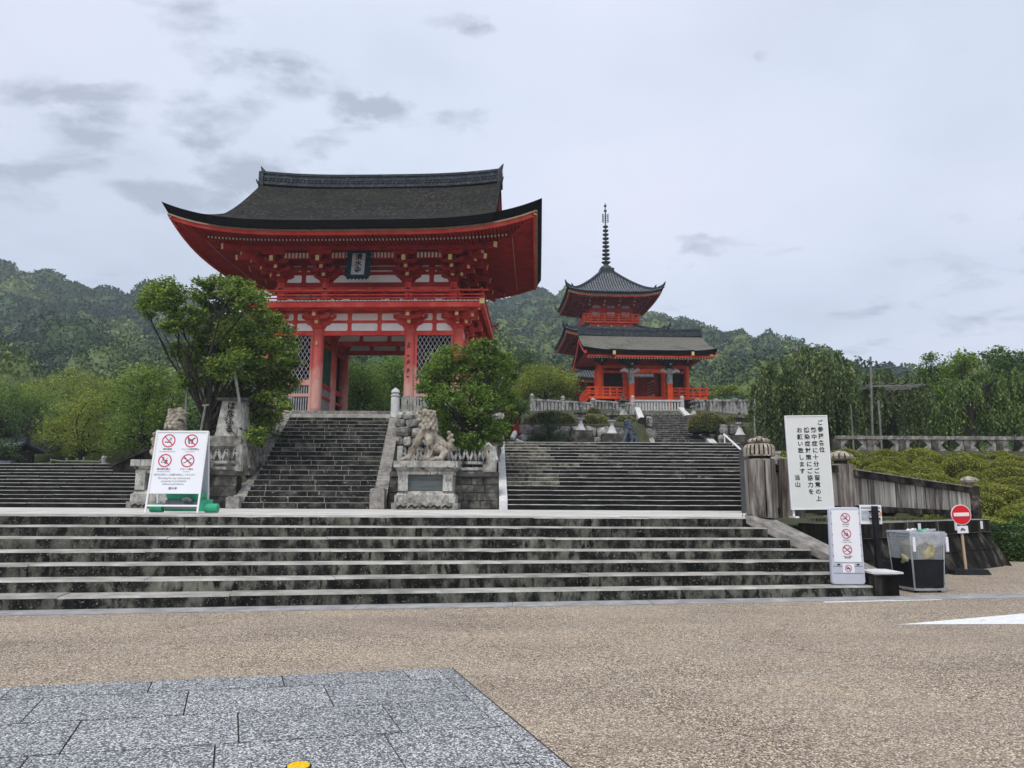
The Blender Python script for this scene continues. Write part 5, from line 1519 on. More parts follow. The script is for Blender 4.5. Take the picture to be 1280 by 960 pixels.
# ------------------------------------------------------------------ statues, pedestals, walls, fences
def rubble(root, p0, p1, h, s, depth=.45, seed=1, mat='rubble_stone', hrow=None, nm='wall_stone'):
    """rubble wall of single stones between p0 and p1 (world), height h; stones share six meshes"""
    r = random.Random(seed); p0 = Vector(p0); p1 = Vector(p1); L = (p1-p0).length; d = (p1-p0).normalized()
    key = 'rub'+mat
    if key not in STONES:
        STONES[key] = []
        for k in range(7):
            rr = random.Random(k+50); mb = MB(); nu, nv = 8, 5
            pw = .48
            for i in range(nv):
                th = pi*(i+.5)/nv
                for j in range(nu):
                    ph = 2*pi*(j+.5)/nu
                    x, y, z = sin(th)*cos(ph), sin(th)*sin(ph), -cos(th)
                    f = lambda q: math.copysign(abs(q)**pw, q)
                    jx = 1+rr.uniform(-.13, .13)
                    mb.v.append((f(x)*.5*jx, f(y)*.5*(1+rr.uniform(-.1, .1)), f(z)*.5*(1+rr.uniform(-.12, .12))))
            for i in range(nv-1):
                for j in range(nu): mb.f.append((i*nu+j, i*nu+(j+1) % nu, (i+1)*nu+(j+1) % nu, (i+1)*nu+j)); mb.m.append(0)
            mb.f.append(tuple(reversed(range(nu)))); mb.m.append(0); mb.f.append(tuple((nv-1)*nu+j for j in range(nu))); mb.m.append(0)
            STONES[key].append(mb.mesh(nm, mat))
    O = Vector(root.location)
    mb = MB(); n_ = Vector((-d.y, d.x, 0))
    b4 = [p0+n_*.12-O, p1+n_*.12-O, p1+n_*(depth+.2)-O, p0+n_*(depth+.2)-O]
    mb.prism8(b4, [v+Vector((0, 0, h*.985)) for v in b4]); mb.obj('wall_core', 'dark_joint', root)
    z = 0.0; rot = atan2(d.y, d.x)
    while z < h-.06:
        hh = min(s*r.uniform(.62, .95), h-z)
        if h-z-hh < s*.35: hh = h-z
        x = -r.uniform(0, s*.4)
        while x < L:
            w = s*r.uniform(.7, 1.5)
            if x+w > 0:
                me = r.choice(STONES[key])
                q = p0+d*min(max(x+w/2, .1), L-.1)+Vector((0, 0, z+hh/2+r.uniform(-.03, .03)))+n_*(.14+r.uniform(-.05, .04))-O
                inst(nm, me, root, q, (r.uniform(-.08, .08), r.uniform(-.12, .12), rot), (w*1.02, depth*r.uniform(.8, 1.1), hh*1.06))
            x += w
        z += hh
STONES = {}
def block_wall(root, p0, p1, h, rows, seg, mat, seed=1, depth=.4, batter=0.0, gap=.008, cap=None, jog=.01, edge=None):
    r = random.Random(seed); p0 = Vector(p0); p1 = Vector(p1); L = (p1-p0).length; d = (p1-p0).normalized(); n_ = Vector((-d.y, d.x, 0)); O = Vector(root.location)
    mb = MB(); b4 = [p0+n_*.06-O, p1+n_*.06-O, p1+n_*(depth+batter)-O, p0+n_*(depth+batter)-O]
    t4 = [v+Vector((0, 0, h-.01)) for v in (b4[0]+n_*batter, b4[1]+n_*batter, b4[2], b4[3])]
    mb.prism8(b4, t4); mb.obj('wall_core', 'dark_joint', root)
    z = 0
    for k in range(rows):
        hh = h/rows; x = 0.0
        while x < L-.02:
            w = seg*r.uniform(.7, 1.3)
            if L-x-w < seg*.5: w = L-x
            o1 = n_*(batter*z/h+r.uniform(-jog, jog)); o2 = n_*(batter*(z+hh)/h)+(o1-n_*(batter*z/h))
            a, c = p0+d*(x+gap)-O, p0+d*(x+w-gap)-O
            b4 = [a+o1, c+o1, c+n_*.3+o1, a+n_*.3+o1]; t4 = [a+o2, c+o2, c+n_*.3+o2, a+n_*.3+o2]
            b4 = [v+Vector((0, 0, z+gap)) for v in b4]; t4 = [v+Vector((0, 0, z+hh-gap)) for v in t4]
            mb = MB(); chamfer_block(mb, b4, t4, .012, 0, 0 if edge is None else 1, 0); mb.obj('wall_block', [mat] if edge is None else [mat, edge], root)
            x += w
        z += hh

# lion: sculpted once, mirrored for its twin
def lion_obj(mat, sx, vox=.021):
    bl = []; cp_ = []
    f = lambda x, y, z: (x*sx, y, z)
    # rump, belly, chest
    bl += [(f(.38, .12, .40), (.27, .26, .34)), (f(.28, .12, .58), (.24, .23, .26)), (f(.10, .04, .80), (.22, .22, .26)), (f(-.02, -.02, 1.00), (.22, .22, .22))]
    # head: skull, brow, muzzle, jaw, ears
    hx, hy, hz_ = -.06, -.10, 1.40
    bl += [(f(hx+.03, hy+.03, hz_), (.20, .19, .19)), (f(hx-.12, hy-.08, hz_-.02), (.13, .13, .10)), (f(hx-.20, hy-.12, hz_+.01), (.09, .10, .06)), (f(hx-.17, hy-.10, hz_-.14), (.10, .10, .045)),
           (f(hx-.27, hy-.15, hz_+.045), (.045, .06, .04)), (f(hx-.13, hy-.20, hz_+.10), (.07, .05, .04)), (f(hx-.15, hy-.0, hz_+.10), (.07, .05, .04)), (f(hx+.06, hy-.20, hz_+.10), (.08, .035, .07)), (f(hx+.06, hy+.2, hz_+.10), (.08, .035, .07)), (f(hx-.02, hy, hz_+.18), (.10, .08, .05))]
    r = random.Random(5)
    for i in range(54):      # curls of the mane in rows
        row = i//9; a = -2.4+(i % 9)*.62+.3*(row % 2); z = 1.52-row*.105; rad = .21+.018*row
        bl.append((f(hx+.10+cos(a)*rad*.85, hy+.04+sin(a)*rad, z), .062))
    for i in range(10):
        a = -2.6+i*.32; bl.append((f(-.02-.20*cos(a*.6), -.05+.2*sin(a), 1.10+.03*(i % 2)), .055))
    cp_ += [([f(-.06, -.10, 1.00), f(-.20, -.20, .72), f(-.36, -.25, .40), f(-.50, -.28, .12)], [.15, .115, .085, .085])]
    cp_ += [([f(.06, -.10, .95), f(.10, -.26, .62), f(.14, -.29, .34), f(.10, -.32, .10)], [.16, .125, .09, .085])]
    cp_ += [([f(.36, -.10, .40), f(.56, -.18, .26), f(.44, -.28, .09)], [.19, .13, .085]), ([f(.36, .34, .36), f(.5, .40, .22), f(.36, .36, .08)], [.17, .12, .085])]
    for c in ((-.58, -.30, .08), (.02, -.38, .08), (.34, -.34, .075), (.26, .36, .075)):
        bl.append((f(*c), (.125, .11, .08)))
        for k in (-1, 0, 1): bl.append((f(c[0]-.11, c[1]+k*.07, .055), (.055, .032, .05)))
    cp_ += [([f(.58, .15, .25), f(.70, .15, .45), f(.68, .15, .70)], [.08, .09, .07])]
    for c in ((.74, .15, .52), (.64, .12, .74), (.76, .12, .66), (.78, .2, .42), (.66, .22, .62), (.72, .1, .82), (.64, .16, .90)): bl.append((f(*c), .07))
    bl.append((f(.02, 0, .015), (.72, .46, .03)))
    return sculpt('lion_body', bl, cp_, vox, mat, None, 1, .014, 11)
def pedestal(root):
    def b_(nm, x, z0, z1, mt, d=None, taper=0, **k):
        mb = MB(); d = d or x*.72
        mb.prism8([(-x, -d, z0), (x, -d, z0), (x, d, z0), (-x, d, z0)], [(-x+taper, -d+taper, z1), (x-taper, -d+taper, z1), (x-taper, d-taper, z1), (-x+taper, d-taper, z1)])
        return mb.obj(nm, mt, root)
    b_('base_slab', 1.03, 0, .20, 'lichen_stone'); b_('base_course', .95, .201, .43, 'pedestal_stone'); b_('base_moulding', .93, .431, .56, 'pedestal_stone', taper=.12)
    b_('die', .68, .561, 1.08, 'dark_slate_panel', .50)
    for sx in (-1, 1):
        for sy in (-1, 1):
            mb = MB(); x = sx*.70; y = sy*.51; mb.box(x-.15, x+.15, y-.15, y+.15, .561, 1.08); mb.obj('corner_pillar', 'pedestal_stone', root)
    for s in (-1, 1):
        mb = MB(); mb.box(-.5, .5, -.53, -.502, .70+s*.0, .706); 
    b_('lintel', .88, 1.081, 1.17, 'pedestal_stone'); 
    mb = MB(); x, d = .86, .62; X2, d2 = 1.0, .74
    mb.prism8([(-x, -d, 1.171), (x, -d, 1.171), (x, d, 1.171), (-x, d, 1.171)], [(-X2, -d2, 1.30), (X2, -d2, 1.30), (X2, d2, 1.30), (-X2, d2, 1.30)]); mb.obj('cornice', 'lichen_stone', root)
    b_('top_slab', 1.0, 1.301, 1.50, 'pedestal_stone', .74)
    for i in range(5):      # carved cloud scrolls on the base
        mb = MB(); x = -.7+i*.35; mb.tube([(x-.15, -.755, .05), (x-.05, -.765, .12), (x+.05, -.765, .05), (x+.15, -.755, .10)], [.02, .03, .03, .02], 6); mb.obj('carved_scroll', 'dark_joint', root)
for px, sx, lb in ((532, 1, 'carved stone guardian lion to the right of the gate stairway, head turned left'), (205, -1, 'carved stone guardian lion behind the white folding sign on the left')):
    c = P(px, 635, 23.6)
    pd = thing('lion_pedestal', 'tall moulded stone pedestal with a dark slate panel under the '+('right-hand' if sx > 0 else 'left-hand')+' stone lion', 'pedestal', (c.x, 24.0, LZ))
    pedestal(pd)
    lt = thing('lion_statue', lb, 'statue', (c.x-.05*sx, 24.0, LZ+1.50))
    lo = lion_obj('lion_stone', sx); lo.parent = lt; lo.name = 'lion_body'; lo.scale = (1.08, 1.08, 1.06)
    if sx > 0: LION = lo.data
c = P(786, 557, 37.5)
dl = thing('lion_statue', 'small dark bronze guardian lion at the foot of the rubble wall below the west gate', 'statue', (c.x, 38, W2Z+.02))
pb = MB(); pb.box(-.8, .8, -.6, .6, 0, .22); pb.obj('plinth', 'dark_rail_stone', dl)
me = LION.copy(); me.materials.clear(); me.materials.append(MATS['bronze_dark'])
o = inst('lion_body', me, dl, (0, 0, .22), (0, 0, .5), (.86, .86, .80))

# terrace wall left of the gate stairs with monument
tw = thing('retaining_wall', 'mottled black and grey retaining wall left of the gate stairway under the inscribed monument', 'wall', (-9.9, 24.7, LZ))
block_wall(tw, (-12.0, 24.6, LZ), (gBL.x-.42, 24.6, LZ), 1.05, 3, .95, 'wall_block', 3, depth=.5)
mb = MB(); mb.box(-12.05+9.9, gBL.x-.40+9.9, -.16, .5, 1.055, 1.20); mb.obj('coping', 'dark_rail_stone', tw)
def zigzag(root, x0, x1, y, z, n, mat='balustrade_stone'):
    """low stone fence of posts, rails and zigzag bars"""
    O = Vector(root.location)
    for zz, h in ((z+.10, .10), (z+.30, .09)):
        mb = MB(); mb.beam((x0-O.x, y-O.y, zz-O.z), (x1-O.x, y-O.y, zz-O.z), .14, h); mb.obj('rail', mat, root)
    w = (x1-x0)/n
    bm_ = None
    for i in range(n):
        a = x0+i*w
        for (p, q) in (((a, .35), (a+w/2, .72)), ((a+w/2, .72), (a+w, .35))):
            mb = MB(); mb.beam((p[0]-O.x, y-O.y, z+p[1]-O.z), (q[0]-O.x, y-O.y, z+q[1]-O.z), .09, .08); mb.obj('zigzag_bar', mat, root)
    for x in (x0, x1):
        mb = MB(); mb.box(x-.09-O.x, x+.09-O.x, y-.09-O.y, y+.09-O.y, z-O.z, z+.85-O.z); mb.obj('post', mat, root)
zf = thing('stone_fence', 'low zigzag stone fence on the wall below the inscribed monument, left of the gate stairs', 'fence', (-9.9, 24.85, LZ+1.2))
zigzag(zf, -11.2, gBL.x-.45, 24.85, LZ+1.2, 7)
mn = P(288, 560, 26.0); mo = thing('stone_monument', 'tapered stone monument carved with large brush characters on a stained block', 'monument', (mn.x, 26.2, LZ+1.1))
mb = MB(); mb.box(-.85, .85, -.55, .8, 0, 1.0); mb.obj('base_block', 'wall_block', mo)
mb = MB(); mb.box(-.66, .66, -.45, .5, 1.001, 1.36); mb.obj('socle', 'lichen_stone', mo)
mb = MB(); mb.prism8([(-.52, -.36, 1.361), (.46, -.36, 1.361), (.46, .4, 1.361), (-.52, .4, 1.361)], [(-.36, -.26, 2.62), (.40, -.26, 2.62), (.40, .3, 2.62), (-.36, .3, 2.62)]); mb.obj('shaft', 'pedestal_stone', mo)
mb = MB(); mb.box(-.52, .55, -.42, .42, 2.621, 2.72); mb.obj('cap', 'dark_rail_stone', mo)
tm = text_mesh('はなふる', .29, 'ink', .006, .006, vertical=True, pitch=.95); o = tm.obj('carved_lettering', 'dark_joint', mo); o.location = (-.02, -.318, 2.42); o.rotation_euler = (radians(-4.6), 0, 0)

# right terrace: ashlar wall, zigzag fence, rubble bank
rw = thing('retaining_wall', 'dark block retaining wall between the right stone lion and the white side slab', 'wall', (-2.4, 24.7, LZ))
block_wall(rw, (gBR.x+.46, 24.6, LZ), (wBL.x-.30, 24.6, LZ), 1.05, 4, .46, 'wall_block', 8, depth=.5)
mb = MB(); mb.box(gBR.x+.46+2.4, wBL.x-.28+2.4, -.16, .5, 1.055, 1.22); mb.obj('coping', 'dark_rail_stone', rw)
zf = thing('stone_fence', 'low zigzag stone fence on the block wall right of the stone lion', 'fence', (-2.4, 24.85, LZ+1.22))
zigzag(zf, gBR.x+.75, wBL.x-.5, 24.85, LZ+1.22, 12)
rb = thing('rubble_wall', 'rough stone bank behind the right stone lion, holding up the gate terrace', 'wall', (-2.6, 29.6, 2.2))
rubble(rb, (-4.55, 29.3, 2.2), (-.5, 29.3, 2.2), 2.75, .46, seed=3)
tp = thing('plaster_pier', 'tan plastered wall end beside the top of the white side slab', 'wall', (-.72, 27.6, 2.2))
mb = MB(); mb.prism8([(-.30, -1.3, 0), (.14, -1.3, 0), (.14, 3.6, 0), (-.30, 3.6, 0)], [(-.30, -1.3, 1.15), (.14, -1.3, 1.0), (.14, 3.6, 2.6), (-.30, 3.6, 2.6)]); mb.obj('pier_body', 'tan_plaster', tp)
mb = MB(); mb.tube([(-.36, -1.32, 1.1), (-.1, -1.32, 1.28), (.1, -1.32, 1.05), (.2, -1.32, .7)], [.05]*4, 8); mb.obj('curved_pipe', 'white_granite', tp)
# gate terrace balustrade (onion-capped post, rail, balusters)
def onion_post(mb, x, y, z, r, h, mi=0):
    mb.lathe([(r, 0), (r, h*.72), (r*.8, h*.74), (r*1.12, h*.76), (r*1.12, h*.79), (r*.7, h*.81), (r*1.05, h*.87), (r*.8, h*.94), (r*.15, h)], (x, y, z), 14, mi)
def balustrade(name, label, p0, p1, h, n, np_, mat, cap_posts=True, w=.13, group=None, zigz=False):
    p0 = Vector(p0); p1 = Vector(p1); root = thing(name, label, 'fence', p0, 0, group); d = p1-p0; L = d.length; u = d.normalized()
    mb = MB(); mb.beam((0, 0, .08), d+Vector((0, 0, .08)), .30, .16); mb.obj('base_rail', mat, root)
    mb = MB(); mb.beam((0, 0, h-.12), d+Vector((0, 0, h-.12)), .26, .14); mb.obj('top_rail', mat, root)
    bm_ = MB().box(-w/2, w/2, -w/2, w/2, .161, h-.191).mesh('baluster', mat)
    ang = atan2(u.y, u.x)
    for i in range(n):
        inst('baluster', bm_, root, d*((i+.5)/n), (0, 0, ang))
    pm_ = MB(); onion_post(pm_, 0, 0, 0, .16, h*1.30) if cap_posts else pm_.box(-.15, .15, -.15, .15, 0, h*1.02); pme = pm_.mesh('post', mat)
    for i in range(np_): inst('post', pme, root, d*(i/(np_-1)) if np_ > 1 else (0, 0, 0))
    return root
a = gTR+Vector((.28, .1, .12))
gp_ = thing('gate_post', 'round stone post with an onion cap at the top of the gate stairs', 'post', (a.x+.0, a.y-.6, PLZ-.55))
mb = MB(); onion_post(mb, 0, 0, 0, .19, 1.52); mb.obj('post_body', 'white_granite', gp_, smooth=True)
gw = thing('wing_balustrade', 'short pale stone balustrade wing right of the onion-capped post', 'fence', (a.x+.3, a.y-.4, PLZ-.5))
for k in range(4):
    mb = MB(); mb.box(k*.30, k*.30+.29, -.1, .12, 0, 1.15-k*.22); mb.obj('stepped_stone', 'pedestal_stone', gw)
sl2 = MB().box(-.035, .035, -.03, .03, 0, .75).mesh('slat', 'slat_grey')
# gate side slat fences
for (x0, x1, lb) in ((-5.0, -2.6, 'grey slatted fence on the gate terrace right of the stairway'), (-12.0, -9.9, 'grey slatted fence on the gate terrace left of the stairway')):
    sf = thing('slat_fence', lb, 'fence', (x0, 33.0, PLZ-.1))
    for i in range(int((x1-x0)/.14)): inst('slat', sl2, sf, (.07+i*.14, 0, .02))
    for zz in (.12, .72): 
        mb = MB(); mb.box(0, x1-x0, -.02+.05, .06, zz, zz+.07); mb.obj('rail', 'slat_grey', sf)

# ---- rubble wall below the upper terrace, lanterns, balustrades
def wallpt(px, py, Y): return P(px, py, Y)
wa, wb = P(652, 557, 40.5), P(812, 557, 42.2)
ub = thing('rubble_wall', 'rough grey stone wall left of the upper stairway, carrying stone lanterns', 'wall', (wa.x, wa.y, W2Z))
rubble(ub, (wa.x, wa.y, W2Z), (8.1, 42.6, W2Z), 1.5, .62, seed=12)
mb = MB(); mb.prism8([(0, .05, 1.35), (8.1-wa.x, 42.6-wa.y+.05, 1.35), (8.1-wa.x, 42.6-wa.y+1.2, 1.35), (0, 1.2, 1.35)], [(0, .05, 1.58), (8.1-wa.x, 42.6-wa.y+.05, 1.58), (8.1-wa.x, 42.6-wa.y+1.2, 1.58), (0, 1.2, 1.58)]); mb.obj('turf_edge', 'earth', ub)
rubble(ub, (8.1, 42.7, W2Z), (8.7, 50, W2Z), 2.2, .7, seed=13)
uc_ = thing('rubble_wall', 'pale rounded rubble wall right of the upper stairway below the clipped hedge', 'wall', (12.0, 43.0, W2Z))
rubble(uc_, (12.15, 43.0, W2Z), (19.5, 43.4, W2Z), 1.75, .52, seed=14)
def lantern(name, label, base, H, dark=False, group='stone lanterns below the west gate', plinth=True):
    root = thing(name, label, 'stone lantern', base, 0, group); k = H/2.4
    A = 'balustrade_stone' if dark else 'white_granite'; B = 'dark_rail_stone'; r0 = pi/6
    def lth(nm, prof, mt, n=6, sm__=False): MB().lathe([(r*k, z*k) for r, z in prof], n=n, rot=r0).obj(nm, mt, root, smooth=sm__)
    lth('foot', [(.52, 0), (.52, .12), (.44, .16), (.33, .40), (.24, .68)], A, 12, True)
    lth('shaft', [(.19, .681), (.17, .95), (.20, 1.05)], A, 12, True)
    lth('platform', [(.24, 1.051), (.44, 1.16), (.44, 1.27), (.30, 1.30)], 'balustrade_stone')
    for a in range(6):
        t_ = r0+a*pi/3; x, y = .23*k*cos(t_), .23*k*sin(t_)
        mb = MB(); mb.box(x-.045*k, x+.045*k, y-.045*k, y+.045*k, 1.301*k, 1.64*k); mb.obj('fire_box_post', 'lichen_stone', root)
    lth('fire_box_core', [(.13, 1.301), (.13, 1.64)], 'dark_interior')
    lth('roof', [(.56, 1.66), (.62, 1.70), (.58, 1.76), (.36, 1.92), (.16, 2.06)], B)
    lth('finial', [(.12, 2.061), (.18, 2.12), (.13, 2.2), (.17, 2.27), (.10, 2.36), (.02, 2.45)], B, 10, True)
    for a in range(6):
        t_ = r0+a*pi/3; q = Vector((.60*k*cos(t_), .60*k*sin(t_), 1.70*k)); q2 = Vector((.70*k*cos(t_), .70*k*sin(t_), 1.86*k))
        MB().tube([q*.96, q2], [.06*k, .035*k], 6).obj('roof_curl', B, root)
    return root
for px, py, Y, H, dark, lb in ((693, 0, 0, 0, 0, ''),)[:0]: pass
for px, pyb, pyt, Y, dark, lb in ((726, 539, 508, 40.4, False, 'stone lantern with a white flared foot beside the clipped pine'),
        (765, 543, 510, 41.6, False, 'stone lantern with a white flared foot beside the dark bronze lion'),
        (779, 520, 494, 47.5, True, 'dark roofed stone lantern left of the top of the upper stairway'),
        (867, 520, 497, 51.5, True, 'dark roofed stone lantern right of the top of the upper stairway'),
        (925, 545, 514, 41.8, False, 'white stone lantern near the weeping tree, right of the upper stairway')):
    b0_ = P(px, pyb, Y); t0_ = P(px, pyt, Y)
    lantern('stone_lantern', lb, (b0_.x, Y, b0_.z), t0_.z-b0_.z, dark)
    if b0_.z > W2Z+.15:
        gr_ = W2Z if Y < 43 else terrain(b0_.x, Y)-.3
        bs = thing('lantern_plinth', 'dark stone plinth under the '+('lantern beside the bronze lion' if px == 765 else 'lantern beside the clipped pine' if px == 726 else 'dark lantern left of the upper stair head' if px == 779 else 'dark lantern right of the upper stair head' if px == 867 else 'white lantern near the weeping tree'), 'plinth', (b0_.x, Y, gr_))
        hh = b0_.z-gr_; nb = max(1, int(hh/.35))
        for i in range(nb):
            mb = MB(); w_ = .72-.05*i; mb.box(-w_, w_, -w_, w_, hh*i/nb+.002, hh*(i+1)/nb); mb.obj('plinth_course', 'dark_rail_stone', bs)
# balustrades along the upper terrace
q0, q1 = P(665, 514, 52), P(741, 514, 54)
balustrade('stone_balustrade', 'grey stone balustrade left of the west gate above the clipped hedge', (q0.x, q0.y, q0.z-.1), (q1.x, q1.y, q0.z-.1), 1.05, 17, 3, 'balustrade_stone', True, .2)
q0, q1 = P(742, 514, 54.2), P(790, 515, 56)
balustrade('stone_balustrade', 'pale stone balustrade in front of the left half of the west gate', (q0.x, q0.y, q0.z-.1), (q1.x, q1.y, q0.z-.1), 1.0, 11, 2, 'balustrade_stone', False, .2)
q0, q1 = P(791, 512, 57.6), P(853, 512, 57.6)
balustrade('stair_barrier', 'white barred barrier across the head of the upper stairway', (q0.x, 57.6, 8.38), (q1.x, 57.6, 8.38), 1.0, 17, 2, 'balustrade_pale', True, .12)
q0, q1 = P(872, 514, 54), P(945, 517, 49)
balustrade('stone_balustrade', 'dark stained stone balustrade running right from the west gate to the weeping tree', (q0.x, q0.y, q0.z-.2), (q1.x, q1.y, q1.z-.1), 1.1, 17, 4, 'balustrade_stone', False, .2)
# low dark wall under it
q = thing('terrace_wall', 'dark low wall below the stained balustrade right of the west gate', 'wall', (14.5, 53.0, 7.2))
mb = MB(); mb.prism8([(0, .6, 0), (6.0, -4.2, 0), (6.0, -3.6, 0), (0, 1.2, 0)], [(0, .6, 1.25), (6.0, -4.2, .95), (6.0, -3.6, .95), (0, 1.2, 1.25)]); mb.obj('wall_body', 'dark_rail_stone', q)
# white handrail at the right end of the wide steps
hr = thing('handrail', 'white steel handrail slanting down at the top right of the wide steps', 'handrail', (10.0, 33.0, 3.6))
pA, pB = P(905, 543, 36.0), P(929, 565, 31.0)
O_ = Vector(hr.location); MB().tube([pA-O_, pB-O_], .045, 8).obj('rail', 'white_paint', hr)
for t_, dz in ((.03, 1.0), (.5, .95)):
    q = pA.lerp(pB, t_); MB().tube([q-O_, q-O_-Vector((0, 0, dz))], .035, 8).obj('post', 'white_paint', hr)
# thin pole
c = P(944, 545, 38); pl = thing('pole', 'thin grey pole in front of the weeping tree left edge', 'pole', (c.x, 38, W2Z)); MB().tube([(0, 0, 0), (0, 0, P(944, 520, 38).z-W2Z)], .04, 8).obj('shaft', 'galvanised', pl)
mb = MB(); MB().lathe([(.12, 0), (.12, .05), (.05, .07)], n=10).obj('foot_plate', 'galvanised', pl)

# parapet at the right of the wide steps
pp = thing('parapet_wall', 'plain charcoal wall end right of the wide steps, behind the big newel post', 'wall', (wBR.x+.1, 23, LZ))
A_ = Vector((P(926, 640, 19.5).x, 19.5, LZ)); B_ = Vector((P(950, 640, 19.5).x, 19.5, LZ)); C_ = Vector((wTR.x+.75, 34.2, LZ)); D_ = Vector((wTR.x+.05, 34.2, LZ)); O_ = Vector(pp.location)
zt0 = P(930, 563, 19.5).z
A_.x = P(927, 640, 19.5).x
mb = MB(); mb.prism8([v-O_ for v in (A_, B_, C_, D_)], [Vector((v.x, v.y, z_))-O_ for v, z_ in ((A_, zt0), (B_, zt0), (C_, 3.9), (D_, 3.9))]); mb.obj('wall_body', 'charcoal_board', pp)
mb = MB(); A2 = Vector((P(966, 600, 17.5).x, 17.5, LZ)); A3 = Vector((P(974, 600, 17.5).x, 17.5, LZ)); zz = P(970, 567, 17.5).z
lp = thing('stone_pillar', 'flat pale stone pillar peeping out behind the big newel post', 'pillar', (A2.x, 17.5, LZ)); MB().box(0, A3.x-A2.x+.05, 0, .3, 0, zz-LZ).obj('pillar_body', 'pedestal_stone', lp)
MB().box(-.02, A3.x-A2.x+.07, -.02, .32, zz-LZ+.001, zz-LZ+.05).obj('pillar_cap', 'pedestal_stone', lp)

# ---- weathered fence on the right: newel, second post, slatted span, black wall below
nwp = P(955, 647, 14.0)
nw = thing('newel_post', 'massive weathered octagonal newel post with a fluted lotus cap at the landing corner', 'post', (nwp.x, 14.1, LZ))
Hn = P(955, 545, 14.1).z-LZ
mb = MB(); mb.lathe([(.285, 0), (.28, Hn*.70), (.25, Hn*.715)], n=8, rot=pi/8); mb.obj('shaft', 'fence_weathered', nw)
MB().box(-.012, .012, -.272, -.255, .02, Hn*.69).obj('shaft_groove', 'fence_black_rail', nw)
MB().lathe([(.20, Hn*.716), (.20, Hn*.745)], n=24).obj('neck', 'fence_black_rail', nw)
prf = [(.285, .746), (.295, .76), (.285, .85), (.26, .885), (.18, .90)]
mb = MB(); n = 120; base = 0
for r, z in prf:
    for j in range(n):
        a = 2*pi*j/n; rr_ = r*(1-.10*(.5+.5*cos(j*2*pi/6))**2) if .75 < z < .89 else r
        mb.v.append((rr_*cos(a), rr_*sin(a), z*Hn))
for i in range(len(prf)-1):
    for j in range(n): mb.f.append((i*n+j, i*n+(j+1) % n, (i+1)*n+(j+1) % n, (i+1)*n+j)); mb.m.append(1 if j % 6 in (5, 0) and 0 < i < 3 else 0)
mb.f.append(tuple((len(prf)-1)*n+j for j in range(n))); mb.m.append(0); mb.f.append(tuple(reversed(range(n)))); mb.m.append(0)
mb.obj('fluted_cap', ['cap_stone', 'fence_black_rail'], nw)
mb = MB(); n = 96
prf = [(.14, .901), (.20, .925), (.205, .945), (.16, .965), (.08, .975), (.07, .99), (.0, 1.0)]
for r, z in prf:
    for j in range(n):
        a = 2*pi*j/n; rr_ = r*(1-.15*(.5+.5*cos(j*2*pi/8))**2); mb.v.append((rr_*cos(a), rr_*sin(a), z*Hn))
for i in range(len(prf)-1):
    for j in range(n): mb.f.append((i*n+j, i*n+(j+1) % n, (i+1)*n+(j+1) % n, (i+1)*n+j)); mb.m.append(1 if j % 8 in (7, 0) and 0 < i < 4 else 0)
mb.obj('lotus_bud', ['cap_stone', 'fence_black_rail'], nw)
# carved scroll wing standing against the newel
sw = thing('carved_wing', 'carved scroll-edged stone wing leaning against the right side of the newel post', 'stone wing', (nwp.x+.36, 14.12, LZ))
pts = [(0, 0), (.42, 0), (.46, .4), (.44, .8), (.36, .98), (.22, 1.06), (.02, 1.10)]
mb = MB(); k = len(pts); mb.add([(x, -.10, z) for x, z in pts]+[(x, .10, z) for x, z in pts], [tuple(range(k)), tuple(reversed(range(k, 2*k)))]+[(i, i+k, (i+1) % k+k, (i+1) % k) for i in range(k)]); mb.obj('wing_panel', 'fence_weathered', sw)
for (cx_, cz_, r_) in ((.30, .80, .09), (.30, .52, .10), (.26, .22, .10)):
    q = [(cx_+r_*cos(t)*(1-t/9), -.11, cz_+r_*sin(t)*(1-t/9)) for t in [i*.6 for i in range(10)]]
    MB().tube(q, .022, 6).obj('scroll', 'cap_stone', sw)
MB().tube([(.02, -.02, 1.10), (.25, -.02, 1.07), (.40, -.02, .98), (.47, -.02, .8), (.49, -.02, .4)], .035, 6).obj('wing_edge', 'cap_stone', sw)
p2 = P(1056, 640, 15.3); H2 = P(1055, 563, 15.3).z
po = thing('newel_post', 'second weathered fence post with a round petalled cap beside the big white notice', 'post', (p2.x, 15.35, 1.15))
h2 = H2-1.15
MB().box(-.17, .17, -.17, .17, 0, h2*.80).obj('shaft', 'fence_weathered', po)
MB().lathe([(.13, h2*.801), (.13, h2*.85)], n=16).obj('neck', 'fence_black_rail', po)
mb = MB(); n = 96
prf = [(.16, .851), (.25, .875), (.265, .91), (.22, .95), (.10, .985), (.0, 1.0)]
for r, z in prf:
    for j in range(n):
        a = 2*pi*j/n; rr_ = r*(1-.18*(.5+.5*cos(j*2*pi/8))**2); mb.v.append((rr_*cos(a), rr_*sin(a), z*h2))
for i in range(len(prf)-1):
    for j in range(n): mb.f.append((i*n+j, i*n+(j+1) % n, (i+1)*n+(j+1) % n, (i+1)*n+j)); mb.m.append(1 if j % 8 in (7, 0) and 0 < i < 3 else 0)
mb.obj('petalled_cap', ['cap_stone', 'fence_black_rail'], po)
FE = Vector((11.55, 18.9, 0))          # far end of the slatted span
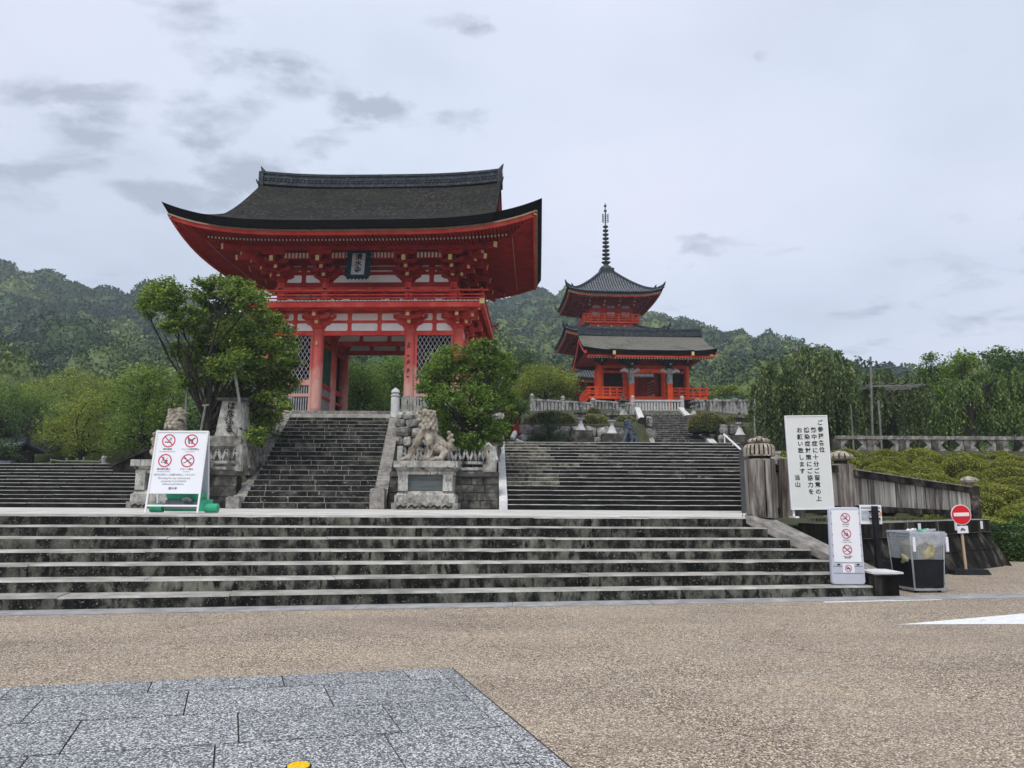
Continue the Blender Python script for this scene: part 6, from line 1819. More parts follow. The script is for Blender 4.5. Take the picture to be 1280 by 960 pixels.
def fspan(root, a, c, zt0, zt1, zb0, zb1, n, railw=.14, pale=True):
    """slats between two sloping rails; a,c world xy"""
    O = Vector(root.location); a = Vector(a); c = Vector(c); u = (c-a).normalized(); nn_ = Vector((-u.y, u.x, 0)); rr = random.Random(3)
    def at(t, z): q = a.lerp(c, t); return Vector((q.x, q.y, z))-O
    mb = MB(); mb.beam(at(0, zt0), at(1, zt1), .20, railw); mb.obj('top_rail', 'fence_black_rail', root)
    mb = MB(); mb.beam(at(0, zt0+railw*.5+.012), at(1, zt1+railw*.5+.012), .22, .022); mb.obj('rail_edge', 'fence_slat_pale', root)
    mb = MB(); mb.beam(at(0, zb0), at(1, zb1), .20, .12); mb.obj('bottom_rail', 'fence_black_rail', root)
    for i in range(n):
        t0, t1 = (i+.06)/n, (i+.94)/n; off = nn_*rr.uniform(-.02, .02)
        tp0, tp1 = zt0+(zt1-zt0)*t0-railw/2, zt0+(zt1-zt0)*t1-railw/2; bt0, bt1 = zb0+(zb1-zb0)*t0+.06, zb0+(zb1-zb0)*t1+.06
        b4 = [at(t0, bt0)-nn_*.04+off, at(t1, bt1)-nn_*.04+off, at(t1, bt1)+nn_*.04+off, at(t0, bt0)+nn_*.04+off]
        t4 = [at(t0, tp0)-nn_*.04+off, at(t1, tp1)-nn_*.04+off, at(t1, tp1)+nn_*.04+off, at(t0, tp0)+nn_*.04+off]
        mb = MB(); mb.prism8(b4, t4); mb.obj('slat', 'fence_slat_pale' if rr.random() < .6 else 'fence_weathered', root)
f1 = thing('slatted_fence', 'weathered slatted fence sloping down to the right above the black wall', 'fence', (p2.x+.2, 15.5, 1.15))
fspan(f1, (p2.x+.2, 15.5, 0), FE, 2.09, 1.80, 1.37, 1.22, 24)
f2 = thing('slatted_fence', 'short open fence bay with wide boards behind the big white notice', 'fence', (nwp.x+.3, 14.2, 1.15))
fspan(f2, (nwp.x+.3, 14.25, 0), (p2.x-.2, 15.2, 0), 2.12, 2.16, 1.32, 1.36, 5)
p3 = thing('newel_post', 'small capped end post at the far right end of the slatted fence', 'post', (FE.x+.12, FE.y+.1, 1.05))
MB().box(-.15, .15, -.15, .15, 0, .85).obj('shaft', 'fence_black_rail', p3)
MB().lathe([(.10, .851), (.10, .93), (.20, .95), (.22, 1.0), (.17, 1.06), (.03, 1.11)], n=16).obj('round_cap', 'cap_stone', p3)
# black battered wall
bw = thing('black_wall', 'black stained battered stone wall below the slatted fence on the right', 'wall', (9.0, 15.9, 0))
W0, W1 = Vector((5.95, 13.42, 0)), Vector((11.75, 18.05, 0))
block_wall(bw, W0, W1, .80, 2, 1.25, 'black_wall_stone', 6, depth=.8, batter=.30, gap=.003, edge='fence_black_rail')
d_ = (W1-W0).normalized(); n2 = Vector((-d_.y, d_.x, 0)); O_ = Vector(bw.location)
L_ = (W1-W0).length; k = 5
for i in range(k):
    a, c = W0+d_*(L_*i/k+.004), W0+d_*(L_*(i+1)/k-.004)
    b4 = [a+n2*.22, c+n2*.22, c+n2*.9, a+n2*.9]; mb = MB()
    chamfer_block(mb, [v-O_+Vector((0, 0, .80)) for v in b4], [v-O_+Vector((0, 0, 1.10)) for v in b4], .01, 0, 1, 1); mb.obj('ledge_block', ['black_wall_stone', 'granite_kerb'], bw)
# return side of the wall
mb = MB(); e0, e1 = W1, W1+Vector((.9, 5.0, 0))
mb.prism8([W1-O_+n2*.3, W1-O_+Vector((.25, .1, 0)), e1-O_, e1-O_+Vector((-.8, 0, 0))], [W1-O_+n2*.35+Vector((0, 0, .8)), W1-O_+n2*.30+Vector((.05, .1, .8)), e1-O_+Vector((0, 0, .8)), e1-O_+Vector((-.8, 0, .8))]); mb.obj('return_wall', 'black_wall_stone', bw)
# white stickers on the ledge
for px, py in ((1133, 653), (1185, 653), (1223, 654)):
    t_ = (px-1000)/250; q = W0+d_*L_*max(0, min(1, {1133: .47, 1185: .72, 1223: .92}[px]))+n2*.208
    st = MB(); st.box(-.06, .06, -.012, 0, -.09, .09); o = st.obj('paper_sticker', 'sign_white', bw); o.location = (q.x-O_.x, q.y-O_.y, .97); o.rotation_euler = (0, 0, atan2(d_.y, d_.x))

# hourglass stone fence up on the right
s0, s1 = P(1046, 565, 33.4), P(1330, 569, 33.4)
hf = thing('hourglass_fence', 'long low stone fence with hourglass openings above the azalea slope', 'fence', (s0.x, 33.4, s0.z-.15)); O_ = Vector(hf.location)
hl = P(1100, 545, 33.4).z-hf.location.z; n = 7; Ls = s1.x-s0.x
for zz, h in ((.10, .22), (hl-.08, .16)):
    for i in range(4): mb = MB(); mb.box(Ls*i/4+.01, Ls*(i+1)/4-.01, -.15, .15, zz-h/2, zz+h/2); mb.obj('rail', 'dark_rail_stone' if zz < .3 else 'lichen_stone', hf)
for i in range(n+1):
    x = Ls*i/n; mb = MB(); mb.box(x-.15, x+.15, -.13, .13, .211, hl-.161); mb.obj('post', 'dark_rail_stone', hf)
    for s in (-1, 1):
        if 0 <= x+s*.5 <= Ls:
            mb = MB(); zt_, zb_ = hl-.165, .215; zm = (zt_+zb_)/2
            pt = [(x+s*.16, zb_), (x+s*.55, zb_), (x+s*.30, zm), (x+s*.55, zt_), (x+s*.16, zt_)]
            if s < 0: pt.reverse()
            k = 5; mb.add([(a, -.09, b_) for a, b_ in pt]+[(a, .09, b_) for a, b_ in pt], [tuple(range(k)), tuple(reversed(range(k, 2*k)))]+[(i2, i2+k, (i2+1) % k+k, (i2+1) % k) for i2 in range(k)]); mb.obj('hourglass_stone', 'lichen_stone', hf)
bsw = thing('low_wall', 'low grey stone wall under the hourglass fence', 'wall', (s0.x, 33.3, 3.0)); mb = MB()
block_wall(bsw, (s0.x, 33.22, 3.0), (s1.x, 33.22, 3.0), s0.z-3.17, 1, 1.4, 'rubble_stone', 9, depth=.5)
# ------------------------------------------------------------------ signs and small things
def flat(mb, pts, y, t=.003, mi=0):
    """flat polygon print in the x-z plane at y, thickness t towards the viewer"""
    k = len(pts); mb.add([(a, y-t, b_) for a, b_ in pts]+[(a, y, b_) for a, b_ in pts], [tuple(range(k))]+[(i, i+k, (i+1) % k+k, (i+1) % k) for i in range(k)], mi); return mb
def bar2(mb, a, c, w, y, t=.003):
    a = Vector((a[0], a[1])); c = Vector((c[0], c[1])); d = (c-a).normalized(); n_ = Vector((-d.y, d.x))*w/2
    return flat(mb, [tuple(a-n_), tuple(c-n_), tuple(c+n_), tuple(a+n_)], y, t)
def circ(r, cx_=0, cz_=0, n=28, sx=1, sz=1): return [(cx_+r*sx*cos(2*pi*i/n), cz_+r*sz*sin(2*pi*i/n)) for i in range(n)]
def icon(kind, r):
    mb = MB(); y = 0
    if kind == 'smoke':
        bar2(mb, (-r*.62, -r*.22), (r*.25, -r*.22), r*.16, y); bar2(mb, (r*.30, -r*.22), (r*.42, -r*.22), r*.16, y)
        for k in (0, 1):
            q = [(r*(.18+.2*k), r*.0), (r*(.08+.2*k), r*.22), (r*(.28+.2*k), r*.38), (r*(.18+.2*k), r*.55)]
            for a, c in zip(q, q[1:]): bar2(mb, a, c, r*.06, y)
    elif kind == 'dog':
        flat(mb, [(-r*.5, r*.0), (r*.2, -r*.02), (r*.35, r*.2), (r*.5, r*.35), (r*.62, r*.3), (r*.60, r*.48), (r*.35, r*.55), (r*.15, r*.28), (-r*.4, r*.24), (-r*.6, r*.5), (-r*.66, r*.45)][::1], y)
        for x in (-.42, -.25, .05, .2): bar2(mb, (r*x, r*.05), (r*(x+.04), -r*.48), r*.12, y)
    elif kind == 'food':
        flat(mb, [(r*.0, -r*.5), (r*.34, -r*.5), (r*.42, r*.1), (-r*.06, r*.1)], y); bar2(mb, (r*.2, r*.1), (r*.3, r*.5), r*.05, y)
        for a, c in (((-.55, -.3), (-.1, -.3)), ((-.55, -.3), (-.33, .25)), ((-.33, .25), (-.1, -.3))): bar2(mb, (r*a[0], r*a[1]), (r*c[0], r*c[1]), r*.07, y)
        flat(mb, circ(r*.14, -r*.3, r*.42, 12), y)
    elif kind == 'drone':
        flat(mb, circ(r*.17, 0, 0, 12), y)
        for sx in (-1, 1):
            for sz in (-1, 1): bar2(mb, (0, 0), (sx*r*.5, sz*r*.34), r*.09, y)
            bar2(mb, (sx*r*.3, r*.40), (sx*r*.74, r*.34), r*.08, y); bar2(mb, (sx*r*.3, -r*.30), (sx*r*.7, -r*.36), r*.08, y)
    elif kind == 'car':
        flat(mb, [(-r*.6, -r*.2), (r*.6, -r*.2), (r*.6, r*.1), (r*.3, r*.15), (r*.15, r*.4), (-r*.3, r*.4), (-r*.45, r*.1), (-r*.6, r*.05)], y)
        for x in (-.32, .32): flat(mb, circ(r*.15, r*x, -r*.22, 10), y)
    return mb
def prohibit(parent, x, z, r, kind, y0):
    def put(mb, nm, mt, dy):
        o = mb.obj(nm, mt, parent); o.location = (x, y0-dy, z); return o
    put(icon(kind, r*.95), 'pictogram', 'picto_grey', .001)
    mb = MB(); n = 36; a = circ(r, n=n); c = circ(r*.84, n=n)
    for i in range(n):
        j = (i+1) % n; mb.add([(a[i][0], -.003, a[i][1]), (a[j][0], -.003, a[j][1]), (c[j][0], -.003, c[j][1]), (c[i][0], -.003, c[i][1])], [(0, 1, 2, 3)])
    put(mb, 'red_ring', 'picto_red', .001)
    mb = MB(); bar2(mb, (-r*.66, r*.66), (r*.66, -r*.66), r*.13, 0, .004); put(mb, 'red_slash', 'picto_red', .003)
def words(parent, s, size, x, z, y, mat='print_grey', nm='lettering', **k):
    o = text_mesh(s, size, mat, .0008, k.pop('bold', size*.012), **k).obj(nm, mat, parent); o.location = (x, y, z); return o
def tilted_panel(root, nm, x0, x1, s0, s1, ang, mat, t=.02, y=0):
    mb = MB(); mb.box(x0, x1, -t, 0, s0, s1); o = mb.obj(nm, mat, root); o.rotation_euler = (-ang, 0, 0); o.location = (0, y, 0); return o

# white folding sign on the landing
aL, aR = P(181, 639, 15.6), P(245.5, 639, 15.6)
W_ = aR.x-aL.x
fs = thing('folding_sign', 'white folding sign board with four red prohibition pictograms on the landing at left', 'sign', (aL.x, 15.6, LZ))
ang = radians(8.5); S1 = 1.74
tp = tilted_panel(fs, 'front_panel', .02, W_+.02, .40, S1, ang, 'sign_white', .015)
for x in (0, W_+.01):
    mb = MB(); mb.box(x, x+.035, -.03, 0, 0, S1+.01); o = mb.obj('front_leg', 'white_paint', fs); o.rotation_euler = (-ang, 0, 0)
mb = MB(); mb.box(.036, W_+.009, -.028, -.004, .13, .165); o = mb.obj('front_crossbar', 'white_paint', fs); o.rotation_euler = (-ang, 0, 0)
mb = MB(); mb.box(.036, W_+.009, -.03, -.001, S1-.025, S1+.01); o = mb.obj('top_bar', 'white_paint', fs); o.rotation_euler = (-ang, 0, 0)
bk = tilted_panel(fs, 'back_panel', .02, W_+.02, .40, S1, -ang, 'light_plastic', -.015, 2*S1*sin(ang))
for x in (0, W_+.01):
    mb = MB(); mb.box(x, x+.035, 0, .03, 0, S1); o = mb.obj('back_leg', 'white_paint', fs); o.rotation_euler = (ang, 0, 0); o.location = (0, 2*S1*sin(ang), 0)
yf = -.016
cxs = (W_*.27, W_*.72)
for (ix, zz, kd, l1, l2) in ((0, 1.56, 'smoke', '境内禁煙', 'No smoking in the precincts'), (1, 1.56, 'dog', 'ペットの同伴禁止', 'No pets allowed'), (0, 1.13, 'food', '境内飲食禁止', 'No eating and drinking'), (1, 1.13, 'drone', 'ドローン禁止', 'No drones')):
    x = cxs[ix]-.02*(zz < 1.3); prohibit(tp, x, zz-.03, .142, kd, yf)
    words(tp, l1, .048, x, zz-.215, yf-.001, 'picto_grey'); words(tp, l2, .030, x, zz-.265, yf-.001)
words(tp, '営利を目的とした撮影を禁止しております', .046, W_*.48, .795, yf-.001)
for i, s in enumerate(('Shooting for any commercial', 'purposes is prohibited', 'without permission.')): words(tp, s, .058, W_*.48, .725-i*.062, yf-.001)
words(tp, '清水寺', .062, W_*.48, .505, yf-.001, 'picto_grey')
# green plastic weights behind it
gw_ = thing('sign_weights', 'green plastic trough holding grey weights behind the white folding sign', 'weight', (aL.x+.1, 15.9, LZ))
MB().box(.22, .95, -.1, .35, .03, .16).obj('trough', 'green_plastic', gw_)
mb = MB(); mb.prism8([(.25, -.05, .24), (.92, -.05, .24), (.92, .3, .24), (.25, .3, .24)], [(.2, -.1, .42), (.97, -.1, .42), (.97, .35, .42), (.2, .35, .42)]); mb.obj('upper_tray', 'green_plastic', gw_)
MB().box(.94, 1.05, -.12, .34, .03, .28).obj('side_post', 'green_plastic', gw_)
mb = MB(); mb.prism8([(.22, -.16, .08), (.93, -.16, .08), (.93, .2, .08), (.22, .2, .08)], [(.24, -.12, .27), (.91, -.12, .24), (.91, .18, .24), (.24, .18, .27)]); mb.obj('weight_block', 'grey_rubber', gw_)
MB().tube([(.62, -.17, .26), (.72, -.17, .30), (.8, -.17, .24)], [.05, .06, .04], 8).obj('weight_handle', 'grey_rubber', gw_)
for x in (0.02, 1.18):
    MB().tube([(x-.12, -.05, .10), (x+.14, -.05, .10)], .095, 12).obj('foot_drum', 'green_plastic', gw_)

# big white notice
nL, nR = P(990, 636, 13.85), P(1041, 635, 13.85); nT = P(981, 521, 13.85)
nt_ = thing('notice_board', 'tall white notice board with brush-style Japanese lettering in front of the weathered fence', 'sign', (nL.x, 13.85, LZ))
Wn = nR.x-nL.x; z0n = nL.z-LZ; z1n = nT.z-LZ
pn = MB().box(0, Wn, -.025, 0, z0n, z1n).obj('panel', 'sign_cream', nt_)
nt_.rotation_euler = (0, radians(-1.0), 0)
for a in ((-.02, 0, -.035, .01, z0n-.02, z1n+.02), (Wn, Wn+.02, -.035, .01, z0n-.02, z1n+.02)): MB().box(*a).obj('frame_side', 'white_paint', nt_)
for z in (z0n-.02, z1n): MB().box(.001, Wn-.001, -.034, .009, z, z+.02).obj('frame_rail', 'white_paint', nt_)
for x in (.02, Wn-.06): MB().box(x, x+.035, .011, .045, 0, z1n-.1).obj('leg', 'white_paint', nt_)
for x in (.02, Wn-.06): MB().box(x-.02, x+.05, -.15, .25, 0, .03).obj('foot', 'white_paint', nt_)
Hn_ = z1n-z0n; pa = Hn_*.0757
for (s, x, zt) in (('ご参拝各位', .835, .926), ('熱中症に十分ご留意の上', .665, .845), ('感染症対策にご協力を', .49, .845), ('お願い致します', .31, .845), ('当山', .175, .33)):
    o = text_mesh(s, .106, 'ink', .001, .0022, vertical=True, pitch=pa/.108).obj('lettering', 'ink', pn); o.location = (Wn*x, -.027, z0n+Hn_*zt)
# grey plastic standing sign
qL, qR = P(1039, 730, 12.33), P(1081, 731, 12.33); qT = P(1040, 634, 12.33)
pb = thing('plastic_sign', 'light grey moulded plastic standing sign with three red pictograms by the step end', 'sign', (qL.x, 12.33, .175))
Wp = qR.x-qL.x; Hp = qT.z-.175
mb = MB(); r_ = .05; pts = []
for cx_, cz_, a0 in ((Wp-r_, r_, -90), (Wp-r_, Hp-r_, 0), (r_, Hp-r_, 90), (r_, r_, 180)):
    for k in range(5): a = radians(a0+k*22.5); pts.append((cx_+r_*cos(a), cz_+r_*sin(a)))
pts = [(x+(.02 if x < Wp/2 else -.02)*z/Hp, z) for x, z in pts]
def bev_slab(mb, pts, y0, y1, ch=.015):
    n = len(pts); cx_ = sum(p[0] for p in pts)/n; cz_ = sum(p[1] for p in pts)/n
    def ins(p): d = Vector((p[0]-cx_, p[1]-cz_)); L = d.length; return (cx_+d.x*(1-ch/L), cz_+d.y*(1-ch/L))
    rings = [[(a, y0, b_) for a, b_ in map(ins, pts)], [(a, y0+ch, b_) for a, b_ in pts], [(a, y1-ch, b_) for a, b_ in pts], [(a, y1, b_) for a, b_ in map(ins, pts)]]
    fs_ = [tuple(range(n)), tuple(reversed(range(3*n, 4*n)))]
    for k in range(3): fs_ += [(k*n+i, (k+1)*n+i, (k+1)*n+(i+1) % n, k*n+(i+1) % n) for i in range(n)]
    mb.add([v for r in rings for v in r], fs_)
bev_slab(mb, pts, -.045, .045); shell = mb.obj('shell', 'light_plastic', pb, smooth=True)
for z in (.18, .29): MB().box(.03, Wp-.03, -.049, -.0455, z, z+.006).obj('moulded_groove', 'grey_rubber', pb)
sh = MB().box(.05, Wp-.05, -.052, -.0455, .36, Hp-.05).obj('poster', 'sign_white', pb)
for i, (kd, l1, l2) in enumerate((('smoke', '境内禁煙', 'No smoking'), ('food', '飲食禁止', 'No eating and drinking'), ('drone', 'ドローン禁止', 'No drones'))):
    z = Hp-.17-i*.255; prohibit(sh, Wp/2, z, .078, kd, -.0525); words(sh, l1, .028, Wp/2, z-.105, -.0535); words(sh, l2, .018, Wp/2, z-.135, -.0535)
words(sh, '清水寺', .036, Wp/2, .43, -.0535, 'picto_grey')
sk = MB().box(Wp/2-.09, Wp/2+.10, -.052, -.0455, .19, .33).obj('small_sticker', 'sign_white', pb); prohibit(sk, Wp/2, .26, .055, 'car', -.0525)
for x in (.10, Wp-.13): MB().box(x, x+.04, -.055, -.046, .31, .33).obj('clip', 'black_iron', pb)
for s in (-1, 1):
    for i in range(5): MB().box(Wp/2+s*(Wp/2-.045)-.006, Wp/2+s*(Wp/2-.045)+.006, -.056, -.05, .45+i*.17, .465+i*.17).obj('rivet', 'grey_rubber', pb)
# map sign on a black post
mL, mR = P(1076, 655, 12.95), P(1103, 655, 12.95); mT = P(1076, 631, 12.95)
ms = thing('map_sign', 'small white map panel fixed to a black post behind the plastic sign', 'sign', (mL.x, 12.95, 0))
Wm = mR.x-mL.x
mp = MB().box(0, Wm, 0, .02, mL.z, mT.z).obj('panel', 'sign_white', ms)
MB().box(Wm*.52, Wm*.52+.075, -.10, -.002, 0, mT.z-.02).obj('post', 'black_iron', ms)
for z in (.62, .25): 
    zz = mL.z+(mT.z-mL.z)*z; MB().box(Wm*.40, Wm*.86, -.05, -.001, zz, zz+.025).obj('clamp', 'black_iron', ms)
MB().box(.02, Wm*.44, -.004, -.0005, mL.z+.06, mL.z+.23).obj('printed_map', 'map_blue', mp)
MB().box(.02, Wm*.5, -.004, -.0005, mL.z+.26, mL.z+.29).obj('printed_bar', 'print_grey', mp); MB().box(Wm*.75, Wm-.02, -.004, -.0005, mL.z+.26, mL.z+.29).obj('printed_bar', 'print_grey', mp); MB().box(Wm*.76, Wm-.02, -.004, -.0005, mL.z+.06, mL.z+.09).obj('printed_bar', 'print_grey', mp)
words(mp, '23', .10, Wm*.87, mL.z+.17, -.004, 'orange_print', bold=.002)

# caged rubbish bin
bc = Vector((6.98, 13.02, 0)); tb = thing('rubbish_cage', 'wire rubbish cage lined with a clear bag, black sheet round its lower half', 'rubbish bin', bc, .12)
Hb, hb, ht = .98, .26, .31
def ring4(h, z): return [(-h, -h, z), (h, -h, z), (h, h, z), (-h, h, z)]
def hz(z): return hb+(ht-hb)*z/Hb
for i, (sx, sy) in enumerate(((-1, -1), (1, -1), (1, 1), (-1, 1))):
    MB().beam((sx*hb, sy*hb, .05), (sx*ht, sy*ht, Hb), .025, .025).obj('corner_bar', 'galvanised', tb)
    MB().tube([(sx*(hb-.05)-.02, sy*(hb-.05), .025), (sx*(hb-.05)+.02, sy*(hb-.05), .025)], .026, 10).obj('castor', 'black_iron', tb)
mb = MB()
for z in (.055, Hb-.01):
    q = ring4(hz(z)+.012, z)
    for a, c in zip(q, q[1:]+q[:1]): mb.beam(a, c, .03, .03)
mb.obj('rim', 'galvanised', tb)
mb = MB()
for f in range(4):
    for i in range(1, 14):
        t_ = i/14; q0 = ring4(hb, .06); q1 = ring4(ht, Hb-.02); a = Vector(q0[f]).lerp(Vector(q0[(f+1) % 4]), t_); c = Vector(q1[f]).lerp(Vector(q1[(f+1) % 4]), t_); mb.beam(a, c, .005, .005)
    for i in range(1, 20):
        z = .06+(Hb-.08)*i/20; q = ring4(hz(z), z); mb.beam(q[f], q[(f+1) % 4], .005, .005)
tag(mb.obj('wire_mesh', 'galvanised', tb), kind='stuff')
mb = MB(); n = 9; zs_ = lin(.08, .545, 7)           # black sheet, slightly slack
for f in (0, 3, 2):
    q0 = ring4(1, 0)
    for j, z in enumerate(zs_):
        for i in range(n+1):
            h = hz(z)*(1.03 if f == 0 else 1.02); a = Vector(q0[f]).lerp(Vector(q0[(f+1) % 4]), i/n)*h; w = .008*mnoise.noise(Vector((i*.7+f*9, j*.8, 2)))
            mb.v.append((a.x*(1+w*2), a.y*(1+w*2), z-(.02*sin(i*1.1) if j == 6 else 0)))
B = 0
for f in range(3):
    for j in range(len(zs_)-1):
        for i in range(n):
            a = f*len(zs_)*(n+1)+j*(n+1)+i; mb.f.append((a, a+1, a+n+2, a+n+1)); mb.m.append(0)
mb.obj('black_sheet', 'black_bag', tb, smooth=True)
mb = MB(); n = 12; zs_ = lin(.5, Hb+.03, 8)
q0 = ring4(1, 0)
for f in range(4):
    for j, z in enumerate(zs_):
        for i in range(n+1):
            h = hz(min(z, Hb))*.95+(.03 if z > Hb else 0); a = Vector(q0[f]).lerp(Vector(q0[(f+1) % 4]), i/n)*h; w = .05*mnoise.noise(Vector((i*.5+f*6, z*9, 5))); mb.v.append((a.x*(1+w), a.y*(1+w), z))
for f in range(4):
    for j in range(len(zs_)-1):
        for i in range(n): a = f*len(zs_)*(n+1)+j*(n+1)+i; mb.f.append((a, a+1, a+n+2, a+n+1)); mb.m.append(0)
mb.obj('clear_liner', 'clear_bag', tb, smooth=True)
mb = MB(); n = 12            # bag lip folded over the rim
for f in (0, 1):
    for j, (o_, z) in enumerate(((.0, Hb+.02), (.03, Hb+.0), (.035, Hb-.10), (.03, Hb-.19))):
        for i in range(n+1):
            a = Vector(q0[f]).lerp(Vector(q0[(f+1) % 4]), i/n)*(hz(min(z, Hb))+o_); w = mnoise.noise(Vector((i*.6+f*7, j, 3)))
            mb.v.append((a.x*(1+w*.02), a.y*(1+w*.02), z+(w*.07-.04*sin(i*.9) if j == 3 else 0)))
for f in range(2):
    for j in range(3):
        for i in range(n): a = f*4*(n+1)+j*(n+1)+i; mb.f.append((a, a+1, a+n+2, a+n+1)); mb.m.append(0)
mb.obj('bag_lip', 'clear_bag', tb, smooth=True)
bl = [((rnd.uniform(-.2, .2), rnd.uniform(-.2, .2), rnd.uniform(.48, .76)), (rnd.uniform(.10, .16), rnd.uniform(.10, .15), rnd.uniform(.09, .14))) for _ in range(20)]
o = sculpt('rubbish', bl, [], .03, 'bag_trash', tb, 1, .03, 14)
for i, (x, y, mt) in enumerate(((-.12, -.1, 'clear_bag'), (.02, -.15, 'green_plastic'), (.12, -.05, 'sign_white'), (.2, -.12, 'clear_bag'), (-.02, .1, 'sign_white'), (.05, -.2, 'clear_bag'))):
    o = sculpt('crumpled_litter', [((x, y, Hb+.02), (.07, .06, .035)), ((x+.04, y-.03, Hb+.045), (.04, .04, .03))], [], .018, mt, tb, 0, .02, 30)
for x in (-.27, .33): MB().box(x-.02, x+.02, -ht-.04, -ht-.012, Hb-.30, Hb-.06).obj('white_tape', 'sign_white', tb)

# no entry sign
ne = P(1208, 715, 16.1); dz = P(1201, 643.5, 16.0).z
nes = thing('no_entry_sign', 'round red no entry sign on a wooden pole by the black wall', 'road sign', (ne.x, 16.1, 0)); nes.rotation_euler = (0, radians(-1.6), 0)
MB().lathe([(.02, 0), (.02, .02)], n=8)
mb = MB(); mb.prism8([(-.42, -.28, 0), (.36, -.28, 0), (.36, .28, 0), (-.42, .28, 0)], [(-.38, -.24, .10), (.32, -.24, .10), (.32, .24, .10), (-.38, .24, .10)]); mb.obj('base_plate', 'black_iron', nes)
MB().tube([(0, 0, .1), (0, 0, dz+.15)], .028, 10).obj('pole', 'pole_wood', nes)
R_ = .20
mb = MB(); mb.tube([(0, -.034, dz), (0, -.050, dz)], R_+.015, 32); mb.obj('white_rim', 'white_paint', nes)
dsc = MB(); dsc.tube([(0, -.0505, dz), (0, -.056, dz)], R_, 32); dsc = dsc.obj('disc', 'sign_red', nes)
MB().box(-.165, .165, -.062, -.0565, dz-.03, dz+.045).obj('white_bar', 'white_paint', dsc)
sm2 = MB().box(-.115, .115, -.05, -.034, dz-.385, dz-.235).obj('lower_plate', 'sign_white', nes)
o = icon('car', .085).obj('pictogram', 'picto_grey', sm2); o.location = (0, -.051, dz-.31)

# ---- props under the left cherry tree
def prop(p, q, Y, label, nm='tree_prop', r=.045, Y2=None):
    a = P(p[0], p[1], Y); c = P(q[0], q[1], Y2 or Y); root = thing(nm, label, 'tree prop', c); c0 = c
    MB().tube([(0, 0, 0), (a-c)*.5+Vector((.01, 0, 0)), a-c], r, 8).obj('pole', 'bamboo_grey', root)
    d = (a-c); MB().tube([d+Vector((-.12, 0, 0)), d+Vector((.12, 0, .02))], r*.8, 6).obj('head_bar', 'bamboo_grey', root)
prop((234, 486), (227, 578), 26.4, 'leftmost upright grey prop pole under the left tree')
prop((257, 507), (243, 580), 26.2, 'middle grey prop pole leaning left beneath the left tree')
prop((293, 462), (312, 585), 25.6, 'long pale prop pole leaning across in front of the inscribed monument', r=.05)
cb = P(247, 464, 26.6); c2 = P(292, 461, 26.6); tb2 = thing('prop_bar', 'horizontal grey bar tied across the limbs of the left tree', 'tree prop', cb); MB().tube([(0, 0, 0), c2-cb], .045, 8).obj('pole', 'bamboo_grey', tb2)
for t_ in (.15, .9): MB().lathe([(.065, -.05), (.065, .05)], (c2-cb)*t_, 8).obj('binding', 'bark', tb2)
# frame poles above the weeping trees
for px, yt, yb, lb in ((996, 432, 560, 'left short pole top rising above the big weeping tree'), (1010, 431, 560, 'right short pole top rising above the big weeping tree'), (1088, 446, 560, 'tall grey pole between the two weeping trees at right')):
    a, c = P(px, yt, 38.5), P(px+(3 if px > 1050 else 0), yb, 38.5); t_ = thing('support_pole', lb, 'pole', (c.x, 38.5, 4.1)); MB().tube([(0, 0, 0), (a.x-c.x, 0, a.z-4.1)], .06, 8).obj('shaft', 'bamboo_grey', t_)
    MB().lathe([(.075, a.z-4.5), (.075, a.z-4.4)], ((a.x-c.x)*.95, 0, 0), 8).obj('binding', 'bark', t_)
tr_ = thing('trellis', 'flat grey bamboo trellis between the weeping trees', 'trellis', (P(1088, 480, 38.6).x, 38.6, P(1088, 483, 38.6).z))
for i in range(5):
    MB().beam((-.1, i*.35, .05*(i % 2)), (2.9, i*.35, .1+.05*(i % 2)), .07, .07).obj('bar', 'bamboo_grey', tr_)
for i in range(6): MB().beam((.1+i*.52, -.1, .16), (.1+i*.52, 1.7, .16), .06, .06).obj('cross_bar', 'bamboo_grey', tr_)
for px, yt, yb, lb in ((1066, 505, 545, 'bare pale prop pole in the shade under the weeping trees'), (1101, 500, 545, 'slanting prop pole right of the trellis')):
    a, c = P(px-3, yt, 37.5), P(px, yb, 37.5); t_ = thing('support_pole', lb, 'pole', (c.x, 37.5, 4.0)); MB().tube([(0, 0, 0), (a.x-c.x, 0, a.z-4.0)], .05, 8).obj('shaft', 'bamboo_grey', t_); MB().lathe([(.10, 0), (.10, .06)], (0, 0, 0), 8).obj('foot', 'bark', t_)

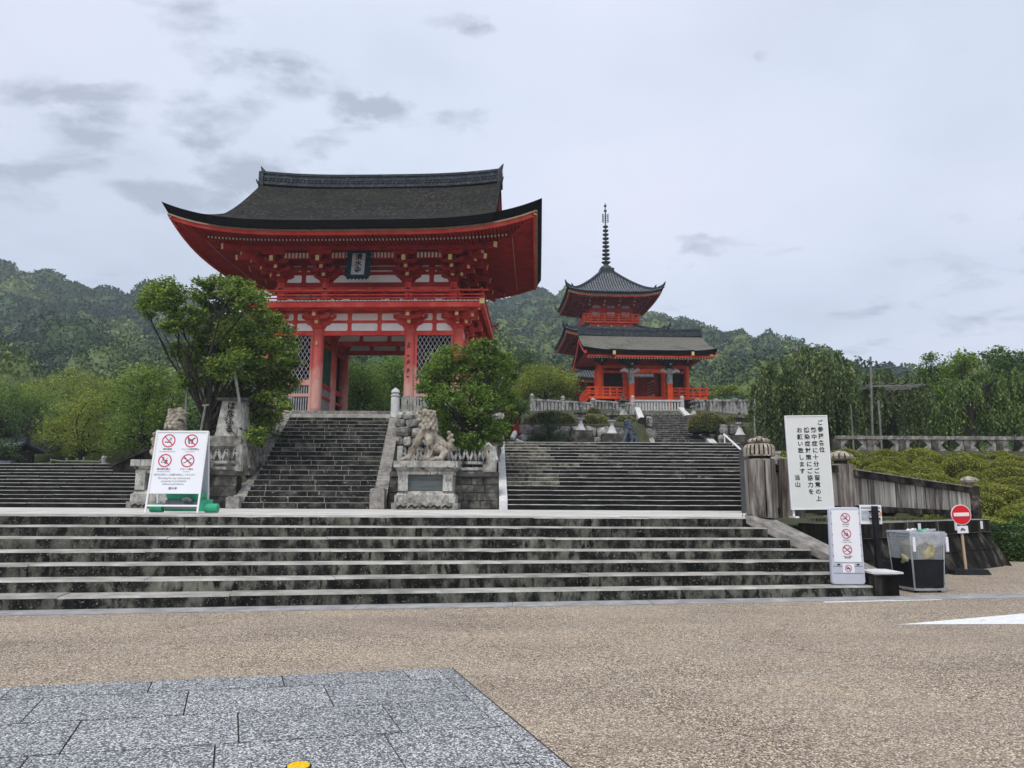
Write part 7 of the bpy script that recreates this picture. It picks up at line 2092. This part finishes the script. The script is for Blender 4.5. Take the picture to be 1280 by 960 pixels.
# ---- left background: tiled roofs and bamboo rail
def small_house(name, label, c, w, d, h, rise, rz=0.0):
    root = thing(name, label, 'building', c, rz); O = root
    MB().box(-w/2+.3, w/2-.3, -d/2+.3, d/2-.3, 0, h).obj('wall', 'white_plaster', root)
    for s in (-1, 1):
        for x in (-w/2+.3, 0, w/2-.3): MB().box(x-.07, x+.07, s*(d/2-.3)-.03, s*(d/2-.3)+.03, 0, h-.01).obj('timber_post', 'bark', root)
    mb = MB()
    for s in (-1, 1):
        pr = [(0, h+rise), (d*.25, h+rise*.55), (d/2+.25, h+.05)]
        for (y0, z0), (y1, z1) in zip(pr, pr[1:]):
            mb.prism8([(-w/2, s*y0, z0-.12), (w/2, s*y0, z0-.12), (w/2, s*y1, z1-.12), (-w/2, s*y1, z1-.12)][::s], [(-w/2, s*y0, z0), (w/2, s*y0, z0), (w/2, s*y1, z1), (-w/2, s*y1, z1)][::s])
    mb.obj('roof', 'dark_tile_gap', root)
    mb = MB(); n = int(w/.28)
    for i in range(n+1):
        x = -w/2+.05+(w-.1)*i/n
        for s in (-1, 1):
            for (y0, z0), (y1, z1) in zip(pr, pr[1:]): mb.beam((x, s*y0, z0+.04), (x, s*y1, z1+.04), .13, .10)
    tag(mb.obj('tile_rows', 'grey_tile', root), kind='stuff')
    MB().box(-w/2-.05, w/2+.05, -.16, .16, h+rise-.02, h+rise+.28).obj('ridge', 'ridge_tile', root)
    return root
c = P(28, 562, 43); small_house('tiled_house', 'small grey tiled roof with pale edge half hidden in trees at far left', (c.x-1.2, 43, 2.4), 3.2, 2.4, c.z-2.5, .5, -.15)
for o in bpy.data.objects:
    if o.parent and o.parent.name == 'tiled_house' and o.name.startswith('wall'): o.data.materials[0] = MATS['bark']
c = P(15, 582, 40); mb = MB(); wl2 = thing('tiled_wall', 'low wall with a pale grey tiled top above the left steps', 'wall', (c.x-2.2, 38, L2Z)); MB().box(-1.5, 3.4, 0, .3, 0, .28).obj('wall_body', 'white_plaster', wl2)
mb = MB(); mb.prism8([(-1.6, -.3, .281), (3.5, -.3, .281), (3.5, .6, .281), (-1.6, .6, .281)], [(-1.6, .1, .52), (3.5, .1, .52), (3.5, .2, .52), (-1.6, .2, .52)]); mb.obj('tiled_top', 'grey_tile', wl2)
# dark sloped hut roof next to the left pedestal
a, c = P(185, 556, 28.5), P(142, 584, 28.5)
hb_ = thing('dark_ramp', 'dark sloping stone parapet rising right beside the left steps', 'parapet', (c.x, 28.5, 1.6)); O_ = Vector(hb_.location)
mb = MB(); mb.prism8([Vector((c.x, 28.5, 1.6))-O_, Vector((a.x+.8, 28.5, 1.6))-O_, Vector((a.x+.8, 30, 1.6))-O_, Vector((c.x, 30, 1.6))-O_], [c-O_, Vector((a.x+.8, 28.5, a.z+.1))-O_, Vector((a.x+.8, 30, a.z+.1))-O_, Vector((c.x, 30, c.z))-O_]); mb.obj('wall_body', 'fence_black_rail', hb_)
mb = MB(); mb.beam(c-O_+Vector((-.1, .2, .06)), Vector((a.x+.8, 28.7, a.z+.16))-O_, .7, .12); mb.obj('coping', 'fence_black_rail', hb_)
# bamboo rail
br = thing('bamboo_rail', 'thin bamboo rail fence above the top of the left steps', 'fence', (P(62, 583, 32).x, 32, L2Z)); O_ = Vector(br.location)
for px, yt in ((64, 573), (84, 572), (97, 573), (105, 571), (126, 574)):
    a = P(px, yt, 32); MB().tube([(a.x-O_.x, 0, -.1), (a.x-O_.x, 0, a.z-O_.z)], .035, 6).obj('post', 'bamboo_grey', br)
for (p, q) in (((64, 575), (84, 577)), ((84, 576), (126, 577)), ((97, 573), (92, 583)), ((105, 573), (100, 583))):
    a, c = P(p[0], p[1], 31.96), P(q[0], q[1], 31.96); MB().tube([a-O_, c-O_], .03, 6).obj('rail', 'bamboo_grey', br)
c = P(130, 583, 33); bo = thing('stone_bollard', 'short round grey stone bollard at the head of the left steps', 'bollard', (c.x, 33, L2Z)); MB().lathe([(.13, 0), (.13, .35), (.14, .42), (.08, .50)], n=12).obj('bollard_body', 'balustrade_stone', bo)
# little red-roofed gate and small path left of the rubble wall
c = P(650, 520, 60); small_house('red_hut', 'tiny red-walled hut with a dark roof among the shrubs left of the balustrade', (c.x-.3, 62, c.z-1.5), 2.4, 2.0, 2.2, .7, .4)
for o in bpy.data.objects:
    if o.parent and o.parent.name == 'red_hut' and o.name.startswith('wall'): o.data.materials[0] = MATS['vermilion_shaded']
for (p, q, lb) in (((644, 540), (640, 548), 'short white slanting kerb by the small path left of the rubble wall'), ((641, 549), (656, 555), 'second white kerb stone beside the top left of the wide steps')):
    a, c = P(p[0], p[1], 37), P(q[0], q[1], 36.5); t_ = thing('white_kerb', lb, 'kerb', c); MB().beam((0, 0, 0), a-c, .16, .16).obj('kerb_stone', 'white_granite', t_)
    MB().beam((0, 0, -.15), a-c+Vector((0, 0, -.15)), .22, .10).obj('kerb_bed', 'dark_rail_stone', t_)
# ------------------------------------------------------------------ vegetation
def pc(lst, Y, dy=.9, seed=1, zs=.85, yr=0.9):
    """clumps given as picture position and radius become spheres at distance Y +- dy"""
    r = random.Random(seed); out = []
    for (px, py, rp) in lst:
        yy = Y+r.uniform(-dy, dy); c = P(px, py, yy); R = rp*yy/924*1.03
        out.append((c.x, c.y, c.z, R, R*yr, R*zs))
    return out
c1 = pc([(205, 370, 24), (188, 384, 15), (232, 397, 20), (250, 366, 18), (274, 359, 16), (297, 363, 20), (318, 380, 20), (336, 402, 18), (348, 425, 20), (362, 448, 14), (280, 395, 25), (303, 420, 27), (265, 425, 22), (325, 445, 25), (240, 445, 16),
    (290, 458, 24), (255, 472, 18), (315, 485, 22), (340, 500, 18), (347, 475, 15), (285, 498, 18), (212, 408, 12), (332, 522, 15), (308, 515, 13), (356, 512, 9), (320, 545, 13), (225, 438, 14), (238, 478, 15), (350, 458, 16), (362, 482, 12), (300, 540, 14)], 26.6, 1.2, 3)
b_ = P(262, 590, 26.5)
tree('cherry_tree', 'spreading dark-limbed tree held by props in front of the left side of the gate', (b_.x, 26.6, 2.3), P(262, 508, 26.6), c1, 54000, .115, 'leaf_cherry', .125, seed=3, spread=.13, shell=.5, twigs=36)
c2 = pc([(560, 452, 22), (600, 445, 22), (624, 452, 18), (541, 472, 20), (580, 475, 26), (619, 480, 24), (553, 500, 22), (595, 505, 26), (630, 503, 15), (570, 530, 20), (605, 533, 22), (540, 512, 12), (623, 538, 15), (590, 553, 15), (638, 470, 9), (612, 430, 9), (530, 485, 11), (641, 512, 7)], 26.6, 1.0, 5)
b_ = P(584, 592, 26.4)
tree('broadleaf_tree', 'dense round green tree right of the stairway, covering the gate\'s right columns', (b_.x, 26.6, 2.3), P(582, 520, 26.6), c2, 30000, .105, 'leaf_mid', .13, seed=8, spread=.125, shell=.55, twigs=34)
# dark shrubs under and behind the cherry tree
c3 = pc([(250, 520, 22), (280, 530, 22), (235, 545, 22), (318, 530, 24), (335, 548, 18), (300, 505, 20), (262, 552, 18), (312, 560, 14), (340, 515, 14)], 29.0, 1.0, 2)
tree('evergreen_shrub', 'dark evergreen shrub mass in the shade below the left tree', (P(285, 570, 29).x, 29, 2.6), P(285, 545, 29), c3, 11000, .10, 'leaf_dark', .08, seed=12, cat='shrub', limbs=False)
c3 = pc([(560, 545, 14), (600, 555, 16), (625, 545, 12), (578, 560, 12)], 28.0, .6, 2)
tree('evergreen_shrub', 'small dark shrub at the trunk foot of the round tree right of the lion', (P(590, 575, 28).x, 28, 2.3), P(590, 560, 28), c3, 3500, .09, 'leaf_dark', .06, seed=13, cat='shrub', limbs=False)
# left maples
for nm, lb, cl, Y, n, mt, sd in (
    ('maple_tree', 'yellow-green maple in the middle of the tree group above the left steps', [(110, 505, 24), (92, 520, 22), (128, 512, 22), (80, 540, 20), (110, 545, 24), (62, 535, 18), (135, 540, 20), (98, 560, 16), (125, 565, 12)], 41, 14000, 'leaf_maple', 21),
    ('maple_tree', 'bright maple just left of the propped tree, behind the folding sign', [(160, 482, 16), (178, 470, 18), (196, 478, 20), (155, 510, 24), (182, 505, 26), (205, 520, 22), (165, 540, 24), (195, 548, 22), (145, 555, 14), (220, 545, 18), (216, 495, 16)], 33, 17000, 'leaf_mid', 22),
    ('broadleaf_tree', 'dark tree at the far left edge beside the small tiled roof', [(2, 520, 22), (-15, 540, 24), (12, 545, 14), (5, 560, 16), (22, 570, 8), (-30, 510, 26)], 36, 8000, 'leaf_dark', 23),
    ('broadleaf_tree', 'olive tree behind the small tiled roof at far left', [(30, 515, 20), (55, 505, 20), (15, 500, 18), (40, 535, 16), (70, 515, 14), (5, 490, 14)], 56, 8000, 'leaf_mid', 24),
    ('broadleaf_tree', 'rounded tree above the tiled roof, below the wooded hill', [(95, 480, 22), (65, 485, 18), (122, 485, 16), (40, 490, 16), (140, 490, 16)], 70, 8000, 'leaf_maple', 25)):
    cc = pc(cl, Y, 1.2, sd); mx_ = sum(c[0] for c in cc)/len(cc); zt_ = sum(c[2] for c in cc)/len(cc); gz = terrain(mx_, Y)-.1
    tree(nm, lb, (mx_, Y, gz), (mx_+.1, Y, gz+(zt_-gz)*.5), cc, n, .10 if Y < 45 else .16, mt, .16, seed=sd, shell=.4, twigs=30)
# behind the passage of the gate
for lb, cl, Y, n, sd, mt in (('dark round-headed tree seen through the left half of the gate passage', [(440, 470, 24), (458, 482, 22), (432, 500, 22), (455, 505, 22)], 47, 12000, 31, 'leaf_mid'), ('bright-topped round tree seen through the right half of the gate passage', [(478, 470, 22), (500, 462, 22), (475, 495, 24), (502, 488, 22), (520, 480, 20), (495, 508, 16)], 50, 11000, 32, 'leaf_mid'), ('dark tree rising behind the left columns of the gate', [(350, 470, 26), (380, 480, 26), (400, 460, 24), (365, 505, 22), (398, 502, 22), (320, 490, 26)], 52, 9000, 33, 'leaf_dark'),
        ('tree behind the right bay of the gate', [(540, 470, 24), (565, 490, 24), (548, 505, 20), (585, 478, 20)], 52, 7000, 34, 'leaf_dark')):
    cc = pc(cl, Y, 1.0, sd); mx_ = sum(c[0] for c in cc)/len(cc)
    tree('round_tree', lb, (mx_, Y, 4.9), (mx_, Y, 6.0), cc, n, .13, mt, .14, seed=sd, shell=.5)
# trees left of the west gate and around
for nm, lb, cl, Y, n, sd, mt, sz in (
    ('maple_tree', 'light green maple left of the west gate above the balustrade', [(658, 482, 18), (684, 470, 20), (705, 478, 17), (672, 494, 18), (700, 494, 16), (646, 492, 14), (664, 465, 10), (716, 488, 9)], 57.0, 14000, 41, 'leaf_maple', .13),
    ('broadleaf_tree', 'small bright tree beyond the balustrade right of the west gate', [(905, 492, 13), (922, 495, 12), (892, 496, 9), (913, 488, 8)], 78, 4500, 42, 'leaf_maple', .2),
    ('broadleaf_tree', 'shrubby tree on the slope between the round tree and the small path', [(612, 530, 12), (630, 520, 14), (640, 505, 12), (655, 508, 10), (618, 505, 12), (630, 540, 10)], 46, 6000, 43, 'leaf_mid', .14),
    ('broadleaf_tree', 'dark tree behind the pagoda, left', [(640, 460, 16), (655, 450, 16), (625, 475, 16), (668, 462, 14)], 92, 6000, 44, 'leaf_dark', .25)):
    cc = pc(cl, Y, 1.2, sd); mx_ = sum(c[0] for c in cc)/len(cc); gz = terrain(mx_, Y)-.2; zt_ = sum(c[2] for c in cc)/len(cc)
    tree(nm, lb, (mx_, Y, min(gz, zt_-1)), (mx_, Y, gz+(zt_-gz)*.55), cc, n, sz, mt, .13, seed=sd, shell=.4)
# weeping trees
def heads(lst, Y, dy, seed, rz=.9):
    r = random.Random(seed); out = []
    for px, py, rp in lst:
        yy = Y+r.uniform(-dy, dy); c = P(px, py, yy); R = rp*yy/924; out.append((c.x, c.y, c.z-R*rz*.6, R, R, R*rz))
    return out
weeper('weeping_cherry', 'large weeping tree with hanging green strands behind the big white notice', (P(1010, 560, 39).x, 39, 4.1), heads([(975, 452, 22), (1008, 441, 22), (1040, 448, 22), (958, 478, 18), (990, 470, 26), (1030, 470, 28), (1055, 470, 18), (952, 500, 14), (1000, 500, 30), (1045, 495, 24)], 38.5, 1.8, 51), 1700, .17, 'leaf_willow', .3, 51, (1.6, 4.4), 3.6, .12)
weeper('weeping_cherry', 'second weeping tree behind the trellis, right of the large one', (P(1110, 550, 41).x, 41, 4.3), heads([(1100, 462, 14), (1085, 475, 16), (1115, 480, 20), (1140, 470, 18), (1080, 500, 22), (1120, 505, 26), (1150, 495, 22), (1070, 520, 14)], 41, 1.6, 52), 1100, .17, 'leaf_willow', .24, 52, (1.2, 3.2), 3.9, .12)
weeper('weeping_cherry', 'brighter drooping tree at the right edge above the hourglass fence', (P(1215, 550, 38).x, 38, 4.2), heads([(1200, 478, 22), (1230, 470, 26), (1262, 468, 26), (1185, 500, 20), (1215, 500, 28), (1255, 505, 30), (1290, 480, 30), (1175, 520, 14)], 38, 1.6, 53), 1400, .17, 'leaf_willow_b', .28, 53, (1.0, 2.8), 3.9, .12)
for lb, cl, Y, n, sd, mt in (('dark leafy tree behind the drooping tree, upper right', [(1175, 470, 18), (1160, 455, 14), (1195, 462, 18), (1205, 452, 14), (1180, 490, 20), (1150, 480, 14), (1160, 500, 20), (1200, 500, 20), (1145, 520, 18), (1190, 525, 18)], 46, 14000, 61, 'leaf_mid'),
        ('tall dark tree at the right edge of the view', [(1245, 450, 16), (1265, 456, 18), (1285, 452, 20), (1240, 475, 18), (1275, 480, 22), (1250, 505, 24), (1290, 510, 24), (1230, 520, 20)], 44, 13000, 62, 'leaf_dark'),
        ('dark undergrowth tree behind the weeping trees', [(1010, 500, 24), (1040, 510, 24), (985, 520, 22), (1070, 515, 24), (1100, 520, 22), (1130, 525, 20), (1060, 490, 20), (965, 510, 14)], 46, 13000, 63, 'leaf_dark')):
    cc = pc(cl, Y, 1.4, sd); mx_ = sum(c[0] for c in cc)/len(cc)
    tree('evergreen_tree', lb, (mx_, Y, 4.4), (mx_, Y, 6.5), cc, n, .15, mt, .2, seed=sd, shell=.4)
# clipped pine
pb_ = P(686, 557, 39.6); pr_ = thing('clipped_pine', 'dark cloud-pruned pine in tiers in front of the rubble wall', 'tree', (pb_.x, 39.6, W2Z))
MB().tube([(0, 0, 0), (.1, 0, .5), (-.05, 0, 1.1), (.05, 0, 1.7)], [.09, .08, .06, .03], 7).obj('trunk', 'bark', pr_, smooth=True)
for (px, py, rp, hr_) in ((686, 520, 10, 4), (684, 527, 14, 4.5), (690, 535, 16, 5), (680, 543, 18, 6), (695, 546, 17, 6), (668, 549, 12, 5), (690, 553, 16, 4)):
    c = P(px, py, 39.6)-Vector(pr_.location); R = rp*39.6/924
    foliage('needle_pad', [(c.x, c.y, c.z, R, R*.8, hr_*39.6/924)], 1500, .09, 'leaf_pine', pr_, np.random.default_rng(px), asp=.25, shell=.3, spread=.12)
# clipped hedges on the upper terrace
def hedge(label, px0, px1, pt, pb2, Y, mt='leaf_hedge', seed=1, depth=1.0, nm='clipped_hedge', cat='hedge', z0=None, n=None, size=.07):
    a, c = P(px0, pb2, Y), P(px1, pb2, Y); t_ = P((px0+px1)/2, pt, Y).z; zb = a.z if z0 is None else z0
    w = (c.x-a.x)/2; root = thing(nm, label, cat, ((a.x+c.x)/2, Y+depth*.8, zb))
    cm_, lm = dome_bush('bush_core', w, depth, t_-zb, n or int(2600*w), size, mt, 'bush_core', seed)
    link(bpy.data.objects.new('core', cm_), root); link(bpy.data.objects.new('leaf_skin', lm), root)
    return root
hedge('long olive clipped hedge on the rubble wall left of the lanterns', 658, 724, 511, 533, 42.6, seed=1, depth=1.1)
hedge('round green clipped bush between the two white-footed lanterns', 727, 752, 516, 533, 42.8, seed=2)
hedge('small rounded bush just right of the round green bush', 745, 762, 519, 533, 43.2, 'leaf_azalea', seed=3, depth=.7)
hedge('low clipped bush beside the left slab of the upper stairway', 770, 800, 518, 532, 44.5, seed=4)
hedge('reddish-olive clipped hedge right of the upper stairway', 864, 913, 514, 534, 45.0, seed=5, depth=1.1)
hedge('yellowish bush beside the white lantern right of the upper stairway', 908, 926, 519, 534, 45.4, 'leaf_azalea', seed=6, depth=.7)
hedge('dark clipped hedge under the left fringe of the weeping tree', 920, 955, 517, 532, 45.2, seed=7)
hedge('small dark bush above the middle of the long hedge', 735, 752, 508, 517, 50, seed=8, depth=.7)
# dark box hedge at the right edge of the road
hedge('dark green clipped hedge at the right edge beside the road', 1236, 1330, 658, 702, 19.6, 'leaf_dark', seed=9, depth=.9, z0=-.02, n=9000, size=.06)
hedge('low clipped box bush at the far right, behind the dark hedge', 1262, 1360, 640, 690, 21.5, 'leaf_mid', seed=10, depth=1.0, z0=.1, n=7000, size=.06)
# azalea slope
az_ = [dome_bush('bush_core', .92, .62, .54, 5600, .052, 'leaf_azalea', 'azalea_core', 70+k) for k in range(4)]
rr = random.Random(31); placed = 0
Yr = 20.6
while Yr < 32.4:
    X = (9.8 if Yr > 24 else 12.9)+rr.uniform(0, .8)
    if Yr < 24: X = 13.2+rr.uniform(0, .5)
    elif Yr > 24.9: X = 11.2+rr.uniform(-.5, .5)
    else: X = 12.8
    while X < Yr*.80+2.0:
        k = rr.randrange(4); s = rr.uniform(.75, 1.25); zt_ = terrain(X, Yr)-(.18 if Yr > 31 else 0)
        lab = 'clipped azalea mound among its like on the green slope below the hourglass fence'
        root = thing('azalea_bush', lab, 'bush', (X, Yr, zt_-.12), rr.uniform(-.7, .5), 'azalea mounds on the slope')
        hgt_ = rr.uniform(.85, 1.25)
        for nm_, me_ in (('core', az_[k][0]), ('leaf_skin', az_[k][1])): inst(nm_, me_, root, (0, 0, 0), (0, 0, 0), (s*.92, s*.92, s*hgt_))
        placed += 1; X += rr.uniform(1.45, 1.85)*s
    Yr += rr.uniform(.95, 1.1)
# grass tufts and moss at the foot of walls
def tufts(name, pts, n, size, mat, spread):
    rng = np.random.default_rng(4); P0 = np.array(pts); C = P0[rng.integers(0, len(P0), n)]+rng.normal(size=(n, 3))*np.array([spread, spread*.6, .0]); C[:, 2] += size*.45
    D = rng.normal(size=(n, 3))*.35; D[:, 2] = 1; V, Fq = leaf_geo(C, size, rng, .1, .14, D)
    o = link(bpy.data.objects.new(name, np_mesh(name, V, Fq, mat))); o['kind'] = 'stuff'; return o
tufts('grass', [(nwp.x-.2+.15*i, 14.0+.06*i, LZ) for i in range(7)]+[(P(1020, 640, 14.6).x+.25*i, 14.5+.12*i, 1.12) for i in range(14)], 1500, .07, 'grass_green', .10)
c = P(75, 583, 31.5); c4 = P(92, 583, 31.5)
tufts('lawn', [(c.x+.1*i, 31.2+.1*(i % 4), L2Z) for i in range(10)], 1500, .16, 'grass_green', .15)
# wooded hillsides: crowns instanced over the hill sheet
def crown_mesh(k, n=1500, size=.125):
    rng = np.random.default_rng(200+k); nu, nv = 14, 8; V = []; Q = []
    for i in range(nv+1):
        th = pi*.72*i/nv
        for j in range(nu):
            ph = 2*pi*j/nu; q = Vector((sin(th)*cos(ph), sin(th)*sin(ph), cos(th))); d = 1+.25*mnoise.noise(q*1.6+Vector((k*7, 0, 0)))+.12*mnoise.noise(q*4+Vector((k*3, 1, 0)))
            V.append((q.x*d*.90, q.y*d*.90, q.z*d*.80))
    for i in range(nv):
        for j in range(nu): Q.append((i*nu+j, (i+1)*nu+j, (i+1)*nu+(j+1) % nu, i*nu+(j+1) % nu))
    V = np.array(V); Q = np.array(Q)
    u = rng.normal(size=(n, 3)); u[:, 2] = np.abs(u[:, 2])*1.1-.3; u /= np.linalg.norm(u, axis=1)[:, None]
    dd = np.array([1+.25*mnoise.noise(Vector(q)*1.6+Vector((k*7, 0, 0)))+.12*mnoise.noise(Vector(q)*4+Vector((k*3, 1, 0))) for q in u])*rng.uniform(.86, 1.08, n)
    C = u*dd[:, None]*np.array([.93, .93, .84]); L, Fl = leaf_geo(C, size, rng, 1.0, .8)
    me = np_mesh('tree_crown', np.concatenate([V, L]), np.concatenate([Q, Fl+len(V)]), 'leaf_forest', False)
    return me
lib = bpy.data.collections.new('crown_library')
for k in range(5):
    o = bpy.data.objects.new('tree_crown', crown_mesh(k)); lib.objects.link(o)
lib2 = bpy.data.collections.new('near_crown_library')
for k in range(4):
    o = bpy.data.objects.new('tree_crown', crown_mesh(10+k, 6500, .055)); lib2.objects.link(o)
def scatter(name, pts, scl, rots, lib=lib):
    me = bpy.data.meshes.new(name); me.vertices.add(len(pts)); me.vertices.foreach_set('co', np.array(pts, np.float32).ravel())
    a = me.attributes.new('scl', 'FLOAT_VECTOR', 'POINT'); a.data.foreach_set('vector', np.array(scl, np.float32).ravel())
    a = me.attributes.new('rot', 'FLOAT_VECTOR', 'POINT'); a.data.foreach_set('vector', np.array(rots, np.float32).ravel())
    me.update(); o = link(bpy.data.objects.new(name, me)); o['kind'] = 'stuff'
    ng = bpy.data.node_groups.new('scatter', 'GeometryNodeTree')
    ng.interface.new_socket('Geometry', in_out='INPUT', socket_type='NodeSocketGeometry'); ng.interface.new_socket('Geometry', in_out='OUTPUT', socket_type='NodeSocketGeometry')
    gi = ng.nodes.new('NodeGroupInput'); go = ng.nodes.new('NodeGroupOutput')
    ip = ng.nodes.new('GeometryNodeInstanceOnPoints'); ci = ng.nodes.new('GeometryNodeCollectionInfo')
    ci.inputs['Collection'].default_value = lib; ci.inputs['Separate Children'].default_value = True; ci.inputs['Reset Children'].default_value = True
    na = ng.nodes.new('GeometryNodeInputNamedAttribute'); na.data_type = 'FLOAT_VECTOR'; na.inputs[0].default_value = 'scl'
    nb = ng.nodes.new('GeometryNodeInputNamedAttribute'); nb.data_type = 'FLOAT_VECTOR'; nb.inputs[0].default_value = 'rot'
    L = ng.links; L.new(gi.outputs[0], ip.inputs['Points']); L.new(ci.outputs[0], ip.inputs['Instance']); ip.inputs['Pick Instance'].default_value = True
    L.new(nb.outputs[0], ip.inputs['Rotation']); L.new(na.outputs[0], ip.inputs['Scale']); L.new(ip.outputs[0], go.inputs[0])
    md = o.modifiers.new('scatter', 'NODES'); md.node_group = ng
    return o
rf = random.Random(77); pts = []; scl = []; rots = []
Y = 84.0
while Y < 470:
    step = 7.5+Y*.010
    X = -Y*.92-20
    while X < Y*.80+30:
        x = X+rf.uniform(-.5, .5)*step; y = Y+rf.uniform(-.5, .5)*step; X += step*1.12
        lead = interp(hA, x); 
        if x < -70 and y > 415: continue
        z = hill(x, y)
        if y < 110 and abs(x-10) < 16: continue
        if z < 6.5 and y < 100 and rf.random() < .3: continue
        big = rf.choice([1, 1, 1.2, 1.45, .8, .62, 1.1]); s = big*rf.uniform(4.6, 7.0)*(1+Y*.0006)
        pts.append((x, y, z+s*.1)); scl.append((s, s, s*rf.choice([.8, .9, 1.0, 1.15, 1.3, 1.7]))); rots.append((rf.uniform(-.15, .15), rf.uniform(-.15, .15), rf.uniform(0, 6.28)))
    Y += step*.95
near = [i for i, p in enumerate(pts) if p[1] < 185]; far = [i for i, p in enumerate(pts) if p[1] >= 185]
pick = lambda a, ix: [a[i] for i in ix]
scatter('forest', pick(pts, far), pick(scl, far), pick(rots, far)); scatter('near_forest', pick(pts, near), pick(scl, near), pick(rots, near), lib2)
# a few trees behind the terraces, hiding the bare ground
pts = []; scl = []; rots = []
for i in range(420):
    x = rf.uniform(-75, 75); y = rf.uniform(58, 98)
    if abs(x-10) < 13 and y < 88: continue
    if -16 < x < 0 and y < 56: continue
    if x > 0 and y < 70 and x < 30: continue
    s = rf.uniform(2.0, 3.4); z = terrain(x, y) if y < 90 else 8
    if x > 24: z -= 1.5
    pts.append((x, y, z+s*.35)); scl.append((s, s, s*rf.uniform(.7, 1.0))); rots.append((0, 0, rf.uniform(0, 6.28)))
scatter('undergrowth', pts, scl, rots, lib2)

# ------------------------------------------------------------------ air
hz_ = MB(); hz_.box(-900, 900, -60, 1000, -1.2, 230); me = bpy.data.meshes.new('haze'); me.from_pydata(hz_.v, [], hz_.f)
m = bpy.data.materials.new('haze'); m.use_nodes = True; t = m.node_tree; t.nodes.clear()
pv = t.nodes.new('ShaderNodeVolumePrincipled'); pv.inputs['Color'].default_value = (.80, .88, 1.0, 1); pv.inputs['Density'].default_value = .0005; pv.inputs['Anisotropy'].default_value = .2
ou = t.nodes.new('ShaderNodeOutputMaterial'); t.links.new(pv.outputs[0], ou.inputs['Volume'])
me.materials.append(m); o = link(bpy.data.objects.new('haze', me)); o['kind'] = 'stuff'
